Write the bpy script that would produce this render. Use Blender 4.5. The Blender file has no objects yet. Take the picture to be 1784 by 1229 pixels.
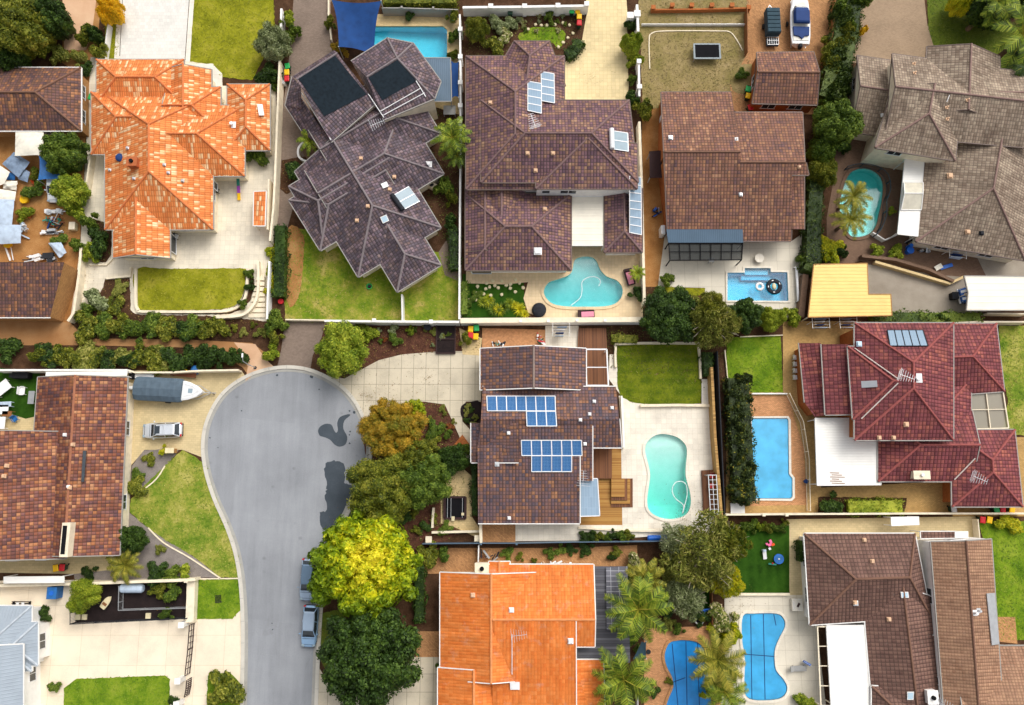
import bpy, bmesh, math, random
import numpy as np
from mathutils import Vector, Matrix
from mathutils.geometry import tessellate_polygon
random.seed(7)
R = math.radians
S = bpy.context.scene
COL = S.collection
# ---------------------------------------------------------------- camera, sky, sun, exposure
CZ, TILT, FPX, IW, IH = 92.0, R(9.7), 1373.0, 1784.0, 1229.0
CY = -CZ * math.tan(TILT)
cam = bpy.data.cameras.new('camera'); cam_o = bpy.data.objects.new('camera', cam); COL.objects.link(cam_o)
cam.sensor_width = 36; cam.lens = 36 * FPX / IW; cam.clip_end = 3000; cam.clip_start = 0.5
cam_o.location = (0, CY, CZ); cam_o.rotation_euler = (TILT, 0, 0)
S.camera = cam_o
SUN_EL, SUN_AZ = R(52), R(38)          # azimuth measured from +Y (top of picture) towards +X (right)
w = bpy.data.worlds.new('World'); S.world = w; w.use_nodes = True
nt = w.node_tree
sky = nt.nodes.new('ShaderNodeTexSky'); sky.sky_type = 'NISHITA'; sky.sun_disc = False
sky.sun_elevation = SUN_EL; sky.sun_rotation = SUN_AZ
sky.dust_density = 6.0; sky.air_density = 1.0; sky.ozone_density = 0.6
hs = nt.nodes.new('ShaderNodeHueSaturation'); hs.inputs['Saturation'].default_value = 0.22    # thin overcast: a greyer sky
nt.links.new(sky.outputs[0], hs.inputs['Color']); nt.links.new(hs.outputs[0], nt.nodes['Background'].inputs[0])
nt.nodes['Background'].inputs[1].default_value = 0.15
sl = bpy.data.lights.new('sun', 'SUN'); sl.energy = 0.75; sl.angle = R(40); sl.color = (1, .93, .82)
so = bpy.data.objects.new('sun', sl); COL.objects.link(so)
sd = Vector((math.sin(SUN_AZ) * math.cos(SUN_EL), math.cos(SUN_AZ) * math.cos(SUN_EL), math.sin(SUN_EL)))
so.rotation_euler = (-sd).to_track_quat('-Z', 'Y').to_euler()
S.view_settings.view_transform = 'Standard'; S.view_settings.look = 'None'
S.view_settings.exposure = 0.22; S.view_settings.gamma = 1
S.cycles.max_bounces = 8; S.cycles.transparent_max_bounces = 12
# ---------------------------------------------------------------- geometry helpers
def P(px, py, z=0.0):                    # the point at height z seen at photo pixel (px, py)
    a = (px - IW / 2) / FPX; b = -(py - IH / 2) / FPX
    c, s = math.cos(TILT), math.sin(TILT)
    d = Vector((a, s + b * c, -c + b * s))
    t = (z - CZ) / d.z
    return Vector((0, CY, CZ)) + d * t
UP = Vector((0, 0, 1))
MPP = 1 / 14.72                           # metres per photo pixel on the ground, about
class MB:
    def __init__(s): s.V = []; s.F = []; s.U = []; s.I = []
    def face(s, pts, uv=None, mi=0):
        pts = [Vector(p) for p in pts]; n = Vector((0, 0, 0))
        for i in range(len(pts)):
            n += pts[i].cross(pts[(i + 1) % len(pts)])
        b = len(s.V); s.V += [tuple(p) for p in pts]; s.F.append(list(range(b, b + len(pts)))); s.I.append(mi)
        if uv is None:
            if n.length > 1e-12: n.normalize()
            else: n = UP.copy()
            h = UP.cross(n)
            if h.length < .06: uv = [(p.x, p.y) for p in pts]
            else:
                h.normalize(); d = n.cross(h)
                uv = [(p.dot(h), p.dot(d)) for p in pts]
        s.U += uv
    def poly(s, pts, z0, z1=None, bottom=False):      # pts world xy loop; prism or sheet
        pts = [Vector((p[0], p[1], 0)) for p in pts]
        ar = sum(pts[i].x * pts[(i + 1) % len(pts)].y - pts[(i + 1) % len(pts)].x * pts[i].y for i in range(len(pts)))
        if ar < 0: pts.reverse()
        top = z0 if z1 is None else z1
        for t in tessellate_polygon([pts]):
            a, b_, c = [pts[i] for i in t]
            if (b_ - a).cross(c - a).z < 0: b_, c = c, b_
            s.face([(q.x, q.y, top) for q in (a, b_, c)])
            if bottom: s.face([(q.x, q.y, z0) for q in (a, c, b_)])
        if z1 is not None:
            n = len(pts)
            for i in range(n):
                p, q = pts[i], pts[(i + 1) % n]
                s.face([(p.x, p.y, z0), (q.x, q.y, z0), (q.x, q.y, z1), (p.x, p.y, z1)])
        return s
    def box(s, c, d, rz=0, rx=0, mi=0):
        m = Matrix.Translation(Vector(c)) @ Matrix.Rotation(rz, 4, 'Z') @ Matrix.Rotation(rx, 4, 'X')
        x, y, z = d[0] / 2, d[1] / 2, d[2] / 2
        v = [m @ Vector(q) for q in ((-x, -y, -z), (x, -y, -z), (x, y, -z), (-x, y, -z), (-x, -y, z), (x, -y, z), (x, y, z), (-x, y, z))]
        for f in ((0, 3, 2, 1), (4, 5, 6, 7), (0, 1, 5, 4), (1, 2, 6, 5), (2, 3, 7, 6), (3, 0, 4, 7)):
            s.face([v[i] for i in f], mi=mi)
        return s
    def beam(s, a, b, wd, ht, mi=0):     # box between two points, width horizontal, ht vertical, a/b on its centre line
        a = Vector(a); b = Vector(b); d = (b - a)
        if d.length < 1e-6: return s
        d.normalize(); h = d.cross(UP)
        if h.length < 1e-3: h = Vector((1, 0, 0))
        h.normalize(); u = h.cross(d); h = h * wd / 2; u = u * ht / 2
        v = [a - h - u, a + h - u, a + h + u, a - h + u, b - h - u, b + h - u, b + h + u, b - h + u]
        for f in ((0, 3, 2, 1), (4, 5, 6, 7), (0, 1, 5, 4), (1, 2, 6, 5), (2, 3, 7, 6), (3, 0, 4, 7)):
            s.face([v[i] for i in reversed(f)], mi=mi)
        return s
    def tube(s, path, r, n=6, mi=0, cap=True):
        path = [Vector(p) for p in path]; rings = []
        rr = r if isinstance(r, (list, tuple)) else [r] * len(path)
        for i, p in enumerate(path):
            d = (path[min(i + 1, len(path) - 1)] - path[max(i - 1, 0)]).normalized()
            h = d.cross(UP)
            if h.length < 1e-3: h = Vector((1, 0, 0))
            h.normalize(); u = d.cross(h)
            rings.append([p + (h * math.cos(k * 2 * math.pi / n) + u * math.sin(k * 2 * math.pi / n)) * rr[i] for k in range(n)])
        return s.loft(rings, cap, mi)
    def loft(s, rings, cap=True, mi=0, uvs=None):
        n = len(rings[0])
        for i in range(len(rings) - 1):
            for k in range(n):
                s.face([rings[i][k], rings[i][(k + 1) % n], rings[i + 1][(k + 1) % n], rings[i + 1][k]], mi=mi)
        if cap: s.face(list(reversed(rings[0])), mi=mi); s.face(rings[-1], mi=mi)
        return s
    def cyl(s, c, r, h, n=12, r2=None, mi=0):
        r2 = r if r2 is None else r2; c = Vector(c)
        ring = lambda q, z: [c + Vector((q * math.cos(2 * math.pi * k / n), q * math.sin(2 * math.pi * k / n), z)) for k in range(n)]
        return s.loft([ring(r, 0), ring(r2, h)], True, mi)
    def dome(s, c, r, h, n=14, m=5):
        c = Vector(c); rings = []
        for j in range(m):
            t = j / m * math.pi / 2
            rings.append([c + Vector((r * math.cos(t) * math.cos(2 * math.pi * k / n), r * math.cos(t) * math.sin(2 * math.pi * k / n), h * math.sin(t))) for k in range(n)])
        return s.loft(rings, True)
    def torus(s, c, R0, r, n=20, m=8, flat=1):
        c = Vector(c); rg = []
        for i in range(n + 1):
            a = 2 * math.pi * i / n
            rg.append([c + Vector(((R0 + r * math.cos(b)) * math.cos(a), (R0 + r * math.cos(b)) * math.sin(a), r * flat * math.sin(b))) for b in [2 * math.pi * k / m for k in range(m)]])
        return s.loft(rg, False)
    def arr(s, V, F, mi=0, uv=(0, 0)):   # numpy quads
        b = len(s.V); s.V += [tuple(v) for v in V]
        for f in F: s.F.append([b + int(i) for i in f]); s.I.append(mi); s.U += [uv] * len(f)
    def build(s, name, mat, parent=None, smooth=False, bevel=0, sub=0, weld=False, origin=None):
        me = bpy.data.meshes.new(name)
        V = np.array(s.V, dtype=float).reshape(-1, 3); off = np.zeros(3)
        if parent is not None:
            r = parent
            while r.parent: r = r.parent
            off = np.array(r.location)
        elif origin is not None: off = np.array(origin, dtype=float)
        elif len(V):
            off = np.array([(V[:, 0].min() + V[:, 0].max()) / 2, (V[:, 1].min() + V[:, 1].max()) / 2, V[:, 2].min()])
        me.from_pydata((V - off).tolist(), [], s.F)
        uv = me.uv_layers.new(name='uv')
        uv.data.foreach_set('uv', np.array(s.U, dtype=np.float32).ravel())
        mats = mat if isinstance(mat, (list, tuple)) else [mat]
        for m in mats: me.materials.append(m)
        if len(mats) > 1: me.polygons.foreach_set('material_index', np.array(s.I, dtype=np.int32))
        o = bpy.data.objects.new(name, me); COL.objects.link(o)
        if parent is None: o.location = off
        else: o.parent = parent
        if weld or smooth or sub or bevel:
            b = bmesh.new(); b.from_mesh(me); bmesh.ops.remove_doubles(b, verts=b.verts, dist=1e-4)
            bmesh.ops.recalc_face_normals(b, faces=b.faces); b.to_mesh(me); b.free()
        if smooth: me.polygons.foreach_set('use_smooth', [True] * len(me.polygons))
        if bevel:
            q = o.modifiers.new('bevel', 'BEVEL'); q.width = bevel; q.segments = 2; q.limit_method = 'ANGLE'
        if sub:
            q = o.modifiers.new('sub', 'SUBSURF'); q.levels = sub; q.render_levels = sub
        return o
def tag(o, label=None, cat=None, group=None, kind=None):
    if label: o['label'] = label
    if cat: o['category'] = cat
    if group: o['group'] = group
    if kind: o['kind'] = kind
    return o
def thing(name, label, cat, loc=(0, 0, 0), rz=0, group=None):
    o = bpy.data.objects.new(name, None); COL.objects.link(o); o.empty_display_size = .3
    o.location = loc; o.rotation_euler = (0, 0, rz)
    return tag(o, label, cat, group)
def dup(root, loc, rz=0, label=None, group=None, scale=None, mats=None):
    r = root.copy(); COL.objects.link(r); r.location = loc; r.rotation_euler = (0, 0, rz)
    if label: r['label'] = label
    if group: r['group'] = group
    elif 'group' in r: del r['group']
    if scale is not None: r.scale = scale if not isinstance(scale, (int, float)) else (scale,) * 3
    def rec(a, b):
        for ch in list(a.children):
            c = ch.copy(); COL.objects.link(c); c.parent = b
            if mats and ch.name.split('.')[0] in mats:
                c.material_slots[0].link = 'OBJECT'; c.material_slots[0].material = mats[ch.name.split('.')[0]]
            rec(ch, c)
    rec(root, r)
    return r
def drop(root):                          # remove a prototype that is not used itself
    for ch in list(root.children): drop(ch)
    bpy.data.objects.remove(root)
def pxs(pts, z=0.0): return [P(a, b, z) for a, b in pts]
def smooth_loop(pts, n=6, closed=True):   # Catmull-Rom through 2-D points
    out = []; N = len(pts); rng = range(N) if closed else range(N - 1)
    for i in rng:
        p = [pts[(i + k) % N] if closed else pts[min(max(i + k, 0), N - 1)] for k in (-1, 0, 1, 2)]
        for j in range(n):
            t = j / n
            out.append(tuple(.5 * (2 * p[1][a] + (p[2][a] - p[0][a]) * t + (2 * p[0][a] - 5 * p[1][a] + 4 * p[2][a] - p[3][a]) * t * t
                       + (3 * p[1][a] - p[0][a] - 3 * p[2][a] + p[3][a]) * t ** 3) for a in range(2)))
    if not closed: out.append(tuple(pts[-1]))
    return out
# ---------------------------------------------------------------- materials
class NT:
    def __init__(s, name):
        s.m = bpy.data.materials.new(name); s.m.use_nodes = True; s.t = s.m.node_tree
        s.b = s.t.nodes['Principled BSDF']; s.out = s.t.nodes['Material Output']
    def n(s, ty, props=None, **ins):
        k = s.t.nodes.new('ShaderNode' + ty)
        for a, v in (props or {}).items(): setattr(k, a, v)
        for a, v in ins.items():
            a = int(a[1:]) if a[0] == 'i' and a[1:].isdigit() else a.replace('_', ' ')
            s.set(k.inputs[a], v)
        return k
    def set(s, sock, v):
        if isinstance(v, bpy.types.NodeSocket): s.t.links.new(v, sock)
        else:
            if hasattr(sock, 'default_value') and isinstance(v, (tuple, list)) and len(v) == 3 and sock.type == 'RGBA': v = (*v, 1)
            sock.default_value = v
    def math(s, op, a, b=0.0): return s.n('Math', {'operation': op}, i0=a, i1=b).outputs[0]
    def uv(s): return s.n('TexCoord').outputs['UV']
    def obj(s): return s.n('TexCoord').outputs['Object']
    def pos(s): return s.n('NewGeometry').outputs['Position']
    def noise(s, vec, scale, detail=4, rough=.55): return s.n('TexNoise', Vector=vec, Scale=scale, Detail=detail, Roughness=rough).outputs[0]
    def ramp(s, fac, stops, interp='LINEAR'):
        r = s.n('ValToRGB', i0=fac); e = r.color_ramp; e.interpolation = interp
        while len(e.elements) < len(stops): e.elements.new(.5)
        for q, (p, c) in zip(e.elements, stops): q.position = p; q.color = (*c, 1) if len(c) == 3 else c
        return r.outputs[0]
    def mix(s, fac, a, b, bt='MIX'):
        k = s.n('Mix', {'data_type': 'RGBA', 'blend_type': bt}); s.set(k.inputs[0], fac); s.set(k.inputs[6], a); s.set(k.inputs[7], b)
        return k.outputs[2]
    def bump(s, h, dist=.02, st=1.0, nrm=None):
        k = s.n('Bump', Height=h, Distance=dist, Strength=st)
        if nrm: s.set(k.inputs['Normal'], nrm)
        s.set(s.b.inputs['Normal'], k.outputs[0]); return k.outputs[0]
    def fin(s, col=None, rough=None, spec=None, metal=None):
        if col is not None: s.set(s.b.inputs['Base Color'], col)
        if rough is not None: s.set(s.b.inputs['Roughness'], rough)
        if spec is not None: s.b.inputs['Specular IOR Level'].default_value = spec
        if metal is not None: s.b.inputs['Metallic'].default_value = metal
        return s.m
def hx(h):                                # sRGB hex to linear
    f = lambda c: c / 12.92 if c <= .04045 else ((c + .055) / 1.055) ** 2.4
    return tuple(f(int(h[i:i + 2], 16) / 255) for i in (0, 2, 4))
def sc(c, k): return tuple(x * k for x in c)
def m_plain(name, c, rough=.6, var=.12, scale=1.5, spec=.3, metal=0, bump=.0):
    t = NT(name); f = t.noise(t.obj(), scale, 6)
    col = t.ramp(f, [(.25, sc(c, 1 - var * 1.6)), (.5, c), (.75, tuple(min(1, x * (1 + var)) for x in c))])
    if bump: t.bump(t.noise(t.obj(), 60, 3), bump)
    return t.fin(col, rough, spec, metal)
def m_tile(name, cols, tw=.33, th=.37, patch=.35, gap=.5, gapc=(.03, .024, .022), bright=1.5, old=.0, roll=1.0):
    t = NT(name); uv = t.uv()
    v = t.n('VectorMath', {'operation': 'MULTIPLY'}, i0=uv, i1=(1 / tw, 1 / th, 0)).outputs[0]
    fl = t.n('VectorMath', {'operation': 'FLOOR'}, i0=v).outputs[0]
    fr = t.n('VectorMath', {'operation': 'FRACTION'}, i0=v).outputs[0]
    sx = t.n('SeparateXYZ', Vector=fr); fx, fy = sx.outputs[0], sx.outputs[1]
    wn = t.n('TexWhiteNoise', {'noise_dimensions': '2D'}, Vector=fl).outputs[0]
    ns = t.noise(t.pos(), .35, 5, .6)
    wn = t.math('ADD', t.math('MULTIPLY', t.math('SUBTRACT', wn, .5), .84), .5)
    fac = t.math('ADD', t.math('MULTIPLY', wn, 1 - patch), t.math('MULTIPLY', t.math('MULTIPLY_ADD' if 0 else 'SUBTRACT', ns, .5), patch * 3.2))
    fac = t.math('ADD', fac, patch * .5)
    n = len(cols); cols = [sc(c, bright) for c in cols]; col = t.ramp(fac, [((i + .5) / n, c) for i, c in enumerate(cols)])
    # weathered streaks on single tiles
    fine = t.noise(v, 3.0, 3); col = t.mix(t.math('MULTIPLY', fine, .25), col, sc(cols[len(cols) // 2], .55))
    if old: 
        pt = t.ramp(t.noise(t.pos(), .9, 6, .65), [(.56, (0, 0, 0)), (.72, (1, 1, 1))]); col = t.mix(t.math('MULTIPLY', pt, old), col, (.55, .42, .36))
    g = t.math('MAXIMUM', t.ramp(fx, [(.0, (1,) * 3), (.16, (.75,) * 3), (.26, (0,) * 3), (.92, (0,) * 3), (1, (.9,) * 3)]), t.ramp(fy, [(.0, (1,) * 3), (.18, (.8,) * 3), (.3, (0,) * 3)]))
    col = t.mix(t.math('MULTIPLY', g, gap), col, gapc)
    stv = t.noise(t.n('Mapping', Vector=uv, Scale=(1.4, .22, 1)).outputs[0], 1.0, 6, .65); col = t.mix(1.0, col, t.ramp(stv, [(.3, (.74,) * 3), (.5, (1, 1, 1)), (.7, (1.25,) * 3)]), 'MULTIPLY')
    lich = t.ramp(t.noise(t.pos(), 2.6, 6, .7), [(.60, (0,) * 3), (.72, (1,) * 3)]); col = t.mix(t.math('MULTIPLY', lich, .16), col, (.42, .38, .32))
    hgt = t.math('ADD', t.math('MULTIPLY', t.math('SINE', t.math('MULTIPLY', fx, math.pi)), .6 * roll), fy)
    t.bump(hgt, .06, 1.0)
    return t.fin(col, .75, .25)
def m_pave(name, c, bw=.4, bh=.2, mort=.02, var=.15, rot=0, mc=None, offset=.5, big=.3, bump=.006):
    t = NT(name); uv = t.n('Mapping', Vector=t.uv(), Rotation=(0, 0, R(rot))).outputs[0]
    bt = t.n('TexBrick', {'offset': offset}, Vector=uv, Color1=sc(c, 1 - var), Color2=tuple(min(1, x * (1 + var)) for x in c), Mortar=mc or sc(c, .62), Scale=1.0)
    bt.inputs['Brick Width'].default_value = bw; bt.inputs['Row Height'].default_value = bh
    bt.inputs['Mortar Size'].default_value = mort; bt.inputs['Mortar Smooth'].default_value = .3
    st = t.noise(t.uv(), .35, 8, .62); sp = t.noise(t.uv(), 7, 5, .6)
    f = t.math('ADD', t.math('MULTIPLY', st, .75), t.math('MULTIPLY', sp, .25))
    col = t.mix(1.0, bt.outputs[0], t.ramp(f, [(.3, (1 - big,) * 3), (.52, (1, 1, 1)), (.7, (1 + big * .35,) * 3)]), 'MULTIPLY')
    t.bump(bt.outputs[1], bump, -.6)
    return t.fin(col, .85, .2)
def m_ground(name, cols, scale=.6, fine=9, fw=.4, bump=.02, rough=.95, det=8):
    t = NT(name); p = t.uv()
    f = t.math('ADD', t.math('MULTIPLY', t.noise(p, scale, det, .6), 1 - fw), t.math('MULTIPLY', t.noise(p, fine, 6, .7), fw))
    n = len(cols); col = t.ramp(f, [(.32 + .36 * i / max(1, n - 1), c) for i, c in enumerate(cols)])
    t.bump(t.noise(p, fine * 1.6, 4, .7), bump)
    return t.fin(col, rough, .15)
def m_lawn(name, cols, stripe=0, rot=0):
    t = NT(name); p = t.uv()
    a = t.noise(p, .38, 8, .66); b = t.noise(p, 3.2, 5, .7); c = t.noise(p, 26, 3, .8)
    f = t.math('ADD', t.math('ADD', t.math('MULTIPLY', a, .62), t.math('MULTIPLY', b, .2)), t.math('MULTIPLY', c, .2))
    if stripe:
        q = t.n('Mapping', Vector=p, Rotation=(0, 0, R(rot))).outputs[0]
        f = t.math('ADD', f, t.math('MULTIPLY', t.math('SINE', t.math('MULTIPLY', t.n('SeparateXYZ', Vector=q).outputs[0], stripe)), .025))
    n = len(cols); col = t.ramp(f, [(.40 + .20 * i / max(1, n - 1), x) for i, x in enumerate(cols)])
    t.bump(t.noise(p, 30, 3, .9), .05, 1.0)
    return t.fin(col, .9, .12)
def m_leaf(name, cols, patch=.35, scale=.45, rough=.55, trans=.15):
    t = NT(name); g = t.n('NewGeometry')
    f = t.math('ADD', t.math('MULTIPLY', g.outputs['Random Per Island'], 1 - patch), t.math('MULTIPLY', t.math('SUBTRACT', t.noise(g.outputs['Position'], scale, 3), .5), patch * 3))
    f = t.math('ADD', f, patch * .5)
    n = len(cols); col = t.ramp(f, [((i + .5) / n, sc(c, 1.3)) for i, c in enumerate(cols)])
    t.fin(col, rough, .25)
    if trans:
        tr = t.n('BsdfTranslucent', Color=col); mx = t.n('MixShader', i0=trans, i1=t.b.outputs[0], i2=tr.outputs[0])
        t.set(t.out.inputs[0], mx.outputs[0])
    return t.m
def m_rib(name, c, period=.2, axis=0, var=.08, rough=.45, depth=.03, line=.25, metal=0):
    t = NT(name); uv = t.uv(); sx = t.n('SeparateXYZ', Vector=uv).outputs[axis]
    fr = t.math('FRACT', t.math('MULTIPLY', sx, 1 / period))
    pk = t.ramp(fr, [(0, (0,) * 3), (.10, (1,) * 3), (.22, (1,) * 3), (.32, (0,) * 3)])
    st = t.noise(uv, .5, 6, .6)
    col = t.ramp(st, [(.3, sc(c, 1 - var * 2)), (.55, c), (.75, tuple(min(1, x * (1 + var)) for x in c))])
    col = t.mix(t.math('MULTIPLY', t.ramp(fr, [(.0, (1,) * 3), (.05, (0,) * 3), (.95, (0,) * 3), (1, (1,) * 3)]), line), col, sc(c, .4))
    t.bump(pk, depth, .8)
    return t.fin(col, rough, .4, metal)
def m_plank(name, cols, wdt=.14, axis=0, rough=.6):
    t = NT(name); uv = t.uv(); s_ = t.n('SeparateXYZ', Vector=uv); x, y = s_.outputs[axis], s_.outputs[1 - axis]
    k = t.math('MULTIPLY', x, 1 / wdt); fl = t.math('FLOOR', k); fr = t.math('FRACT', k)
    wn = t.n('TexWhiteNoise', {'noise_dimensions': '1D'}, W=fl).outputs[0]
    gr = t.noise(t.n('Mapping', Vector=uv, Scale=(14, 1.2, 1) if axis == 0 else (1.2, 14, 1)).outputs[0], 2, 5)
    n = len(cols); col = t.ramp(t.math('ADD', t.math('MULTIPLY', wn, .6), t.math('MULTIPLY', gr, .4)), [(.2 + .6 * i / max(1, n - 1), c) for i, c in enumerate(cols)])
    gp = t.ramp(fr, [(0, (1,) * 3), (.09, (0,) * 3), (.91, (0,) * 3), (1, (1,) * 3)])
    col = t.mix(t.math('MULTIPLY', gp, .8), col, (.015, .01, .008))
    t.bump(gp, .02, -.7)
    return t.fin(col, rough, .3)
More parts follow.
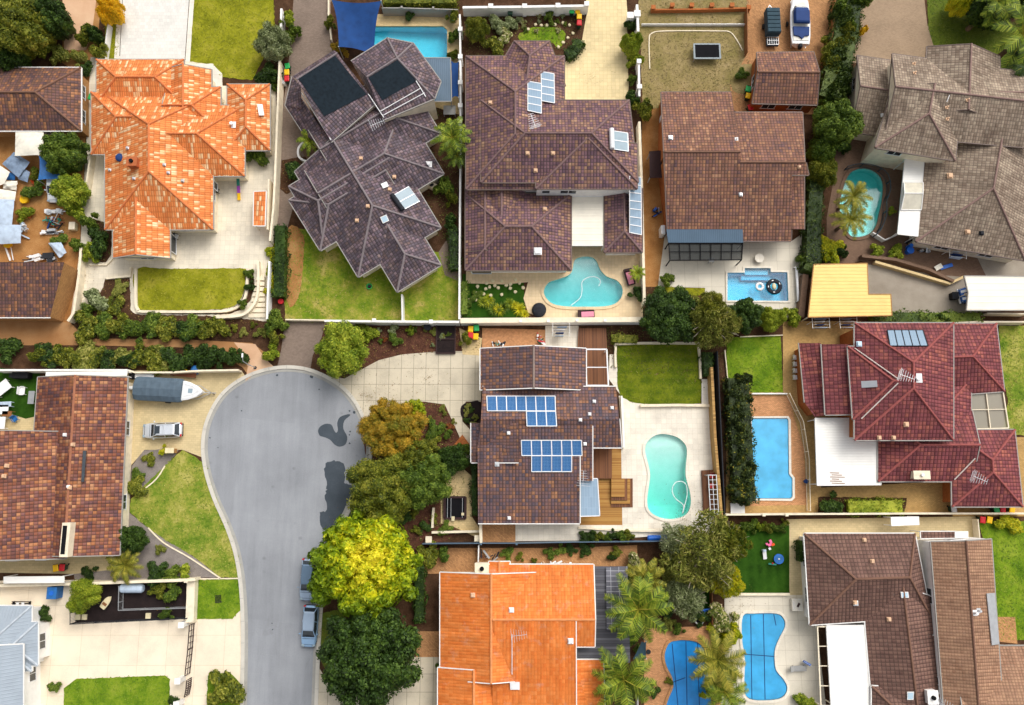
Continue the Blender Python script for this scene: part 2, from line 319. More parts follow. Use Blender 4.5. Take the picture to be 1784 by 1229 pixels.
# ---------------------------------------------------------------- material library
BRN = [hx('3a2c30'), hx('4d3833'), hx('5c4a4e'), hx('6b4a3c'), hx('7d5540'), hx('8a6a5a')]
M = dict(
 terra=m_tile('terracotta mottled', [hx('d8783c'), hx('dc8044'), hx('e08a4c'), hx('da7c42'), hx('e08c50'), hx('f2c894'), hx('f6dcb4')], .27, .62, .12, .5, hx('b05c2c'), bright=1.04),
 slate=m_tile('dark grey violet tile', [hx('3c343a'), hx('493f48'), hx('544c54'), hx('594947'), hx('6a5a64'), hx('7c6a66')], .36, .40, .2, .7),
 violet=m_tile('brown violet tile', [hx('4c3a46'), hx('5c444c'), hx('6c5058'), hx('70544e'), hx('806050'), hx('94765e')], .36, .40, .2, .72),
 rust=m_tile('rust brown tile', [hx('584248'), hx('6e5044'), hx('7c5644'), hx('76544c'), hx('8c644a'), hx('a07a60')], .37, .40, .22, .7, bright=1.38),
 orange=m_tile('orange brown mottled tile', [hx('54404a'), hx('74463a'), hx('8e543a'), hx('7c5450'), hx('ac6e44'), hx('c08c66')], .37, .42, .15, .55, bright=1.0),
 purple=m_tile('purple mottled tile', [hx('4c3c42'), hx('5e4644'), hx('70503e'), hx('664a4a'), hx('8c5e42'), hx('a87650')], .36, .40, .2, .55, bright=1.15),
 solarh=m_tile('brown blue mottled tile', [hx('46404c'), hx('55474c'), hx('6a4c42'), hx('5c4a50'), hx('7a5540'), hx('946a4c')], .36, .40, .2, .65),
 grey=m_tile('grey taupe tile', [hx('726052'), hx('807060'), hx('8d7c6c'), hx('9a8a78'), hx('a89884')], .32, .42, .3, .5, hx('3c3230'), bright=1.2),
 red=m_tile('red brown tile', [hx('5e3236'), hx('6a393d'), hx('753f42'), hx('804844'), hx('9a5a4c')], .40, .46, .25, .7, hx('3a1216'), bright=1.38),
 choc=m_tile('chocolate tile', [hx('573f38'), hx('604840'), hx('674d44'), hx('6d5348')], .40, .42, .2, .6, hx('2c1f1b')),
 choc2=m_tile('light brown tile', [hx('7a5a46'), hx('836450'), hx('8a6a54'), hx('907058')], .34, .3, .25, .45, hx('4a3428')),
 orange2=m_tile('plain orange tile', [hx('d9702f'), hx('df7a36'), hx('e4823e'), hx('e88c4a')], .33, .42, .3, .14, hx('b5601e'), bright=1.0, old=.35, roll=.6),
 metalroof=m_rib('blue grey metal roof', hx('9aa5b0'), .35, 0, .06, .4, .02, .3),
 cream=m_plain('cream render', hx('e9dcc2'), .85), white=m_plain('white render', hx('f0eeea'), .8, .06),
 brick=m_pave('tan brick wall', hx('b98a58'), .24, .09, .012, .2), redbrick=m_pave('orange brick wall', hx('b26a3a'), .24, .09, .012, .2),
 gutter=m_plain('brown gutter', hx('6a5a52'), .5), gutterw=m_plain('white gutter', hx('e6e4e0'), .5, .05), gutterg=m_plain('grey gutter', hx('9a9690'), .5, .05),
 whitemetal=m_rib('white metal sheet', hx('f2f0ea'), .3, 1, .04, .4, .012, .12), creammetal=m_rib('cream metal sheet', hx('ece5d4'), .76, 1, .05, .45, .02, .12),
 yellowmetal=m_rib('yellow metal sheet', hx('e8c873'), .42, 1, .06, .45, .03, .35), bluemetal=m_rib('slate blue metal sheet', hx('566c80'), .25, 0, .06, .4, .02, .2),
 dark=m_plain('near black', (.010, .010, .012), .85, spec=.08), black=m_plain('black plastic', (.014, .014, .016), .6, spec=.15), charcoal=m_plain('charcoal', (.03, .032, .038), .85, spec=.12), dullgrey=m_plain('dull grey frame', hx('8e989c'), .6, .08),
 mat=m_plain('black pool heating mat', (.012, .02, .028), .8, .25, 2.5, spec=.12), frame=m_plain('white frame', (.8, .8, .8), .4, .04),
 alu=m_plain('aluminium', (.6, .62, .64), .35, .05, metal=.6), steel=m_plain('galvanised steel', (.45, .46, .47), .4, .1, metal=.5),
 panelg=m_pave('blue solar glass', hx('265a90'), .16, .16, .006, .1, 0, hx('9cc4e8'), 0, .12, 0), panelp=m_pave('pale grey solar glass', hx('8ea4b8'), .3, 1.2, .006, .05, 0, hx('b8c8d4'), 0, .08, 0),
 collector=m_plain('collector glass', hx('8fa2ad'), .3, .06, spec=.4), glass=m_plain('dark window glass', (.03, .04, .05), .08, .2, spec=.8), skyglass=m_plain('pale skylight glass', hx('b5cfdf'), .1, .05, spec=.7),
 asphalt=None, kerb=m_ground('kerb concrete', [hx('b9b4aa'), hx('c8c3b8'), hx('d4cfc4')], .8, 14, .5, .004),
 soil=m_ground('dark garden soil', [hx('2c1f18'), hx('45301f'), hx('5b4130'), hx('75573c')], 1.1, 9, .55, .09),
 mulch=m_ground('red brown mulch', [hx('31201a'), hx('4a2f26'), hx('6a4636'), hx('8c6450')], 1.6, 10, .6, .08),
 blackmulch=m_ground('black mulch', [hx('1c1717'), hx('2a2222'), hx('382c2a')], 1.2, 10, .5, .06),
 gravel=m_ground('grey purple gravel', [hx('5c5552'), hx('7c746f'), hx('958c86'), hx('b3aaa2')], .9, 16, .7, .04),
 dirt=m_ground('sandy dirt', [hx('8a6038'), hx('a07040'), hx('b08250'), hx('bf9563')], .5, 8, .35, .03),
 pathc=m_ground('brown footpath', [hx('96683f'), hx('a67a50'), hx('b08a60')], .35, 8, .3, .006), pathp=m_ground('pink footpath', [hx('c39a78'), hx('d2ab8a'), hx('dab896')], .4, 10, .3, .005),
 creampave=m_pave('cream paving', hx('e2d8c4'), .6, .6, .012, .05, 0, hx('cbbfa4'), 0, .26), whitepave=m_pave('white stone paving', hx('e4ded2'), .5, .5, .01, .05, 0, hx('c9c1b2'), 0, .2),
 whitedrive=m_pave('pale driveway paving', hx('dedbd4'), .45, .45, .01, .06, 0, hx('c6c2ba'), .5, .14), kcream=m_pave('peach concrete', hx('ebdcc4'), 3.2, 3.2, .02, .02, 0, hx('cfbd9f'), 0, .2),
 sand=m_pave('yellow sandstone paving', hx('d6be8e'), .4, .2, .01, .08, 0, hx('b79c6c'), .5, .18), jdrive=m_pave('tan driveway paving', hx('ccb98f'), .5, .25, .01, .07, 0, hx('b49f74'), .5, .2),
 cdrive=m_pave('yellow driveway paving', hx('e0cc9e'), .5, .5, .012, .06, 0, hx('c5ae7c'), 0, .22), drivec=m_pave('pale concrete slabs', hx('cbc0aa'), 1.45, 1.9, .03, .03, 0, hx('948a78'), 0, .3, .01),
 bdrive=m_pave('grey brown paving', hx('86766a'), .24, .12, .008, .12, 0, hx('6c5c50'), .5, .25), edrive=m_pave('taupe driveway paving', hx('a08a72'), .24, .12, .008, .1, 0, hx('8b745e'), .5, .2),
 browntile=m_pave('brown patio paving', hx('7d6452'), .24, .12, .01, .12, 20, hx('5a4538'), .5, .25), brickpave=m_pave('orange brick paving', hx('b98a5e'), .24, .12, .012, .2, 45, hx('8a6240'), .5, .28),
 ochre=m_pave('ochre brick paving', hx('bd9a63'), .24, .12, .01, .14, 0, hx('957645'), .5, .25), pinkpave=m_pave('salmon brick paving', hx('c69268'), .24, .12, .012, .18, 0, hx('a07048'), .5, .22),
 hpatio=m_pave('pale stone patio', hx('e5ddce'), .6, .6, .012, .06, 0, hx('d0c5b0'), 0, .26), cpatio=m_pave('peach pool paving', hx('e0c8a2'), .4, .4, .01, .06, 0, hx('c9ae84'), 0, .16),
 dconc=m_pave('pale grey concrete', hx('d9d1c0'), 1.6, 1.6, .02, .03, 0, hx('bdb3a0'), 0, .2), econc=m_ground('stained concrete', [hx('877c6e'), hx('9c9284'), hx('aaa092')], .35, 9, .35, .005),
 lawnA=m_lawn('lawn yellow green', [hx('6a6e14'), hx('80821a'), hx('939322'), hx('a39c36')]), lawnB=m_lawn('lawn patchy', [hx('54701a'), hx('6f8722'), hx('8f9434'), hx('b2a25c')]),
 lawnJ=m_lawn('lawn dry', [hx('4f6c1c'), hx('6f8828'), hx('979a40'), hx('b4ac5e')]), lawnH=m_lawn('lawn dark', [hx('4a5a10'), hx('586a14'), hx('6c7818'), hx('7c8424')], 5, 90),
 lawnG=m_lawn('lawn green', [hx('4a6a14'), hx('61801a'), hx('799222'), hx('8d9c34')]), turf=m_lawn('deep green turf', [hx('1f3c0a'), hx('284a0e'), hx('2f5212'), hx('365a16')], 6),
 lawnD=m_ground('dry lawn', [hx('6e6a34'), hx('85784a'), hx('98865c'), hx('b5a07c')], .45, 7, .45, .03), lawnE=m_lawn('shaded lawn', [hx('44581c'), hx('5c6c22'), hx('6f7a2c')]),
 deck=m_plank('timber deck', [hx('5c3722'), hx('72482c'), hx('855636')], .12, 0), decky=m_plank('pale timber deck', [hx('92642c'), hx('a87838'), hx('b68a48')], .12, 1), timber=m_plank('timber fence', [hx('8c6a3a'), hx('a88148'), hx('bd9858')], .15, 1),
 greydeck=m_plank('grey pergola slats', [hx('46464c'), hx('55555c'), hx('68686e')], .3, 1), wood=m_plain('wood', hx('8a5a34'), .7), redwood=m_plain('red timber', hx('7c4a30'), .7),
 sailblue=m_plain('dark blue shade cloth', hx('143f78'), .8, .2, .8), tarpblue=m_plain('blue tarp', hx('2a68a8'), .5, .2, 2), tarpgrey=m_plain('grey blue tarp', hx('8598b0'), .6, .2, 3), tarpwhite=m_plain('off white tarp', hx('e8e2d2'), .6, .12, 2), tarppale=m_plain('pale blue tarp', hx('b4c4d6'), .6, .14, 2),
 plred=m_plain('red plastic', hx('c8242c'), .4), plyel=m_plain('yellow plastic', hx('f0bc10'), .4), plgreen=m_plain('green plastic', hx('2fae5a'), .4), bingreen=m_plain('dark green plastic', hx('1f3f30'), .45), plblue=m_plain('blue plastic', hx('2468c8'), .4), plorange=m_plain('orange plastic', hx('e0541c'), .4), plpink=m_plain('pink plastic', hx('e86a9a'), .5), plpurple=m_plain('purple plastic', hx('a04ab0'), .5), plwhite=m_plain('white plastic', (.8, .8, .8), .35, .04), plteal=m_plain('teal plastic', hx('2a7a6c'), .45), pink=m_plain('pink cushion', hx('dc8ca0'), .8), rattan=m_plain('dark rattan', hx('3a2626'), .7), cushg=m_plain('grey cushion', hx('9a9a98'), .8), navy=m_plain('navy canvas', hx('1c3a70'), .7), tealdk=m_plain('dark teal canvas', hx('2c4450'), .75, .15), stone=m_plain('stepping stone', hx('ddd0aa'), .85), terrapot=m_plain('terracotta pot', hx('b0623a'), .8), clay=m_plain('clay pipe', hx('d9b493'), .8), tyre=m_plain('rubber', (.018, .018, .02), .7),
 trunk=m_plain('bark', hx('6a5644'), .9, .25, 6), paletrunk=m_plain('pale bark', hx('b4a698'), .85, .2, 6),
 l_olive=m_leaf('olive leaves', [hx('323c0c'), hx('4c5612'), hx('6c701c'), hx('8e8a34')]), l_dark=m_leaf('dark green leaves', [hx('1a280b'), hx('253a10'), hx('344a17'), hx('4c6222')]),
 l_mid=m_leaf('mid green leaves', [hx('2c3e10'), hx('3f5416'), hx('576a1e'), hx('74822f')]), l_bright=m_leaf('bright green leaves', [hx('4a6012'), hx('66781a'), hx('828e24'), hx('a2a636')]), l_hedge=m_leaf('hedge leaves with gold flecks', [hx('18220e'), hx('242f16'), hx('2e3a1a'), hx('38451e'), hx('46521e'), hx('94841c')], .5, 1.3),
 l_yg=m_leaf('yellow green leaves', [hx('607410'), hx('86900f'), hx('aca61a'), hx('c9b828')], .5, .25), l_lemon=m_leaf('lemon new leaves', [hx('5c7a10'), hx('8c9c12'), hx('c8bc14'), hx('ead81e'), hx('f4e638')], .55, .2),
 l_amber=m_leaf('amber leaves', [hx('565c12'), hx('74681a'), hx('90741c'), hx('a88424')], .5, .4), l_litter=m_leaf('fallen leaves', [hx('4a3320'), hx('6a4a2a'), hx('80603a'), hx('5a5a24'), hx('937548')], .2, trans=0), l_bedgreen=m_leaf('low bed growth', [hx('4a3a24'), hx('4c5420'), hx('5e6a28'), hx('6a5232'), hx('7a8238')], .5, .6, trans=0), l_hedge2=m_leaf('deep hedge leaves', [hx('1e2e0e'), hx('2a3c12'), hx('3c4c18'), hx('566426')]), l_gold=m_leaf('golden leaves', [hx('a08a14'), hx('c89e14'), hx('e0b018')], .4), l_grey=m_leaf('grey green leaves', [hx('4c5630'), hx('6a7448'), hx('868e64'), hx('a4aa84')]),
 l_palm=m_leaf('palm fronds', [hx('32420f'), hx('485c14'), hx('64781c'), hx('88902c')], .2), l_palmy=m_leaf('yellow palm fronds', [hx('4e5414'), hx('70701e'), hx('948a34')], .2), l_dry=m_leaf('brown green leaves', [hx('48501a'), hx('606624'), hx('787c32'), hx('948e4a')], .3), l_red=m_leaf('reddish leaves', [hx('5c2418'), hx('7c3a20'), hx('8a5a2c'), hx('5c6a20')], .3), l_flower=m_leaf('white flowering leaves', [hx('4c5c20'), hx('6c7830'), hx('8c8a4a'), hx('d8c8a8')], .2), l_twig=m_leaf('grey twigs', [hx('6a6058'), hx('8a8078'), hx('aca298')], .2, trans=0),
)
def m_asphalt():
    t = NT('grey asphalt'); p = t.uv()
    st = t.n('Mapping', Vector=p, Scale=(1.6, .12, 1)).outputs[0]
    f = t.math('ADD', t.math('ADD', t.math('MULTIPLY', t.noise(p, .12, 6, .6), .5), t.math('MULTIPLY', t.noise(st, .8, 6, .65), .25)), t.math('MULTIPLY', t.noise(p, 9, 4, .8), .3))
    col = t.ramp(f, [(.36, hx('7d8085')), (.5, hx('8f9297')), (.64, hx('9fa2a7'))])
    vo = t.n('TexVoronoi', {'feature': 'DISTANCE_TO_EDGE'}, Vector=t.n('Mapping', Vector=p, Scale=(.35, .12, 1)).outputs[0], Scale=1.0, Randomness=1.0)
    crack = t.ramp(t.math('ADD', vo.outputs[0], t.math('MULTIPLY', t.noise(p, 1.2, 5), .05)), [(.022, (1,) * 3), (.032, (0,) * 3)])
    crack = t.math('MULTIPLY', crack, t.ramp(t.noise(p, .2, 3), [(.5, (0,) * 3), (.65, (1,) * 3)]))
    col = t.mix(t.math('MULTIPLY', crack, .25), col, hx('6a6a6c'))
    sp = t.n('TexVoronoi', Vector=p, Scale=.55).outputs[0]; spot = t.math('MULTIPLY', t.ramp(t.math('ADD', sp, t.math('MULTIPLY', t.noise(p, 5, 3), .12)), [(.12, (1,) * 3), (.2, (0,) * 3)]), t.ramp(t.noise(p, .3, 2), [(.5, (0,) * 3), (.6, (1,) * 3)]))
    col = t.mix(t.math('MULTIPLY', spot, .3), col, hx('55575a'))
    pt = t.ramp(t.n('TexWhiteNoise', {'noise_dimensions': '2D'}, Vector=t.n('VectorMath', {'operation': 'FLOOR'}, i0=t.n('Mapping', Vector=p, Rotation=(0, 0, .06), Scale=(.16, .09, 1)).outputs[0]).outputs[0]).outputs[0], [(.0, (.94,) * 3), (1, (1.05,) * 3)])
    col = t.mix(1.0, col, pt, 'MULTIPLY')
    t.bump(t.noise(p, 40, 3, .8), .008)
    return t.fin(col, .9, .2)
M['asphalt'] = m_asphalt()
# ---------------------------------------------------------------- pools: outlines first, since the ground opens for them
def zc(pts, ox, oy, k=3.964): return [(ox + a / k, oy + b / k) for a, b in pts]
POOLS = dict(
 B=[(644, 47), (772, 47), (779, 53), (779, 128), (774, 133), (644, 133)],
 C=smooth_loop(zc([(480, 610), (530, 587), (595, 588), (632, 618), (656, 675), (700, 722), (770, 750), (808, 800), (805, 860), (760, 910), (680, 930), (550, 932), (420, 930), (330, 912), (282, 870), (268, 820), (300, 765), (370, 740), (430, 718), (462, 685)], 880, 300), 3),
 D=[(1267, 476), (1297, 476), (1297, 468), (1342, 468), (1342, 475), (1371, 475), (1373, 525), (1267, 524)],
 E=smooth_loop([(1480, 303), (1502, 294), (1524, 300), (1537, 318), (1536, 350), (1531, 372), (1525, 395), (1512, 409), (1490, 414), (1478, 408), (1470, 385), (1462, 362), (1468, 330)], 4),
 H=smooth_loop(zc([(1040, 628), (1110, 622), (1190, 645), (1240, 690), (1255, 740), (1248, 820), (1245, 900), (1260, 970), (1278, 1040), (1280, 1110), (1255, 1170), (1200, 1200), (1120, 1207), (1040, 1185), (990, 1140), (980, 1070), (990, 990), (1000, 900), (985, 820), (965, 740), (980, 675)], 880, 600), 3),
 F=[(1309, 729), (1371, 729), (1373, 733), (1374, 826), (1380, 834), (1380, 866), (1377, 869), (1315, 869), (1311, 800)],
 I=smooth_loop(zc([(1130, 800), (1190, 780), (1250, 778), (1320, 790), (1370, 830), (1390, 890), (1392, 950), (1402, 1010), (1417, 1150), (1420, 1260), (1330, 1330), (1200, 1340), (1110, 1270), (1128, 1180), (1160, 1100), (1150, 1030), (1115, 960), (1100, 880)], 880, 919), 3),
 G=smooth_loop([(1294, 1073), (1312, 1069), (1352, 1069), (1365, 1078), (1367, 1092), (1358, 1110), (1350, 1130), (1349, 1150), (1352, 1168), (1365, 1184), (1371, 1198), (1366, 1212), (1350, 1219), (1315, 1220), (1299, 1212), (1296, 1190), (1297, 1150), (1292, 1110)], 4),
)
POOLW = {k: [Vector((p.x, p.y, 0)) for p in pxs(v)] for k, v in POOLS.items()}
def sheet(name, outer, z, mat, holes=(), kind='structure'):
    mb = MB(); loops = [[Vector((p.x, p.y, 0)) for p in outer]] + [list(h) for h in holes]
    flat = [p for l in loops for p in l]
    for t in tessellate_polygon(loops):
        a, b, c = [flat[i] for i in t]
        if (b - a).cross(c - a).z < 0: b, c = c, b
        mb.face([(q.x, q.y, z) for q in (a, b, c)])
    o = mb.build(name, mat); tag(o, kind=kind); return o
LV = [0]; SOFT = []
def g(name, pts, mat, lvl, pools='', sm=0):
    if sm: pts = smooth_loop(pts, sm)
    pts0 = pts
    if name in ('lawn', 'garden_bed', 'bare_patch', 'dirt_yard') and mat != 'turf':      # ragged garden edges
        rj = random.Random(len(pts) + lvl + int(pts[0][0])); q = []
        for i, (a, b) in enumerate(pts):
            c, d = pts[(i + 1) % len(pts)]; k = max(1, int(math.hypot(c - a, d - b) / 5))
            for j in range(k): q.append((a + (c - a) * j / k + rj.uniform(-.8, .8), b + (d - b) * j / k + rj.uniform(-.8, .8)))
        pts = q
    if name in ('lawn', 'garden_bed'): SOFT.append((name, pts0, mat, .012 * lvl + .00006 * (LV[0] + 1)))
    LV[0] += 1; return sheet(name, pxs(pts), .012 * lvl + .00006 * LV[0], M[mat], [POOLW[k] for k in pools])
big = [Vector((x, y, 0)) for x, y in ((-700, -700), (700, -700), (700, 700), (-700, 700))]
sheet('ground', big, 0, M['soil'], POOLW.values())
# road and kerb
rl = smooth_loop([(423, 1700), (424, 1300), (427, 1120), (424, 1030), (415, 968), (399, 918), (377, 868), (362, 820), (357, 775), (364, 735), (385, 695), (415, 668), (455, 650), (500, 643), (545, 650), (590, 674), (618, 705), (636, 745), (643, 780), (638, 815), (618, 860), (598, 905), (578, 960), (560, 1030), (553, 1110), (549, 1200), (547, 1300), (546, 1700)], 6, False)
g('road', rl, 'asphalt', 2)
def ribbon(mb, pts, wd, z0, z1, side=0):
    pts = [Vector((p[0], p[1], 0)) for p in pts]; L = []; Rr = []
    for i, p in enumerate(pts):
        d = (pts[min(i + 1, len(pts) - 1)] - pts[max(i - 1, 0)]).normalized(); nrm = Vector((-d.y, d.x, 0))
        L.append(p + nrm * wd * (.5 + side / 2)); Rr.append(p - nrm * wd * (.5 - side / 2))
    for i in range(len(pts) - 1):
        mb.face([(*Rr[i].xy, z1), (*Rr[i + 1].xy, z1), (*L[i + 1].xy, z1), (*L[i].xy, z1)])
        for A, B in ((Rr, 1), (L, -1)):
            q = [(*A[i].xy, z0), (*A[i + 1].xy, z0), (*A[i + 1].xy, z1), (*A[i].xy, z1)]
            mb.face(q if B > 0 else q[::-1])
    for k in (0, -1):
        q = [(*Rr[k].xy, z0), (*L[k].xy, z0), (*L[k].xy, z1), (*Rr[k].xy, z1)]; mb.face(q[::-1] if k == 0 else q)
    return mb
tag(ribbon(MB(), pxs(rl), .42, 0, .13, 1).build('kerb', M['kerb']), kind='structure')
gut = m_ground('gutter concrete', [hx('8f8d88'), hx('a3a19b'), hx('b2b0a8')], .7, 12, .5, .004)
tag(ribbon(MB(), pxs(rl), .34, 0, .045, -1).build('gutter_strip', gut), kind='structure')
jm = MB(); rw = pxs(rl); acc = 0
for a, b in zip(rw, rw[1:]):
    acc += (b - a).length
    if acc > 1.9:
        acc = 0; d = (b - a).normalized(); n_ = Vector((-d.y, d.x, 0)); jm.beam(Vector((b.x, b.y, .134)), Vector((b.x, b.y, .134)) + n_ * .42, .035, .004)
tag(jm.build('kerb_joints', gut), kind='structure')
wet = m_ground('wet asphalt', [hx('3c444c'), hx('454d55'), hx('505860')], .5, 6, .3, .004, .45)
M['wet'] = wet
g('water_stain', zc([(453, 600), (466, 570), (505, 550), (545, 556), (562, 592), (578, 612), (590, 592), (585, 545), (605, 503), (660, 484), (674, 492), (634, 530), (628, 585), (655, 640), (642, 692), (600, 708), (565, 692), (535, 660), (495, 642), (465, 632)], 440, 600), 'wet', 3, sm=3)
random.seed(3)
for x_, y_, r_ in ((617, 719, 3.2), (609, 716, 1.8), (610, 752, 1.6), (609, 758, 1.4), (609, 773, 1.8), (543, 657, 3.4), (556, 679, 1.5), (483, 654, 2.2), (421, 716, 1.4), (366, 763, 1.5), (474, 1086, 1.3), (475, 1097, 1.3), (380, 780, 1.2)):
    g('water_stain', [(x_ + r_ * random.uniform(.6, 1.2) * math.cos(a * .9), y_ + r_ * random.uniform(.6, 1.2) * math.sin(a * .9)) for a in range(7)], 'wet', 3)
wp = zc([(515, 815), (570, 805), (625, 830), (640, 900), (640, 960), (700, 1000), (700, 1300), (560, 1330), (500, 1290), (470, 1250), (470, 1160), (510, 1150), (505, 1050), (515, 980), (495, 900)], 440, 600)
wj = []
for a, b in smooth_loop(wp, 5): wj.append((a + random.uniform(-1.8, 1.8), b + random.uniform(-1.8, 1.8)))
g('water_stain', wj, 'wet', 3)
# left side lots
g('dirt_yard', [(-20, 228), (150, 228), (146, 330), (138, 440), (126, 562), (-20, 566)], 'dirt', 1); g('dirt_track', [(112, -20), (178, -20), (168, 100), (160, 240), (140, 240), (140, 130), (108, 110)], 'dirt', 1)
g('driveway', [(108, -30), (172, -30), (160, 60), (150, 88), (112, 88)], 'pathp', 2)
g('patio', [(158, 100), (215, 98), (385, 110), (388, 150), (480, 150), (484, 300), (468, 560), (122, 562), (140, 430), (146, 330)], 'creampave', 2)
g('driveway', [(215, -20), (331, -20), (322, 106), (209, 106)], 'whitedrive', 4)
g('driveway_border', [(207, -20), (214, -20), (208, 106), (199, 106)], 'whitepave', 4); g('driveway_border', [(332, -20), (340, -20), (331, 108), (323, 108)], 'whitepave', 4)
g('path', [(323, 112), (370, 112), (388, 130), (386, 160), (320, 160)], 'whitepave', 5)
g('lawn', [(188, -10), (212, -10), (203, 104), (180, 104)], 'lawnA', 3); g('lawn', [(340, -20), (475, -20), (480, 60), (455, 110), (440, 140), (385, 135), (372, 112), (331, 108)], 'lawnA', 3)
g('lawn', smooth_loop([(237, 470), (300, 469), (424, 468), (427, 475), (426, 505), (418, 524), (402, 536), (370, 540), (300, 541), (245, 541), (238, 534), (236, 520)], 3), 'lawnA', 6)
g('garden_bed', [(195, 392), (194, 445), (185, 457), (160, 457), (158, 380)], 'soil', 4)
g('garden_bed', [(184, 486), (226, 484), (228, 540), (236, 548), (400, 552), (470, 562), (470, 590), (140, 590), (150, 560), (165, 530), (180, 500)], 'soil', 4)
g('garden_bed', [(428, 470), (442, 470), (444, 500), (436, 525), (420, 540), (400, 548), (300, 548), (300, 543), (400, 540), (420, 526), (428, 505)], 'soil', 5)
g('path', [(-10, 560), (122, 562), (150, 590), (330, 592), (440, 598), (462, 615), (470, 640), (452, 640), (430, 650), (422, 640), (390, 622), (330, 606), (150, 602), (-10, 602)], 'pathc', 3)
g('path', [(408, 597), (445, 600), (462, 625), (480, 642), (440, 655), (428, 664), (432, 640), (424, 618)], 'pathp', 5)
g('driveway', [(497, 560), (568, 560), (560, 590), (545, 620), (540, 648), (500, 642), (482, 645), (490, 610)], 'bdrive', 4)
g('driveway', [(513, -20), (590, -20), (576, 5), (577, 60), (586, 95), (560, 240), (520, 330), (500, 400), (484, 400), (487, 300), (494, 180), (505, 90)], 'bdrive', 2)
g('lawn', [(500, 398), (560, 400), (600, 440), (800, 440), (800, 566), (497, 562), (494, 480)], 'lawnB', 3)
g('bare_patch', [(500, 402), (526, 404), (530, 440), (520, 520), (500, 525)], 'dirt', 4, sm=3)
g('bare_patch', [(712, 500), (745, 492), (765, 500), (745, 545), (712, 550)], 'sand', 4, sm=3) if 0 else None
g('path', [(764, 440), (790, 400), (800, 470), (798, 490), (775, 480)], 'bdrive', 4)
g('garden_bed', [(752, 190), (800, 190), (800, 400), (765, 420), (740, 330)], 'soil', 1)
g('garden_bed', [(490, 280), (545, 270), (560, 290), (500, 340), (488, 330)], 'soil', 3); g('patio', [(520, 255), (575, 240), (592, 290), (550, 300)], 'browntile', 3)
g('patio', [(640, 25), (800, 25), (800, 200), (640, 150)], 'sand', 1, 'B')
# lot C
g('garden_bed', [(808, 25), (1020, 22), (1016, 60), (1005, 95), (985, 108), (808, 110)], 'soil', 2)
g('lawn', smooth_loop([(905, 60), (930, 48), (965, 48), (985, 60), (975, 85), (955, 72), (910, 72)], 3), 'lawnG', 3)
g('driveway', [(1020, -20), (1090, -20), (1094, 40), (1096, 180), (980, 180), (982, 110), (1003, 98), (1014, 70), (1022, 25)], 'cdrive', 3)
g('garden_bed', [(1092, 35), (1112, 35), (1116, 190), (1096, 190)], 'soil', 4)
g('garden_bed', [(806, 478), (912, 478), (915, 556), (806, 556)], 'turf', 2)
g('patio', [(812, 465), (1000, 430), (1118, 430), (1120, 560), (950, 558), (920, 545), (912, 520), (920, 492), (880, 496), (812, 494)], 'cpatio', 3, 'C')
g('patio', [(935, 330), (1100, 335), (1110, 440), (985, 440)], 'cpatio', 1)
# lot D
g('ground_strip', [(1118, 190), (1165, 160), (1170, 500), (1122, 500)], 'dirt', 1)
g('lawn', [(1112, -10), (1305, -10), (1305, 120), (1290, 180), (1120, 190)], 'lawnD', 2)
g('patio', [(1300, -20), (1462, -20), (1452, 60), (1430, 150), (1420, 200), (1290, 200), (1275, 190), (1272, 150), (1303, 90)], 'brickpave', 3)
g('garden_bed', smooth_loop([(1276, 125), (1298, 112), (1318, 118), (1305, 160), (1276, 158)], 3), 'lawnD', 5)
g('patio', [(1160, 395), (1380, 420), (1408, 400), (1410, 470), (1392, 555), (1228, 552), (1228, 502), (1146, 500)], 'dconc', 3, 'D')
g('lawn', [(1146, 500), (1228, 503), (1226, 515), (1146, 515)], 'lawnA', 4)
g('garden_bed', [(1118, 500), (1290, 528), (1390, 552), (1390, 568), (1122, 590)], 'soil', 1)
# lot E
g('driveway', [(1500, -20), (1608, -20), (1615, 40), (1630, 90), (1630, 110), (1480, 110), (1498, 60)], 'edrive', 2)
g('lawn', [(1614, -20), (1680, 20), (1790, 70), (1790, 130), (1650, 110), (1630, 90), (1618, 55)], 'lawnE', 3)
g('patio', [(1455, 230), (1620, 240), (1620, 420), (1784, 440), (1784, 486), (1620, 500), (1500, 455), (1440, 470), (1440, 380), (1455, 300)], 'browntile', 2, 'E')
g('patio', [(1700, 445), (1790, 440), (1790, 486), (1720, 486)], 'econc', 3)
g('driveway', [(1505, 460), (1640, 480), (1790, 492), (1790, 540), (1520, 555)], 'econc', 4)
# middle lot H
g('garden_bed', [(560, 562), (836, 570), (836, 615), (700, 620), (640, 640), (560, 640)], 'mulch', 1)
g('driveway', [(545, 650), (600, 660), (660, 628), (700, 618), (760, 613), (840, 612), (838, 700), (812, 700), (803, 715), (806, 735), (820, 750), (824, 800), (812, 800), (800, 760), (775, 705), (738, 700), (690, 705), (640, 730), (618, 705), (590, 674)], 'drivec', 3)
g('garden_bed', [(630, 745), (690, 706), (738, 700), (775, 706), (800, 765), (812, 800), (800, 930), (740, 960), (560, 980), (600, 905), (640, 815)], 'mulch', 2)
g('garden_bed', smooth_loop([(802, 712), (815, 702), (838, 702), (838, 745), (818, 742), (806, 730)], 3), 'blackmulch', 4)
g('patio', [(768, 812), (795, 806), (822, 830), (822, 900), (838, 925), (838, 940), (790, 918), (768, 912)], 'sand', 4)
g('patio', [(800, 572), (840, 590), (836, 620), (806, 618)], 'sand', 4); g('patio', [(840, 572), (952, 575), (952, 620), (840, 620)], 'pinkpave', 3); g('patio', [(950, 568), (1008, 568), (1008, 615), (950, 612)], 'hpatio', 4)
g('garden_bed', [(1058, 570), (1120, 575), (1260, 600), (1262, 640), (1250, 680), (1058, 640)], 'soil', 2)
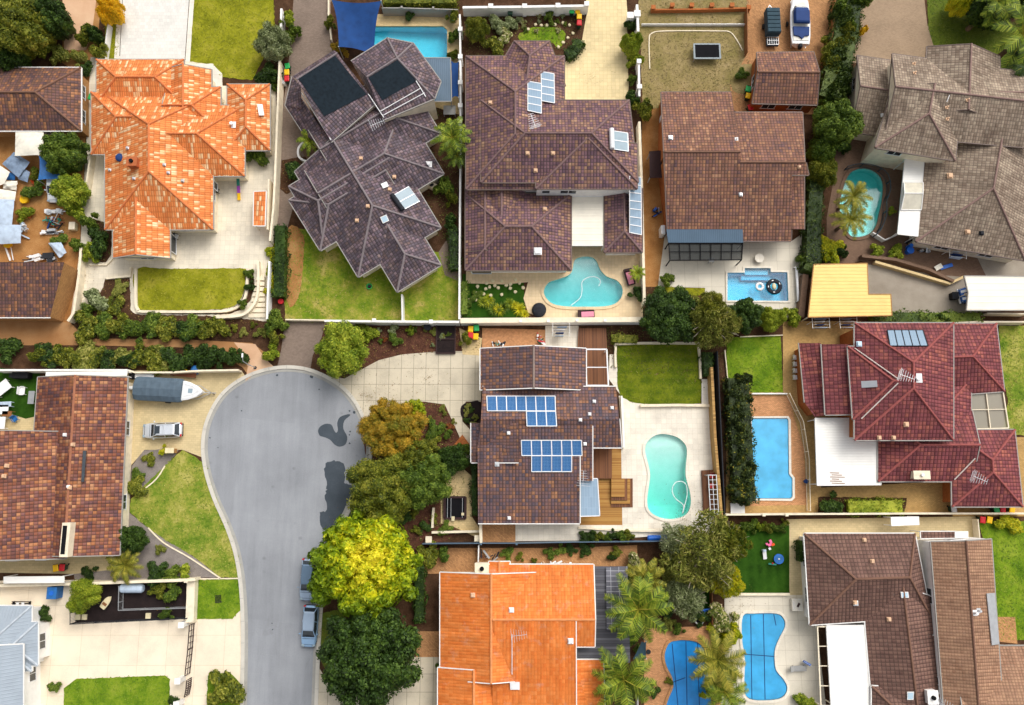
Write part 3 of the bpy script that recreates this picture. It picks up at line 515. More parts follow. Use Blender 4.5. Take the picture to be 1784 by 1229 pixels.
g('patio', [(1062, 618), (1078, 618), (1082, 690), (1060, 660)], 'hpatio', 4)
g('lawn', smooth_loop([(1074, 604), (1085, 601), (1205, 600), (1216, 606), (1219, 650), (1220, 702), (1170, 704), (1120, 704), (1080, 690), (1075, 640)], 2), 'lawnH', 5)
g('patio', [(1078, 690), (1118, 688), (1119, 704), (1240, 704), (1244, 660), (1246, 928), (1082, 922), (1075, 900), (1082, 750)], 'hpatio', 4, 'H')
g('path', [(1222, 661), (1239, 661), (1239, 706), (1222, 706)], 'whitepave', 6)
g('patio', [(838, 912), (1012, 905), (1085, 915), (1160, 920), (1230, 925), (1225, 930), (1010, 942), (900, 943), (838, 945)], 'hpatio', 5)
g('patio', [(840, 914), (898, 914), (898, 945), (840, 945)], 'brickpave', 6)
g('deck', [(1010, 780), (1082, 780), (1084, 915), (1010, 915)], 'decky', 6)
# lot F
g('lawn', [(1266, 590), (1300, 586), (1360, 585), (1364, 684), (1308, 684), (1300, 660), (1266, 660)], 'lawnG', 3)
g('patio', [(1364, 560), (1500, 560), (1500, 720), (1430, 760), (1430, 850), (1660, 838), (1665, 896), (1265, 898), (1266, 680), (1364, 684)], 'ochre', 1, 'F')
g('patio', [(1298, 690), (1374, 690), (1384, 728), (1400, 780), (1406, 880), (1300, 882), (1296, 760)], 'pinkpave', 2, 'F')
g('lawn', [(1740, 568), (1800, 568), (1800, 760), (1745, 756), (1756, 700), (1744, 640)], 'lawnJ', 3)
g('garden_bed', [(1425, 866), (1580, 868), (1575, 896), (1425, 896)], 'soil', 4)
g('patio', [(1645, 840), (1800, 870), (1800, 900), (1660, 900)], 'ochre', 1); g('patio', [(1765, 762), (1800, 762), (1800, 870), (1770, 870)], 'ochre', 2)
# lot G
g('lawn', [(1262, 918), (1375, 915), (1375, 1035), (1262, 1036)], 'turf', 3)
g('path', [(1370, 905), (1700, 900), (1705, 940), (1420, 945), (1412, 1045), (1376, 1045)], 'jdrive', 2)
g('patio', [(1262, 1037), (1416, 1037), (1440, 1240), (1255, 1240), (1262, 1120)], 'dconc', 4, 'G')
g('lawn', [(1704, 908), (1800, 908), (1800, 1115), (1742, 1115), (1736, 1075), (1725, 1000), (1712, 940)], 'lawnG', 3)
g('patio', [(1738, 1075), (1768, 1075), (1772, 1122), (1740, 1118)], 'brickpave', 5)
# lot I
g('patio', [(1122, 1095), (1260, 1090), (1262, 1290), (1122, 1290)], 'pinkpave', 2, 'I')
g('lawn', [(1185, 1010), (1236, 1005), (1238, 1062), (1190, 1070)], 'turf', 3)
g('ground_strip', [(725, 955), (990, 955), (1110, 950), (1110, 990), (1040, 1000), (725, 1000)], 'brickpave', 1)
g('lawn', [(722, 985), (737, 985), (735, 1085), (722, 1088)], 'turf', 3); g('path', [(725, 1100), (768, 1100), (768, 1145), (725, 1145)], 'brickpave', 3)
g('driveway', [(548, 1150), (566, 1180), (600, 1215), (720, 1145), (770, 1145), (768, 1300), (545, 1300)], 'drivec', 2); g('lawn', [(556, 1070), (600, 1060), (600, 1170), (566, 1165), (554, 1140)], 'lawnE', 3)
# lots J and K
g('driveway', [(210, 645), (422, 648), (432, 662), (400, 680), (370, 720), (352, 780), (360, 800), (318, 784), (252, 784), (216, 826), (220, 980), (205, 990), (205, 660)], 'jdrive', 2)
g('lawn', [(318, 784), (340, 796)] + [q for q in reversed(rl) if q[0] < 425 and 806 < q[1] < 1006] + [(417, 1006), (384, 1006), (335, 968), (290, 942), (248, 912), (226, 892), (228, 870), (262, 836), (300, 800)], 'lawnJ', 4)
g('garden_bed', [(252, 784), (312, 784), (300, 800), (262, 836), (240, 858), (228, 850), (230, 812)], 'gravel', 4)
g('garden_bed', [(206, 930), (226, 893), (248, 912), (290, 942), (335, 968), (384, 1006), (206, 1012), (130, 1010), (130, 980)], 'gravel', 3)
g('path', [(-10, 960), (130, 965), (205, 965), (205, 992), (130, 1000), (-10, 998)], 'jdrive', 4)
g('lawn', [(-10, 640), (70, 650), (66, 725), (45, 730), (-10, 712)], 'turf', 3); g('patio', [(-10, 712), (40, 722), (70, 716), (66, 770), (-10, 770)], 'jdrive', 2)
g('driveway', [(-20, 1012), (422, 1008), (430, 1100), (428, 1290), (-20, 1290)], 'kcream', 1)
g('lawn', [(340, 1011), (418, 1009), (424, 1058), (405, 1078), (338, 1079)], 'lawnG', 3); g('lawn', [(110, 1290), (112, 1200), (133, 1183), (288, 1177), (296, 1184), (296, 1290)], 'lawnG', 3)
g('lawn', [(358, 1290), (362, 1178), (370, 1173), (402, 1172), (420, 1191), (420, 1290)], 'lawnG', 3); g('garden_bed', [(133, 1018), (325, 1014), (325, 1079), (133, 1085)], 'blackmulch', 3)
# ---------------------------------------------------------------- houses
CAMP = Vector((0, CY, CZ))
def ctr(pts):
    s = Vector((0, 0, 0))
    for p in pts: s += p
    return s / len(pts)
class House:
    def __init__(s, name, label, cat, at, roof, wall, gut, cap):
        b = P(*at); s.o = thing(name, label, cat, (b.x, b.y, 0))
        s.roof, s.wall, s.gut, s.cap = MB(), MB(), MB(), MB()
        s.m = (roof, wall, gut, cap); s.k = 0; s.tris = []; s.foot = []
    def rface(s, pts):
        n = Vector((0, 0, 0))
        for i in range(len(pts)): n += pts[i].cross(pts[(i + 1) % len(pts)])
        if n.z < 0: pts = pts[::-1]
        s.roof.face(pts)
        for i in range(1, len(pts) - 1): s.tris.append((pts[0], pts[i], pts[i + 1]))
    def on(s, px, py):                    # point and normal of this roof under a photo pixel
        d = (P(px, py) - CAMP).normalized(); best = None
        for a, b, c in s.tris:
            n = (b - a).cross(c - a)
            if abs(n.dot(d)) < 1e-9: continue
            t = n.dot(a - CAMP) / n.dot(d); q = CAMP + d * t
            if all((v - u).cross(q - u).dot(n) >= -1e-6 for u, v in ((a, b), (b, c), (c, a))):
                if best is None or t < best[0]: best = (t, q, n.normalized())
        if best is None: return P(px, py, 3.2), UP.copy()
        return best[1], best[2]
    def edge(s, p, q, out, drop=.09, wd=.14):
        s.gut.beam(p + out * .04 - UP * drop, q + out * .04 - UP * drop, wd, .16)
    def wing(s, q, z=2.7, pitch=.42, hip=(1, 1), ov=.45, walls=True, caps=True):
        z = z + s.k * .004; s.k += 1
        a, b, c, d = [P(x, y, z) for x, y in q]
        m1, m2 = (a + b) / 2, (c + d) / 2; ax = (m2 - m1); L = ax.length; ax.normalize()
        hw = ((a - b).length + (c - d).length) / 4; rise = hw * pitch
        i1, i2 = hw * hip[0], hw * hip[1]
        if i1 + i2 > L * .98: k = L * .98 / (i1 + i2); i1 *= k; i2 *= k
        r1, r2 = m1 + ax * i1 + UP * rise, m2 - ax * i2 + UP * rise
        s.rface([b, c, r2, r1]); s.rface([d, a, r1, r2])
        cen = (a + b + c + d) / 4
        ins = [p + ((v - p).normalized() + (u - p).normalized()) * ov for p, u, v in ((a, d, b), (b, a, c), (c, b, d), (d, c, a))]
        for (p, e, r, h, ip, ie) in ((a, b, r1, hip[0], ins[0], ins[1]), (c, d, r2, hip[1], ins[2], ins[3])):
            if h > 0: s.rface([p, e, r])
            else:
                w_ = ax * (.12 if p is a else -.12); t = [p + w_ - UP * .12, e + w_ - UP * .12, r + w_ - UP * .12]; s.wall.face(t)
                for v in (p, e): s.gut.beam(v - UP * .06, r - UP * .06, .1, .18)
        for p, e, skip in ((a, b, hip[0] == 0), (b, c, 0), (c, d, hip[1] == 0), (d, a, 0)):
            if skip: continue
            m = (p + e) / 2 - cen; dd = (e - p).normalized(); m = (m - dd * m.dot(dd)); m.z = 0; s.edge(p, e, m.normalized())
        if caps:
            for u, v in [(r1, r2)] + ([(a, r1), (b, r1)] if hip[0] else []) + ([(c, r2), (d, r2)] if hip[1] else []):
                if (u - v).length > .3: s.cap.tube([u + UP * .03, v + UP * .03], .13, 6)
        if walls: s.wall.poly([(p.x, p.y) for p in ins], 0, z - .06); s.foot.append((ins, z))
        # soffit
        s.gut.face([a - UP * .1, d - UP * .1, c - UP * .1, b - UP * .1])
        return s
    def plane(s, pts, walls=True, gut=(), caps=(), ov=.4):   # pts (px, py, z), one sloping plane
        v = [P(*p) - UP * 0 + UP * (.004 * s.k) for p in pts]; s.k += 1
        if len(v) == 4: s.rface([v[0], v[1], v[2]]); s.rface([v[0], v[2], v[3]])
        else: s.rface(v)
        c = ctr(v)
        for i, j in gut:
            p, e = v[i], v[j]; m = (p + e) / 2 - c; m.z = 0; s.edge(p, e, m.normalized())
        for i, j in caps: s.cap.tube([v[i] + UP * .03, v[j] + UP * .03], .12, 6)
        if walls:
            n = len(v)
            ins = [p + ((v[i - 1] - p).normalized() + (v[(i + 1) % n] - p).normalized()) * ov for i, p in enumerate(v)]
            for i in range(n):
                p, q = ins[i], ins[(i + 1) % n]
                f = [(p.x, p.y, 0), (q.x, q.y, 0), (q.x, q.y, q.z - .08), (p.x, p.y, p.z - .08)]
                s.wall.face(f)
        return s
    # ---- things fixed to the house
    def quad(s, pts, up=.1):
        r = [s.on(*p) for p in pts]; n = ctr([x[1] for x in r]).normalized()
        return [x[0] + n * up for x in r], n
    def slab(s, name, pts, th, mat, parent=None, up=.06):
        q, n = s.quad(pts, up); m = MB(); t = [p + n * th for p in q]
        if (t[1] - t[0]).cross(t[2] - t[0]).z < 0: q.reverse(); t.reverse()
        h = (t[1] - t[0]); L = h.length; h.normalize(); k = (t[3] - t[0]).length
        m.face(t, [(0, 0), (L, 0), (L, k), (0, k)])
        for i in range(4): m.face([q[i], q[(i + 1) % 4], t[(i + 1) % 4], t[i]])
        m.face(q[::-1])
        return m.build(name, mat, parent or s.o), t, n
    def panels(s, pts, nx, ny, glass, frame=None, name='solar_panel', w_=.045):
        q, n = s.quad(pts, .12)                  # 4 px corners in order TL, TR, BR, BL
        f = lambda u, v: (q[0] * (1 - u) + q[1] * u) * (1 - v) + (q[3] * (1 - u) + q[2] * u) * v
        for i in range(nx):
            for j in range(ny):
                c = [f(i / nx, j / ny), f((i + 1) / nx, j / ny), f((i + 1) / nx, (j + 1) / ny), f(i / nx, (j + 1) / ny)]
                e = ctr(c); c = [p + (e - p) * .012 for p in c]
                m = MB(); L = (c[1] - c[0]).length; k = (c[3] - c[0]).length
                m.face(c[::-1], [(0, k), (L, k), (L, 0), (0, 0)])
                dn = [p - n * .05 for p in c]
                for a in range(4): m.face([dn[a], dn[(a + 1) % 4], c[(a + 1) % 4], c[a]][::-1])
                o = m.build(name, glass, s.o)
                fr = MB()
                for a in range(4): fr.beam(c[a] + n * .004, c[(a + 1) % 4] + n * .004, w_ * 2, .05)
                fr.build('frame', frame or M['frame'], o)
    def pipe(s, px, py, r=.06, h=.4, mat='clay', name='vent_pipe'):
        p, n = s.on(px, py); m = MB(); m.cyl(p - UP * .1, r, h + .1, 10); m.cyl(p + UP * h, r * 1.5, .07, 10, r * 1.2); m.box(p + n * .03, (r * 5, r * 5, .05))
        return m.build('roof_vent' if name == 'vent_pipe' else name, M[mat], s.o)
    def boxvent(s, px, py, sz=.45, mat='plwhite', name='roof_vent', rz=0):
        p, n = s.on(px, py); m = MB(); m.box(p + UP * .08, (sz * 1.1, sz * 1.1, .16), rz); m.box(p + UP * .24, (sz * .8, sz * .8, .18), rz)
        return m.build(name, M[mat], s.o, bevel=.02)
    def chimney(s, px, py, wx, wy, h, mat, pot=None, rz=0):
        p, n = s.on(px, py); m = MB(); m.box(p + UP * (h / 2 - .4), (wx, wy, h + .8), rz); m.box(p + UP * (h + .04), (wx + .14, wy + .14, .12), rz)
        o = m.build('chimney', M[mat], s.o)
        q = MB(); q.cyl(p + UP * (h + .1), min(wx, wy) * .22, .25, 10); q.build('flue', M[pot or 'dark'], o)
        return o
    def skylight(s, pts, fr='gutterw', glass='skyglass'):
        o, t, n = s.slab('skylight', pts, .12, M[fr]); c = ctr(t)
        q = [p + (c - p) * .22 + n * .012 for p in t]; m = MB(); m.face(q); m.build('pane', M[glass], o)
    def antenna(s, px, py, h=2.2, rz=.6, L=1.6, name='tv_antenna'):
        p, n = s.on(px, py); m = MB(); m.tube([p - UP * .1, p + UP * h], .03)
        u = Vector((math.cos(rz), math.sin(rz), 0)); v = Vector((-u.y, u.x, 0)); t = p + UP * (h - .05)
        m.beam(t - u * L / 2, t + u * L / 2, .04, .04)
        for i in range(7):
            k = -L / 2 + L * i / 6; e = .75 - .07 * i; m.beam(t + u * k - v * e, t + u * k + v * e, .026, .026)
        for e in (-.25, .25): m.beam(t - u * L * .5 - v * .6 + UP * e, t - u * L * .5 + v * .6 + UP * e, .035, .035)
        return m.build(name, M['alu'], s.o)
    def heater(s, pts, side, n=2, tank='plwhite'):          # collector panels and a tank along one edge (side = 2 corner indices)
        q, nn = s.quad(pts, .12); f = lambda u, v: (q[0] * (1 - u) + q[1] * u) * (1 - v) + (q[3] * (1 - u) + q[2] * u) * v
        p, e = q[side[0]], q[side[1]]; c = ctr(q); d = (e - p).normalized(); out = ((p + e) / 2 - c); out = (out - d * out.dot(d)).normalized()
        m = MB(); ax = [p + out * .3 + nn * .25 - d * .1, e + out * .3 + nn * .25 + d * .1]; m.tube(ax, .27, 14); m.beam(p + out * .3 - nn * .05, e + out * .3 - nn * .05, .3, .1)
        m.build('hot_water_tank', M[tank], s.o, smooth=False, bevel=.04)
        for i in range(n):
            v0, v1 = i / n, (i + 1) / n
            if side in ((0, 3), (3, 0), (1, 2), (2, 1)): c = [f(0, v0), f(1, v0), f(1, v1), f(0, v1)]
            else: c = [f(v0, 0), f(v1, 0), f(v1, 1), f(v0, 1)]
            e_ = ctr(c); c = [x + (e_ - x) * .02 for x in c]; m = MB(); m.face(c[::-1]); dn = [x - nn * .08 for x in c]
            for a in range(4): m.face([dn[a], dn[(a + 1) % 4], c[(a + 1) % 4], c[a]][::-1])
            o = m.build('solar_collector', M['collector'], s.o); fr = MB()
            for a in range(4): fr.beam(c[a] + nn * .005, c[(a + 1) % 4] + nn * .005, .07, .06)
            fr.build('frame', M['alu'], o)
    def win(s, a, b, zm, h, name='window', glass='glass', fr='frame', mull=1, push=.06):   # a, b photo pixels of the sill ends at mid height zm, left to right seen from outside
        p, q = P(*a, zm), P(*b, zm); d = (q - p).normalized(); n = d.cross(UP) * push; L = (q - p).length
        m = MB(); c = (p + q) / 2 + n
        for sgn in (-1, 1): m.beam(p + n if sgn < 0 else q + n, (p if sgn < 0 else q) + n + UP * 1e-3 + d * 1e-3, .01, .01) if 0 else None
        hh = UP * h / 2
        for u, v in ((p - hh, q - hh), (p + hh, q + hh)): m.beam(u + n, v + n, .1, .08)
        for k in range(mull + 1):
            t = p + d * L * k / max(1, mull); m.box(t + n, (.08, .08, h), math.atan2(d.y, d.x))
        o = m.build(name, M[fr], s.o); g_ = MB(); g_.face([p - hh + n * .6, q - hh + n * .6, q + hh + n * .6, p + hh + n * .6]); g_.build('pane', M[glass], o)
    def wall_windows(s):                  # windows along the outside walls
        inside = lambda p, L: sum((L[i].y > p.y) != (L[(i + 1) % 4].y > p.y) and p.x < (L[(i + 1) % 4].x - L[i].x) * (p.y - L[i].y) / (L[(i + 1) % 4].y - L[i].y) + L[i].x for i in range(4)) % 2 == 1
        for k, (q, z) in enumerate(s.foot):
            c = ctr(q)
            for i in range(4):
                a, b = q[i], q[(i + 1) % 4]; d = b - a; d.z = 0; L = d.length
                if L < 3: continue
                d.normalize(); n = d.cross(UP); m = (a + b) / 2
                if n.dot(m - c) < 0: n = -n
                for t in ((.5,) if L < 7 else (.28, .72)):
                    p = a + d * L * t; ends = [p + n * .5 + d * e for e in (-1.2, 0, 1.2)]
                    if any(inside(e, f) for e in ends for f, _ in s.foot): continue
                    for zz in ((1.5,) if z < 4 else (z - 1.3,)):
                        fr = MB(); an = math.atan2(d.y, d.x); u = Vector((p.x, p.y, zz)) + n * .03
                        for dx, dz, sx, sz in ((0, .6, 1.7, .08), (0, -.6, 1.9, .1), (-.81, 0, .08, 1.12), (.81, 0, .08, 1.12), (0, 0, .06, 1.12)): fr.box(u + d * dx + UP * dz, (sx, .07, sz), an)
                        o = fr.build('window', M['frame'], s.o); gl = MB(); gl.box(u - n * .012, (1.56, .02, 1.1), an); gl.build('pane', M['glass'], o)
    def finish(s):
        s.wall_windows()
        r, w_, g_, c = s.m
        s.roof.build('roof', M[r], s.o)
        if s.wall.F: s.wall.build('wall', M[w_], s.o)
        if s.gut.F: s.gut.build('gutter', M[g_], s.o)
        if s.cap.F: s.cap.build('ridge_cap', c if not isinstance(c, str) else M[c], s.o)
def EW(x0, y0, x1, y1): return [(x0, y1), (x0, y0), (x1, y0), (x1, y1)]
def NS(x0, y0, x1, y1): return [(x0, y0), (x1, y0), (x1, y1), (x0, y1)]
def capm(name, h): return m_plain(name, hx(h), .8, .15, 2)
CAPT, CAPD, CAPP, CAPR, CAPG, CAPC, CAPB = capm('terracotta ridge', 'd07a48'), capm('grey ridge', '82787a'), capm('violet ridge', '7d6462'), capm('red ridge', '9a5450'), capm('taupe ridge', '8a7068'), capm('brown ridge', '7a5a4a'), capm('mortar ridge', '8d7c74'); FLASH = capm('pale flashing', 'cfc4bc')
ALLH = {}
# A: terracotta, upper left
h = ALLH['A'] = House('house', 'sprawling house with bright terracotta roof streaked pale, white driveway above it', 'house', (270, 280), 'terra', 'cream', 'gutterg', CAPT)
h.wing(EW(168, 104, 320, 182), 2.7, .40, (1, 1)); h.wing(EW(159, 161, 330, 269), 2.72, .42, (.95, 1)); h.wing(NS(183, 165, 371, 400), 2.74, .42, (.8, .95))
h.wing([(187, 300), (187, 403), (300, 403), (300, 300)], 2.68, .3, (0, 0)) if 0 else None
h.wing(EW(262, 184, 426, 307), 2.73, .42, (0, 1.1)); h.wing(NS(284, 121, 368, 240), 2.71, .42, (0, 0)); h.wing(EW(290, 152, 384, 232), 2.7, .42, (0, 1))
h.wing(NS(197, 330, 296, 450), 2.7, .42, (0, 0)); h.wing(NS(396, 147, 470, 262), 2.6, .38, (1, 1))
h.chimney(236, 287, 1.1, 1.0, .9, 'terrapot'); h.pipe(405, 218, .16, .5, 'plwhite'); 
for p in ((223, 259), (192, 297), (287, 288), (294, 302), (234, 312), (319, 316)): h.boxvent(*p, .32, 'alu')
p, n = h.on(209, 275); MB().cyl(p + n * .02, .5, .1, 20).dome(p + n * .1, .46, .2).build('skylight', M['navy'], h.o, smooth=False)
h.slab('roof_unit', [(448, 184), (457, 184), (460, 203), (451, 203)], .25, M['plwhite'])
h.win((375, 331), (375, 318), 1.5, 1.2); h.win((300, 440), (300, 410), 1.3, 2.0, 'door'); h.finish()
# B: rotated dark grey house
h = ALLH['B'] = House('house', 'dark grey tiled house set askew, two black heating mats on its upper roof', 'house', (640, 300), 'slate', 'cream', 'gutterg', CAPD)
U, Vv = (.857, -.515), (.515, .857)
def rr(a, b, dv, L):                      # rectangle from edge a-b, extended L px along dv
    return [a, b, (b[0] + dv[0] * L, b[1] + dv[1] * L), (a[0] + dv[0] * L, a[1] + dv[1] * L)]
mV, mU = (-Vv[0], -Vv[1]), (-U[0], -U[1])
sh = lambda p, d, k: (p[0] + d[0] * k, p[1] + d[1] * k)
h.wing(rr((624, 483), (768, 397), mV, 215), 2.8, .40, (1, 0)); h.wing(rr((692, 509), (768, 462), mV, 130), 2.78, .40, (1, 0))
h.wing(rr((558, 437), (503, 349), U, 170), 2.8, .40, (1, 0)); h.wing(rr(sh((503, 325), Vv, 118), (503, 325), U, 175), 2.81, .40, (.5, 0))
h.wing(rr(sh((768, 233), mV, 140), (768, 233), mU, 195), 2.8, .40, (1, 0)); h.wing(rr(sh((773, 303), mV, 140), (773, 303), mU, 205), 2.8, .40, (1, 0))
h.plane([(497, 184, 2.8), (509, 134, 2.8), (524, 150, 4.0), (526, 190, 4.0)], False, [(0, 1)]); h.plane([(497, 184, 2.8), (526, 172, 4.0), (572, 246, 4.0), (556, 254, 3.6), (528, 232, 2.8)], True, [(0, 4)])
h.plane([(517, 139, 6.7), (588, 93, 6.7), (655, 180, 5.2), (577, 248, 5.2)], True, [(2, 3)], [(0, 1)], .04); h.plane([(509, 134, 5.9), (582, 88, 5.9), (588, 93, 6.7), (517, 139, 6.7)], False)
h.plane([(639, 135, 6.4), (692, 102, 6.4), (757, 172, 5.2), (669, 209, 5.2)], True, [(2, 3)], [(0, 1), (1, 2)], .04); h.plane([(692, 102, 6.4), (720, 76, 5.2), (768, 142, 5.2), (757, 172, 5.2)], False, [(1, 2), (2, 3)], [(0, 1)]); h.plane([(692, 102, 6.4), (675, 67, 5.2), (720, 76, 5.2)], False, [(1, 2)], [(0, 1)]); h.plane([(612, 107, 5.2), (675, 67, 5.2), (692, 102, 6.4), (639, 135, 6.4)], False, [(0, 1)]); h.plane([(612, 107, 5.2), (639, 135, 6.4), (669, 209, 5.2)], False)
for q in ([(520, 137), (584, 98), (639, 165), (565, 203)], [(642, 136), (692, 105), (726, 142), (666, 175)]): h.slab('heating_mat', q, .03, M['mat'], up=.05)
for a, b in (((526, 163), (577, 245)), ((642, 165), (669, 206)), ((663, 195), (733, 155)), ((668, 202), (740, 163)), ((725, 142), (742, 170))):
    p, q = h.on(*a)[0], h.on(*b)[0]; MB().tube([p + UP * .12, q + UP * .12], .06).build('water_pipe', M['plwhite'], h.o)
h.heater([(686, 341), (712, 326), (731, 352), (704, 366)], (0, 3), 2, 'charcoal')
for q in ([(663, 322), (673, 318), (677, 326), (667, 330)], [(662, 379), (673, 374), (678, 385), (667, 390)]): h.skylight(q)
for p in ((622, 385), (687, 309), (641, 360), (679, 331), (629, 277)): h.boxvent(*p, .4, 'clay')
h.antenna(662, 228, 2.0, .4); h.pipe(747, 287, .15, .3, 'plwhite'); h.finish()
# C: violet house with solar panels and white walls
h = ALLH['C'] = House('house', 'brown violet roofed house with white upper walls beside the turquoise lobed pool', 'house', (950, 300), 'violet', 'white', 'gutter', CAPP)
h.wing([(812, 98), (983, 98), (983, 330), (812, 330)], 4.6, .40, (1, 1)); h.wing([(838, 318), (838, 175), (1096, 175), (1112, 318)], 5.3, .40, (1, 1), .1); h.wing(NS(934, 250, 1110, 329), 5.32, .29, (0, .95), .1)
h.wing([(896, 72), (957, 72), (985, 150), (850, 150)], 4.58, .40, (.8, 0))
h.plane([(811, 330, 3.0), (845, 330, 3.9), (856, 470, 3.9), (814, 470, 2.8)], True, [(0, 3)]) if 0 else None
h.wing(EW(811, 338, 995, 471), 2.8, .40, (1, 1)); h.wing(NS(834, 330, 914, 420), 2.82, .42, (0, 0), walls=False); h.wing(NS(811, 320, 880, 440), 2.81, .4, (0, 0), walls=False)
h.wing(NS(1053, 328, 1119, 440), 2.7, .42, (0, 1))
h.panels([(919, 143), (943, 147), (943, 199), (919, 194)], 1, 4, M['panelp']); h.panels([(942, 126), (965, 130), (966, 181), (943, 177)], 1, 4, M['panelp'])
h.panels([(1096, 308), (1116, 310), (1117, 410), (1096, 406)], 1, 7, M['panelp']); h.heater([(1067, 229), (1093, 233), (1094, 265), (1068, 261)], (0, 3), 2)
for p in ((919, 268), (963, 268), (933, 298), (854, 180)): h.boxvent(*p, .42, 'clay')
h.boxvent(937, 438, .85, 'plwhite'); h.boxvent(949, 365, .45, 'clay'); h.antenna(928, 222, 1.8, 1.9)
h.win((888, 324), (906, 324), 4.2, .8); h.win((944, 334), (958, 334), 4.1, 1.0); h.win((976, 334), (1004, 334), 4.1, 1.1, mull=2)
for x in (1050, 1078): h.win((x - 9, 332), (x + 9, 332), 4.3, 1.0, 'arched_opening', 'sand', 'frame')
h.win((822, 474), (856, 474), 1.4, 1.2); h.finish()
# D: rust brown gable house
h = ALLH['D'] = House('house', 'rust brown gabled house with orange brick walls and a slate blue veranda', 'house', (1280, 300), 'rust', 'redbrick', 'gutter', CAPC)
h.plane([(1157, 265, 5.5), (1290, 265, 5.5), (1274, 161, 2.8), (1152, 161, 2.8)], True, [(2, 3), (0, 3)], [(0, 1)], .25); h.plane([(1163, 400, 2.8), (1294, 400, 2.8), (1290, 265, 5.5), (1157, 265, 5.5)], True, [(0, 1), (0, 3)], (), .25); h.plane([(1289, 283, 5.1), (1402, 283, 5.1), (1398, 196, 2.9), (1276, 196, 2.9)], True, [(2, 3), (1, 2)], [(0, 1)], .25); h.plane([(1293, 402, 2.76), (1379, 402, 2.76), (1380, 283, 5.1), (1289, 283, 5.1)], True, (), (), .2); h.plane([(1380, 305, 4.65), (1409, 305, 4.65), (1404, 283, 5.1), (1380, 283, 5.1)], False, [(0, 1), (1, 2)]); h.plane([(1294, 420, 2.4), (1378, 420, 2.4), (1379, 401, 2.78), (1293, 401, 2.78)], False, [(0, 1), (1, 2)]); h.plane([(1378, 400, 2.3), (1401, 400, 2.3), (1401, 307, 2.6), (1378, 307, 2.6)], False, [(1, 2)])
h.boxvent(1168, 241, .5, 'alu'); h.pipe(1283, 243, .08, .3, 'plwhite'); h.boxvent(1290, 340, .4, 'alu'); h.boxvent(1392, 292, .35, 'clay'); h.finish()
h = House('garage', 'brick garage with a rust brown gable roof below the two parked boats', 'garage', (1365, 145), 'rust', 'redbrick', 'gutter', CAPC)
h.wing([(1310, 180), (1318, 92), (1418, 91), (1424, 183)], 2.5, .40, (0, 0), .2); h.finish()
# E: grey taupe two-storey house
h = ALLH['E'] = House('house', 'large grey taupe tiled house with a two storey block at its middle', 'house', (1680, 260), 'grey', 'cream', 'gutter', CAPG)
h.wing([(1484, 229), (1493, 97), (1562, 107), (1542, 238)], 2.8, .34, (0, 0)); h.wing([(1618, 230), (1835, 240), (1786, 454), (1596, 421)], 2.9, .38, (0, 1))
h.wing([(1541, 236), (1554, 94), (1800, 128), (1800, 258)], 5.4, .36, (0, 0)); h.wing([(1556, 150), (1676, 166), (1664, 280), (1525, 257)], 5.42, .38, (0, 1)); h.wing([(1616, 81), (1742, 98), (1742, 210), (1606, 195)], 5.38, .36, (0, 0)); h.wing(EW(1690, 122, 1830, 220), 5.36, .36, (0, 0))
for p in ((1592, 112), (1593, 128), (1649, 188), (1650, 208), (1685, 175)): h.pipe(*p, .07, .35, 'clay')
h.boxvent(1654, 307, .6, 'clay'); h.boxvent(1685, 405, .5, 'clay'); h.boxvent(1709, 407, .45, 'charcoal'); h.boxvent(1537, 202, .4, 'plwhite')
p, q = h.on(1647, 180)[0], h.on(1652, 168)[0]; MB().tube([p + UP * .3, q + UP * .3], .05).build('water_pipe', M['plwhite'], h.o); h.finish()
# F: red house
h = ALLH['F'] = House('house', 'dark red tiled two storey house with a white flat awning at its corner', 'house', (1590, 720), 'red', 'redbrick', 'gutterg', CAPR)
h.wing(NS(1489, 563, 1661, 767), 5.2, .38, (.88, 1)); h.wing([(1486, 731), (1477, 604), (1600, 604), (1600, 731)], 5.18, .36, (1, 0))
h.plane([(1392, 598, 2.7), (1430, 598, 3.5), (1438, 724, 3.5), (1420, 727, 2.7), (1402, 702, 2.7)], True, [(0, 4)]); h.plane([(1431, 600, 3.75), (1482, 600, 4.6), (1490, 722, 4.6), (1438, 723, 3.75)], False, [(0, 3), (2, 3)])
h.wing([(1640, 690), (1640, 564), (1736, 564), (1750, 682)], 2.8, .38, (0, 1)); h.wing(EW(1530, 715, 1694, 839), 2.82, .38, (1, 0)); h.wing([(1657, 750), (1768, 749), (1782, 883), (1659, 883)], 2.8, .38, (.9, 1)); h.wing(EW(1600, 660, 1692, 780), 2.84, .30, (0, 1), walls=False)
h.panels([(1545, 576), (1607, 576), (1616, 604), (1550, 604)], 5, 1, M['panelp'], M['charcoal']); h.slab('hot_water_tank', [(1480, 666), (1527, 664), (1528, 675), (1481, 678)], .35, M['alu'])
h.antenna(1562, 662, 2.4, -.35); h.antenna(1684, 835, 2.6, -.4); h.pipe(1598, 659, .2, .25, 'plwhite'); h.boxvent(1496, 600, .55, 'skyglass'); h.boxvent(1578, 740, .5, 'clay')
for a_, b_ in (((1488, 607), (1563, 660)), ((1500, 730), (1564, 668)), ((1662, 836), (1698, 799))):
    p, q = h.on(*a_)[0], h.on(*b_)[0]; MB().tube([p + UP * .1, q + UP * .1], .07).build('hip_flashing', FLASH, h.o)
h.chimney(1600, 828, 1.7, .8, .7, 'cream', 'plwhite'); h.boxvent(1531, 763, .4, 'clay'); h.boxvent(1556, 763, .4, 'clay'); h.finish()
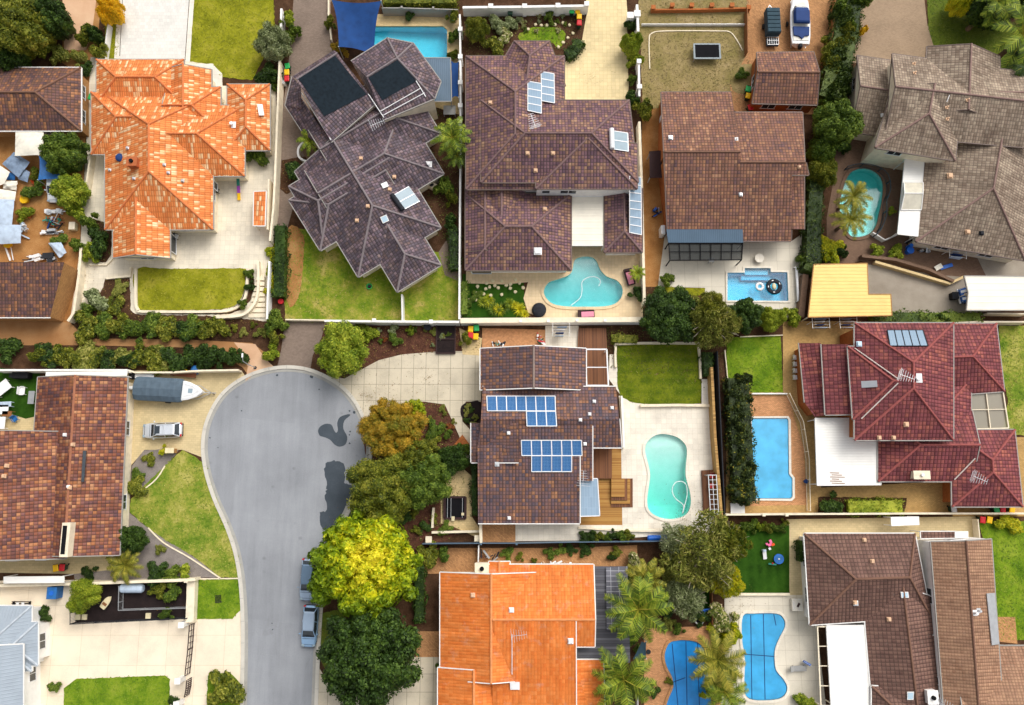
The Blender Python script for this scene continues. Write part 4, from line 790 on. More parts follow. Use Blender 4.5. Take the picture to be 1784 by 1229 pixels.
# G: chocolate house and its lighter neighbour wing
h = ALLH['G'] = House('house', 'chocolate brown hipped roof house beside the blue covered pool with a long white awning', 'house', (1530, 1060), 'choc', 'white', 'gutterw', CAPC)
h.wing([(1411, 1089), (1401, 930), (1594, 930), (1622, 1075)], 2.9, .38, (1, .5)); h.wing([(1500, 1000), (1627, 1040), (1668, 1300), (1526, 1300)], 2.88, .30, (0, 1)); h.wing([(1600, 1106), (1660, 1106), (1674, 1300), (1600, 1300)], 2.86, .2, (0, 0)); h.wing([(1519, 1330), (1519, 1196), (1640, 1196), (1650, 1330)], 3.1, .42, (1, 0), walls=False)
h.skylight([(1568, 1031), (1581, 1031), (1582, 1041), (1569, 1041)]); h.skylight([(1580, 1205), (1592, 1205), (1591, 1219), (1580, 1219)])
for p in ((1505, 941), (1519, 978), (1489, 1050), (1548, 1079)): h.boxvent(*p, .4, 'clay')
h.boxvent(1490, 1051, .5, 'alu'); h.chimney(1618, 1212, 1.0, 1.3, .8, 'white'); h.antenna(1632, 1222, 2.0, -.3)
h.finish()
h = ALLH['G2'] = House('house', 'long light brown ribbed tile house at the lower right edge behind a white party wall', 'house', (1690, 1060), 'choc2', 'white', 'gutterg', CAPC)
h.wing([(1622, 944), (1727, 939), (1752, 1300), (1650, 1300)], 4.2, .30, (0, 0), .04); h.wing(EW(1660, 1126, 1850, 1330), 3.2, .30, (0, 0))
h.slab('roof_sheet', [(1717, 1034), (1731, 1033), (1739, 1122), (1726, 1124)], .1, M['steel']); h.pipe(1697, 1068, .12, .6, 'plwhite'); h.pipe(1704, 1064, .1, .5, 'alu'); h.finish()
# H: solar house in the middle
h = ALLH['H'] = House('house', 'brown blue tiled house in the middle with two clusters of blue solar panels', 'house', (930, 760), 'solarh', 'cream', 'gutterw', CAPB)
h.wing(NS(837, 607, 1021, 680), 2.9, .30, (0, 0)); h.plane([(841, 674, 3.0), (1073, 674, 3.0), (1079, 730, 4.2), (838, 730, 4.2)], True, [(0, 1)])
h.plane([(838, 730, 4.2), (1079, 730, 4.2), (1083, 780, 3.2), (832, 780, 3.2)], True, [(2, 3), (1, 2)]); h.plane([(900, 742, 4.25), (1032, 742, 4.25), (1032, 838, 3.1), (902, 838, 3.1)], True, [(1, 2)])
h.plane([(832, 776, 3.9), (1010, 776, 3.9), (1010, 912, 2.7), (833, 912, 2.7)], True, [(2, 3), (1, 2)]); h.plane([(821, 737, 2.8), (903, 737, 4.26), (903, 806, 4.26), (821, 806, 2.8)], True, [(0, 3), (2, 3)])
h.panels([(848, 691, 0)[:2], (967, 691), (968, 717), (849, 717)], 7, 1, M['panelg']); h.panels([(917, 717), (968, 717), (970, 743), (918, 743)], 3, 1, M['panelg'])
h.panels([(908, 767), (1013, 767), (1014, 794), (909, 794)], 6, 1, M['panelg']); h.panels([(926, 794), (996, 794), (996, 822), (926, 822)], 4, 1, M['panelg'])
for p in ((1035, 700), (1066, 711), (1027, 722), (886, 755), (887, 903), (1011, 732), (1019, 774)): h.boxvent(*p, .35, 'plwhite')
h.pipe(866, 809, .1, .5, 'alu'); h.antenna(1014, 834, 1.6, 1.5); h.finish()
# I: orange roof, bottom
h = ALLH['I'] = House('house', 'plain bright orange tiled house at the bottom beside a grey slatted pergola', 'house', (900, 1110), 'orange2', 'cream', 'gutterw', capm('orange ridge', 'e0925c'))
h.wing(NS(767, 997, 946, 1184), 2.7, .34, (0, 0)); h.plane([(858, 1080, 4.7), (1037, 1080, 4.7), (1034, 984, 2.7), (835, 984, 2.7)], True, [(2, 3), (1, 2)], [(0, 1)], .2); h.plane([(858, 1080, 4.7), (1037, 1080, 4.7), (1036, 1127, 4.05), (1003, 1127, 4.05)], False, [(1, 2), (2, 3)]); h.plane([(858, 1080, 4.71), (1003, 1080, 4.71), (1004, 1330, 2.5), (858, 1330, 2.5)], True, [(1, 2)], (), .1); h.wing(NS(763, 1163, 890, 1340), 2.72, .32, (0, 0)); h.plane([(1000, 1150, 3.3), (1051, 1150, 2.7), (1056, 1330, 2.7), (1000, 1330, 3.3)], True, [(1, 2), (0, 1)], (), .1); h.wing(NS(852, 978, 888, 1010), 2.65, .3, (0, 0))
h.chimney(840, 990, 1.4, 1.1, .7, 'cream', 'dark'); h.boxvent(891, 1063, .5, 'plwhite'); h.boxvent(824, 1037, .45, 'clay'); h.skylight([(888, 1188), (905, 1188), (905, 1201), (889, 1201)], 'plwhite', 'plwhite'); h.boxvent(994, 1117, .55, 'plwhite'); h.antenna(904, 1102, 1.8, .1)
p, q = h.on(892, 1105)[0], h.on(892, 1175)[0]; MB().tube([p + UP * .1, q + UP * .1], .04).build('water_pipe', M['plwhite'], h.o); h.finish()
# J: orange brown mottled, left
h = ALLH['J'] = House('house', 'orange and purple mottled tile house at the left beside the silver car driveway', 'house', (120, 810), 'orange', 'cream', 'gutterg', capm('mottled ridge', 'a06a50'))
h.wing([(66, 657), (222, 657), (208, 968), (44, 968)], 2.8, .30, (0, 0)); h.wing([(-110, 752), (118, 752), (114, 974), (-110, 974)], 3.5, .30, (0, 0))
h.slab('window', [(146, 786), (152, 786), (148, 840), (143, 840)], .35, M['glass'], up=.1)
m = MB(); p = h.on(121, 940)[0]; m.box(p + UP * .3, (.9, 3.6, 1.2)); o = m.build('chimney', M['cream'], h.o); MB().box(p + UP * .91 + Vector((-.1, 0, 0)), (.45, 3.0, .06)).build('flue', M['dark'], o)
for q in ((128, 775), (122, 850), (13, 812), (8, 830)): h.boxvent(*q, .4, 'clay')
h.boxvent(114, 758, .35, 'plwhite'); h.boxvent(120, 848, .3, 'plwhite')
h.win((12, 976), (32, 976), 2.2, .5, glass='skyglass'); h.win((64, 975), (82, 975), 2.2, .5, glass='skyglass'); h.finish()
# K: blue grey metal house bottom left
h = ALLH['K'] = House('house', 'pale blue grey metal roofed house in the lower left corner with white framed windows', 'house', (20, 1150), 'metalroof', 'white', 'gutterw', capm('grey metal ridge', 'b4bcc4'))
h.wing(EW(-120, 1056, 55, 1170), 3.0, .40, (0, 1)); h.wing(EW(-120, 1084, 66, 1160), 3.02, .36, (0, 1)); h.wing(NS(-110, 1122, 40, 1330), 3.9, .36, (0, 0))
h.win((45, 1205), (45, 1130), 1.8, 2.2, mull=3); h.finish()
# L and the purple outbuilding
h = ALLH['L'] = House('house', 'purple brown mottled hip roof house at the upper left edge above the junk yard', 'house', (60, 170), 'purple', 'brick', 'gutterw', CAPC)
h.wing(EW(-120, 118, 141, 228), 2.7, .40, (0, 1.1)); h.wing(NS(-40, 98, 17, 150), 2.72, .4, (1, 0)); h.finish()
h = ALLH['M'] = House('outbuilding', 'purple mottled tiled outbuilding with an ochre brick wall below the junk yard', 'outbuilding', (50, 510), 'purple', 'brick', 'gutterw', CAPC)
h.plane([(-60, 457, 4.0), (112, 457, 4.0), (87, 553, 2.8), (-60, 553, 2.8)], True, [(2, 3)], ov=.06); h.finish()
# ---------------------------------------------------------------- swimming pools
def m_water(name, absorb, dens, shell):
    t = NT(name); t.t.nodes.remove(t.b)
    tr = t.n('BsdfTransparent'); gl = t.n('BsdfGlossy', Roughness=.08)
    bp = t.n('Bump', Height=t.noise(t.pos(), 1.1, 4), Distance=.08, Strength=.35); t.set(gl.inputs['Normal'], bp.outputs[0])
    mx = t.n('MixShader', i0=.035, i1=tr.outputs[0], i2=gl.outputs[0]); t.set(t.out.inputs[0], mx.outputs[0])
    va = t.n('VolumeAbsorption', Color=absorb, Density=dens); t.set(t.out.inputs[1], va.outputs[0])
    s_ = NT(name + ' shell'); n = s_.noise(s_.pos(), .8, 6)
    wv = s_.n('TexVoronoi', {'feature': 'SMOOTH_F1'}, Vector=s_.pos(), Scale=2.3).outputs[0]  # cell pattern for caustic light from ripples, painted into the shell colour
    c = s_.mix(s_.math('MULTIPLY', wv, .30), s_.ramp(n, [(.3, sc(shell, .9)), (.7, shell)]), (.9, .95, .95)); s_.fin(c, .8, .2)
    return t.m, s_.m
def m_cover(name, c):
    t = NT(name); v = t.n('TexVoronoi', Vector=t.uv(), Scale=14).outputs[0]
    col = t.ramp(t.noise(t.uv(), .6, 5), [(.3, sc(c, .78)), (.7, sc(c, 1.15))]); t.bump(t.math('ADD', v, t.math('MULTIPLY', t.noise(t.uv(), 1.3, 4), 5.0)), .03, -.7); return t.fin(col, .3, .5)
def in_loop(p, L):
    c = False; n = len(L)
    for i in range(n):
        a, b = L[i], L[(i + 1) % n]
        if (a.y > p.y) != (b.y > p.y) and p.x < (b.x - a.x) * (p.y - a.y) / (b.y - a.y) + a.x: c = not c
    return c
def pool(key, label, absorb, dens, shell, d0, d1, ax, coping, cw=.3, cover=None):
    L = POOLW[key]; c = ctr(L); o = thing('swimming_pool', label, 'pool', (c.x, c.y, 0))
    A = sum(L[i].x * L[(i + 1) % len(L)].y - L[(i + 1) % len(L)].x * L[i].y for i in range(len(L)))
    if A < 0: L = L[::-1]
    ax = Vector((*ax, 0)).normalized(); ts = [p.dot(ax) for p in L]; t0, t1 = min(ts), max(ts)
    dep = lambda p: -(d0 + (d1 - d0) * min(1, max(0, ((p.dot(ax) - t0) / (t1 - t0) - .15) / .7)))
    wm, sm = m_water('pool water ' + key, absorb, dens, shell)
    def slab(mb, zf, flip):
        for t in tessellate_polygon([L]):
            a, b, e = [L[i] for i in t]
            if (b - a).cross(e - a).z < 0: b, e = e, b
            q = [(p.x, p.y, zf(p)) for p in (a, b, e)]; mb.face(q[::-1] if flip else q)
    m = MB(); slab(m, dep, False); n = len(L)
    for i in range(n):
        p, q = L[i], L[(i + 1) % n]; m.face([(q.x, q.y, dep(q)), (p.x, p.y, dep(p)), (p.x, p.y, .02), (q.x, q.y, .02)])
    m.build('shell', sm, o)
    m = MB(); ring = []
    for i in range(n):
        a, b, e = L[i - 1], L[i], L[(i + 1) % n]; d = ((b - a).normalized() + (e - b).normalized()).normalized(); ring.append(b + Vector((d.y, -d.x, 0)) * cw)
    for i in range(n):
        j = (i + 1) % n; a, b, c_, d = L[i], ring[i], ring[j], L[j]; zt = .15
        m.face([(a.x, a.y, zt), (b.x, b.y, zt), (c_.x, c_.y, zt), (d.x, d.y, zt)]); m.face([(b.x, b.y, 0), (c_.x, c_.y, 0), (c_.x, c_.y, zt), (b.x, b.y, zt)]); m.face([(a.x, a.y, -.1), (a.x, a.y, zt), (d.x, d.y, zt), (d.x, d.y, -.1)])
    m.build('coping', M[coping] if isinstance(coping, str) else coping, o)
    cc = ctr(L); Li = [p + (cc - p) * .004 for p in L]; L0 = L; L = Li; W_ = MB(); slab(W_, lambda p: -.06, False); slab(W_, lambda p: dep(p) + .02, True)
    for i in range(n):
        p, q = L[i], L[(i + 1) % n]; W_.face([(p.x, p.y, dep(p) + .02), (q.x, q.y, dep(q) + .02), (q.x, q.y, -.06), (p.x, p.y, -.06)])
    W_.build('water', wm, o)
    if cover:
        cv = MB(); L = [p + (cc - p) * .012 for p in L0]
        slab(cv, lambda p: .0, False)
        for i in range(n): p, q = L[i], L[(i + 1) % n]; cv.face([(p.x, p.y, -.05), (q.x, q.y, -.05), (q.x, q.y, .0), (p.x, p.y, .0)])
        k = cv.build('pool_cover', m_cover('pool cover ' + key, cover[0]), o)
        for seam in cover[1]:
            s_ = MB(); path = [P(*p, .02) for p in seam]
            for a, b in zip(path, path[1:]): s_.beam(a, b, .07, .02)
            s_.build('seam', M['navy'], k)
    return o
POOL = {}
POOL['B'] = pool('B', 'bright azure rectangular pool half hidden by the dark grey roof', (.02, .84, .97), .6, (.35, .82, .86), 1.1, 1.6, (1, 0), 'sand', .45)
POOL['C'] = pool('C', 'turquoise lobed pool with a shallow beach entry and peach paving', (.02, .86, .90), .62, (.50, .78, .76), .35, 1.2, (0, -1), 'cpatio', .35)
POOL['D'] = pool('D', 'vivid blue small rectangular pool holding a dark swim ring', (.0, .80, .96), .75, (.22, .72, .84), 1.2, 1.3, (1, 0), 'hpatio', .3)
POOL['E'] = pool('E', 'teal curved pool beneath the two palms beside the taupe house', (.02, .86, .86), .8, (.3, .72, .68), 1.2, 1.0, (0, -1), 'browntile', .4)
POOL['H'] = pool('H', 'mint kidney shaped pool on the pale patio right of the solar house', (.02, .93, .88), .42, (.66, .86, .78), .45, 1.75, (0, -1), 'hpatio', .3)
POOL['F'] = pool('F', 'sky blue covered pool behind the long hedge on brick paving', (.1, .8, .95), .5, (.5, .8, .9), 1.2, 1.4, (0, 1), 'whitepave', .28, (hx('4db4e4'), [[(1312, 738 + 16 * i), (1372, 738 + 16 * i)] for i in range(0)]))
POOL['I'] = pool('I', 'deep blue covered kidney pool on salmon bricks at the bottom', (.0, .6, .95), 1.0, (.1, .5, .8), 1.2, 1.4, (0, 1), 'brickpave', .3, (hx('1f8ad6'), [[(1171, 1122), (1182, 1240)], [(1195, 1117), (1198, 1280)], [(1215, 1120), (1220, 1280)], [(1172, 1189), (1194, 1181)]]))
POOL['G'] = pool('G', 'blue covered hourglass pool on pale concrete beside the white awning', (.0, .7, .95), 1.0, (.2, .6, .8), 1.2, 1.4, (0, 1), 'hpatio', .3, (hx('3aa2d8'), [[(1308, 1072), (1310, 1218)], [(1330, 1070), (1333, 1219)], [(1348, 1070), (1352, 1090)], [(1296, 1140), (1349, 1144)]]))
def steps(key, quads, name='pool_step'):
    for q, z in quads: MB().poly(pxs(q), z - .25, z).build(name, m_plain('pool step ' + key + str(z), hx('6ec0e0'), .7, .06), POOL[key])
steps('D', [([(1299, 470), (1340, 470), (1340, 478), (1299, 478)], -.35), ([(1294, 478), (1345, 478), (1345, 486), (1294, 486)], -.65)])
def hose(pts, label, z=.0):
    q = [P(a, b, z) for a, b in smooth_loop(pts, 6, False)]; tag(MB().tube(q, .05, 5).build('pool_hose', M['plwhite']), label, 'hose')
hose([(1043, 499), (1046, 490), (1038, 483), (1024, 484), (1014, 492), (1014, 506), (1010, 520), (994, 533)], 'white cleaner hose curling across the turquoise lobed pool')
hose([(1190, 892), (1190, 880), (1176, 868), (1171, 854), (1176, 842), (1186, 839), (1195, 845), (1197, 862), (1193, 880), (1189, 895)], 'white cleaner hose looped in the mint kidney pool')
# ---------------------------------------------------------------- walls and fences (pixels along the top edge)
def wall(name, label, cat, pts, th, h, mat, piers=(), pw=.4, z0=0, rail=None, group=None, capm=None):
    q = [P(a, b, h) for a, b in pts]; o = thing(name, label, cat, (q[0].x, q[0].y, z0), 0, group)
    mb = MB(); ribbon(mb, q, th, z0, h); mb.build('wall_panel' if cat == 'wall' else 'fence_panel', M[mat], o)
    if capm: ribbon(MB(), q, th + .1, h + .002, h + .06).build('coping', M[capm], o)
    for a in piers:
        p = P(*a, h); m = MB(); m.box((p.x, p.y, (h + .15 + z0) / 2), (pw, pw, h + .15 - z0)); m.box((p.x, p.y, h + .18), (pw + .1, pw + .1, .08)); m.build('pier' if cat == 'wall' else 'post', M[mat], o)
    return o
wall('wall', 'low white wall stub beside the grey brown driveway at top', 'wall', [(490, 15), (489, 62)], .25, 1.4, 'white')
wall('wall', 'long white boundary wall between terracotta house and grey brown driveway', 'wall', [(487, 106), (483, 200), (479, 310), (476, 363), (470, 420)], .25, 1.8, 'cream')
wall('wall', 'white wall beside the garden steps and red bin corner', 'wall', [(469, 455), (466, 520), (465, 556)], .2, 1.5, 'white')
wall('wall', 'cream wall enclosing the salmon shed roof on the terrace', 'wall', [(468, 312), (466, 400)], .2, 1.8, 'cream')
wall('wall', 'tall white pierced wall between askew grey house and violet house', 'wall', [(801, 25), (802, 120), (802, 250), (801, 400), (800, 556)], .2, 1.9, 'white', [(802, 52), (802, 100), (802, 145), (802, 185), (801, 212)], .45)
wall('wall', 'white front wall below the patchy lawn of the askew house', 'wall', [(565, 559), (640, 560), (800, 561)], .25, 1.8, 'white', [(652, 559), (751, 561)], .35)
wall('wall', 'thin cream garden wall at the left end of the patchy lawn', 'wall', [(497, 557), (565, 558)], .15, .8, 'cream')
wall('fence', 'white dividing fence running down the patchy lawn from the house corner', 'fence', [(700, 513), (701, 558)], .18, 1.5, 'gutterw')
wall('wall', 'thick cream and white retaining wall behind the turquoise pool', 'wall', [(802, 559), (960, 558), (1122, 557)], .5, 1.8, 'white', [(907, 560), (955, 560), (1005, 559), (1054, 559)], .2, 0, None, None, 'cream')
wall('wall', 'cream side wall between violet house and dirt strip', 'wall', [(1114, 212), (1118, 320), (1121, 450), (1123, 530)], .3, 1.8, 'cream')
wall('wall', 'white garden wall along the violet house driveway', 'wall', [(1110, 8), (1111, 30), (1112, 55)], .3, 1.8, 'white', [(1098, 28), (1110, 25)], .7); wall('wall', 'short white wall between leafy driveway bed and dry lawn', 'wall', [(1113, 105), (1114, 168)], .25, 1.7, 'white', [(1113, 108), (1114, 152)], .45)
wall('wall', 'white piered wall at the top behind the white flower garden', 'wall', [(806, 13), (900, 12), (1021, 10)], .3, 1.8, 'white', [(855, 12), (914, 12), (972, 11), (1022, 8)], .5)
wall('wall', 'brick piered wall across the top of the dry lawn', 'wall', [(1135, 17), (1220, 16), (1302, 14)], .2, .7, 'redbrick', [(1138, 14), (1171, 10), (1205, 10), (1240, 10), (1275, 10), (1304, 14)], .45)
wall('fence', 'thin white rail fence crossing the dry lawn', 'fence', [(1118, 42), (1302, 42)], .08, .5, 'plwhite')
wall('wall', 'low curved pale edging around the dry lawn', 'wall', smooth_loop([(1132, 120), (1131, 70), (1136, 58), (1160, 54), (1250, 54), (1272, 56), (1284, 70), (1294, 88)], 4, False), .12, .12, 'cream')
wall('fence', 'brown fence between dry lawn and boat yard paving', 'fence', [(1302, 15), (1303, 90)], .08, 1.4, 'wood')
wall('wall', 'cream wall on the right edge of the orange boat yard paving', 'wall', [(1457, -5), (1453, 50), (1440, 120)], .12, 1.6, 'brick')
wall('fence', 'grey fence above the azure pool', 'fence', [(665, 14), (700, 14), (798, 17)], .12, 1.7, 'gutterg', [(700, 14), (755, 15)], .15)
wall('wall', 'white kerb wall along the dark blue shade sail bed', 'wall', [(572, -5), (572, 25), (577, 70)], .15, .5, 'cream')
wall('wall', 'curved white planter wall by the short palm', 'wall', smooth_loop([(528, 248), (520, 258), (520, 272), (530, 280), (545, 284), (555, 295)], 4, False), .25, .7, 'white')
wall('wall', 'white bordered edge around the rectangular terrace lawn', 'wall', smooth_loop([(236, 468), (236, 525), (240, 539), (252, 543), (370, 543), (404, 539), (421, 527), (429, 508), (431, 468)], 4, False), .3, .35, 'cream')
wall('wall', 'outer white curved wall beside the garden steps', 'wall', smooth_loop([(370, 553), (410, 551), (430, 544), (446, 522), (450, 490), (449, 455)], 4, False), .3, .8, 'cream'); wall('wall', 'short white wall segment by the terrace garden bed', 'wall', [(184, 485), (226, 481), (227, 466)], .25, .4, 'cream')
wall('wall', 'left white boundary wall of the terracotta terrace', 'wall', [(141, 430), (137, 480), (128, 545), (118, 560)], .3, 1.2, 'cream'); wall('wall', 'cream wall strip left of terracotta house beside the shrubs', 'wall', [(160, 250), (153, 300), (147, 340)], .2, 1.2, 'cream'); wall('fence', 'thin fence left of the white driveway lawn', 'fence', [(188, 40), (180, 100)], .1, 1.2, 'gutterw')
wall('wall', 'cream edging around the shrub pocket beside terracotta house', 'wall', [(156, 461), (185, 461), (196, 450), (196, 405)], .2, .3, 'cream')
wall('wall', 'long white wall below the footpath hedge', 'wall', [(-10, 645), (110, 645), (222, 645)], .2, 1.9, 'white'); wall('wall', 'tan wall behind the covered boat', 'wall', [(222, 645), (235, 649), (300, 649), (350, 646), (415, 645)], .2, 1.4, 'cream')
wall('wall', 'white party wall between mottled house and peach driveway', 'wall', [(-10, 1021), (120, 1018), (325, 1011), (340, 1010)], .3, 1.6, 'cream', [(325, 1012)], .3); wall('wall', 'thick white wall beside the small chamfered lawn', 'wall', [(333, 1012), (330, 1085)], .9, 1.0, 'cream')
wall('wall', 'thin edging between front lawn and square lawn', 'wall', [(340, 1009), (420, 1008)], .12, .12, 'cream'); wall('wall', 'curved cream edging between gravel and dry front lawn', 'wall', smooth_loop([(258, 920), (285, 946), (330, 972), (384, 1008)], 4, False), .14, .12, 'cream'); wall('wall', 'small cream edging under the front lawn tree bed', 'wall', smooth_loop([(287, 812), (272, 835), (248, 855)], 4, False), .14, .12, 'cream')
def railing(name, label, pts, h, mat, n, th=.06, r=.03, cat='fence', lean=0):
    q = [P(a, b, h) for a, b in pts]; o = thing(name, label, cat, (q[0].x, q[0].y, 0)); m = MB()
    for a, b in zip(q, q[1:]):
        m.beam(a, b, th, .06); m.beam(a - UP * (h - .15), b - UP * (h - .15), th, .05); k = max(2, int((b - a).length / .14))
        for i in range(k): p = a.lerp(b, (i + .5) / k); m.box((p.x, p.y, h / 2 + .05), (.02, .02, h - .12))
    m.build('rails', M[mat], o)
    for i in range(n + 1):
        t = i / n * (len(q) - 1); j = min(int(t), len(q) - 2); p = q[j].lerp(q[j + 1], t - j); MB().box((p.x, p.y, h / 2), (.09, .09, h + .1)).build('post', M[mat], o)
    return o
railing('fence', 'dark metal railing along the black mulch bed', [(122, 1088), (324, 1078)], 1.3, 'charcoal', 5); railing('fence', 'short dark railing at the left end of the black mulch bed', [(122, 1068), (122, 1088)], 1.3, 'charcoal', 1)
def gate(label, a, b, c, d):
    o = thing('driveway_gate', label, 'gate', tuple(P(*a)))
    for p, q in ((a, b), (c, d)):
        u, v = P(*p, 1.5), P(*q, 1.5); m = MB(); m.beam(u, v, .08, .1); m.beam(u - UP * 1.3, v - UP * 1.3, .08, .1); m.beam(u - UP * .65, v - UP * .65, .06, .06)
        for t in (0, .25, .5, .75, 1): k = u.lerp(v, t); m.box((k.x, k.y, .8), (.06, .06, 1.5))
        m.build('gate_leaf', M['rattan'], o)
gate('brown metal double gate across the peach driveway', (330, 1090), (327, 1132), (327, 1133), (322, 1178)); gate('brown metal pedestrian gate below the driveway gate', (325, 1186), (324, 1200), (324, 1201), (321, 1215))
for p, l in (((326, 1085), 'white gate pillar above the driveway gate'), ((320, 1181), 'white gate pillar between the two brown gates'), ((318, 1221), 'white gate pillar at the lower end of the gates')):
    q = P(*p); o = thing('gate_pillar', l, 'pillar', (q.x, q.y, 0)); MB().box((q.x, q.y, .8), (.5, .5, 1.6)).build('shaft', M['white'], o); MB().box((q.x, q.y, 1.66), (.62, .62, .1)).build('cap', M['white'], o)
wall('fence', 'dark blue grey fence south of the solar house', 'fence', [(735, 948), (838, 947), (900, 947), (1000, 945), (1120, 944), (1262, 942)], .08, 1.7, 'bluemetal', [(838, 948), (900, 948)], .12)
wall('wall', 'pale wall above the dark bed left of the south fence', 'wall', [(752, 928), (838, 926)], .25, .7, 'cream', [(747, 940), (832, 938)], .6); wall('wall', 'pale narrow wall beside the olive grove', 'wall', [(755, 885), (753, 920)], .25, .6, 'cream'); wall('wall', 'cream side wall at the lower left corner of the solar house', 'wall', [(837, 912), (838, 946)], .3, 1.4, 'cream')
wall('fence', 'white post fence below the south fence', 'fence', [(834, 950), (833, 980)], .12, 1.4, 'gutterw')
wall('fence', 'timber paling fence right of the mint pool patio', 'fence', [(1240, 640), (1246, 760), (1258, 905)], .3, 1.8, 'timber'); wall('fence', 'dark sheet fence beside the long hedge', 'fence', [(1250, 612), (1257, 760), (1263, 900)], .1, 1.9, 'charcoal')
wall('wall', 'cream low wall around the dark green lawn', 'wall', smooth_loop([(1073, 640), (1073, 606), (1084, 599), (1205, 598), (1218, 606), (1221, 660)], 3, False), .25, .5, 'cream'); wall('wall', 'cream retaining wall between dark lawn and mint pool patio', 'wall', [(1116, 707), (1180, 706), (1240, 707)], .3, .5, 'cream')
wall('wall', 'pale wall beside the solar house gable and steps', 'wall', [(1083, 690), (1087, 780)], .2, .9, 'white'); wall('wall', 'thin pale patio wall above the southern shrubs', 'wall', [(1008, 920), (1090, 925), (1230, 927)], .2, .4, 'cream')
wall('wall', 'long cream wall between red house and chocolate house', 'wall', [(1263, 897), (1400, 896), (1600, 895), (1790, 895)], .2, 1.6, 'cream', [(1330, 897), (1370, 897)], .25); wall('wall', 'cream wall right of the green lawn above the red house', 'wall', [(1661, 563), (1700, 561), (1790, 561)], .18, 1.5, 'cream')
wall('wall', 'white edging at the bottom of the deep green turf', 'wall', [(1280, 1036), (1376, 1036)], .25, .4, 'cream'); wall('wall', 'thin cream edging beside the lawn above the long hedge', 'wall', [(1263, 610), (1268, 660)], .1, .3, 'cream'); wall('wall', 'white rail beneath the small lawn above the covered pool', 'wall', [(1310, 686), (1372, 686)], .15, .4, 'white'); wall('wall', 'thin pale edge along the top of the small lawn', 'wall', [(1290, 587), (1364, 584)], .1, .3, 'cream')
railing('pool_fence', 'glass and cream pool fence bending around the covered pool', [(1376, 686), (1400, 735), (1410, 800), (1412, 890)], 1.2, 'cream', 5)
railing('pool_fence', 'curved dark railing around the teal pool', smooth_loop([(1478, 290), (1500, 285), (1530, 290), (1548, 305), (1552, 330), (1545, 350), (1545, 375), (1535, 400), (1528, 408)], 2, False), 1.2, 'tealdk', 7)
wall('wall', 'white kinked rail between teal pool and white pergola', 'wall', [(1521, 405), (1542, 418), (1565, 408)], .12, .9, 'white')
wall('wall', 'long brown sloping garden wall below the taupe house', 'wall', [(1502, 446), (1560, 452), (1620, 470), (1662, 490)], .35, 1.0, 'browntile'); wall('wall', 'cream stone retaining wall above the concrete yard', 'wall', [(1525, 456), (1580, 472), (1655, 494), (1680, 482)], .3, .8, 'sand')
wall('fence', 'grey fence strip left of the yellow shed', 'fence', [(1404, 478), (1396, 552)], .7, 1.2, 'browntile'); wall('wall', 'cream wall below the white carport roof', 'wall', [(1720, 546), (1790, 547)], .15, 1.2, 'cream')
wall('fence', 'green shrub bordered iron fence beside the lower pool', 'fence', [(1240, 1000), (1242, 1090)], .08, 1.2, 'wood'); wall('fence', 'white trellis fence by the salmon paved pool', 'fence', [(1110, 1185), (1112, 1240)], .08, 1.4, 'gutterw')
wall('fence', 'grey brown fence between lower lawn and chocolate house path', 'fence', [(1704, 905), (1708, 945)], .1, 1.2, 'cream')
# ---------------------------------------------------------------- awnings, pergolas, carports
M['gridsheet'] = m_pave('grey grid sheet', hx('6a6a72'), .9, .55, .03, .15, 0, hx('b4b4ba'), 0, .3)
def canopy(name, label, cat, pts, z, mat, th=.1, posts=(), pm='gutterw', fascia=None, zz=None, sheet_name='roof_sheet'):
    q = [P(a, b, (zz[i] if zz else z)) for i, (a, b) in enumerate(pts)]; c = ctr(q); o = thing(name, label, cat, (c.x, c.y, 0)); m = MB()
    A = (q[1] - q[0]).cross(q[2] - q[0]).z
    if A < 0: q.reverse()
    for t in tessellate_polygon([[Vector((p.x, p.y, 0)) for p in q]]):
        t = [q[i] for i in t]
        if (t[1] - t[0]).cross(t[2] - t[0]).z < 0: t.reverse()
        m.face(t); m.face([p - UP * th for p in reversed(t)])
    n = len(q)
    for i in range(n): m.face([q[i] - UP * th, q[(i + 1) % n] - UP * th, q[(i + 1) % n], q[i]])
    m.build(sheet_name, M[mat], o)
    if fascia:
        f = MB()
        for i in range(n): f.beam(q[i] - UP * th * .5, q[(i + 1) % n] - UP * th * .5, .1, th + .06)
        f.build('fascia', M[fascia], o)
    for i in (range(n) if posts == 'all' else posts):
        p = q[i] + (c - q[i]).normalized() * .2; MB().box((p.x, p.y, (p.z - th) / 2), (.1, .1, p.z - th)).build('post', M[pm], o)
    return o
canopy('awning', 'white flat patio awning on the violet house beside the turquoise pool', 'awning', [(945, 343), (1053, 343), (1054, 428), (996, 428), (996, 356), (945, 356)], 2.6, 'creammetal', .12, (2, 3), 'gutterw', 'gutterw')
canopy('awning', 'large white patio awning at the corner of the red house', 'awning', [(1420, 729), (1494, 729), (1497, 770), (1530, 770), (1535, 845), (1424, 846)], 2.7, 'whitemetal', .12, (0, 4, 5), 'gutterw', 'gutterw')
for i in range(6): MB().beam(P(1446 + (i % 2) * 3, 824 + i * 3.6, 2.73), P(1462 + (i % 3) * 5, 824.5 + i * 3.6, 2.73), .07, .03).build('rust_strip', M['wood'], [o_ for o_ in bpy.data.objects if o_.get('label', '').startswith('large white patio awning')][0])
canopy('awning', 'white box awning on the path between red and chocolate houses', 'awning', [(1552, 901), (1601, 900), (1602, 915), (1553, 917)], 2.2, 'whitemetal', .1, 'all', 'white')
canopy('awning', 'long white awning beside the chocolate house', 'awning', [(1440, 1090), (1506, 1090), (1520, 1300), (1452, 1300)], 2.8, 'whitemetal', .12, (0, 3), 'gutterw', 'gutterw')
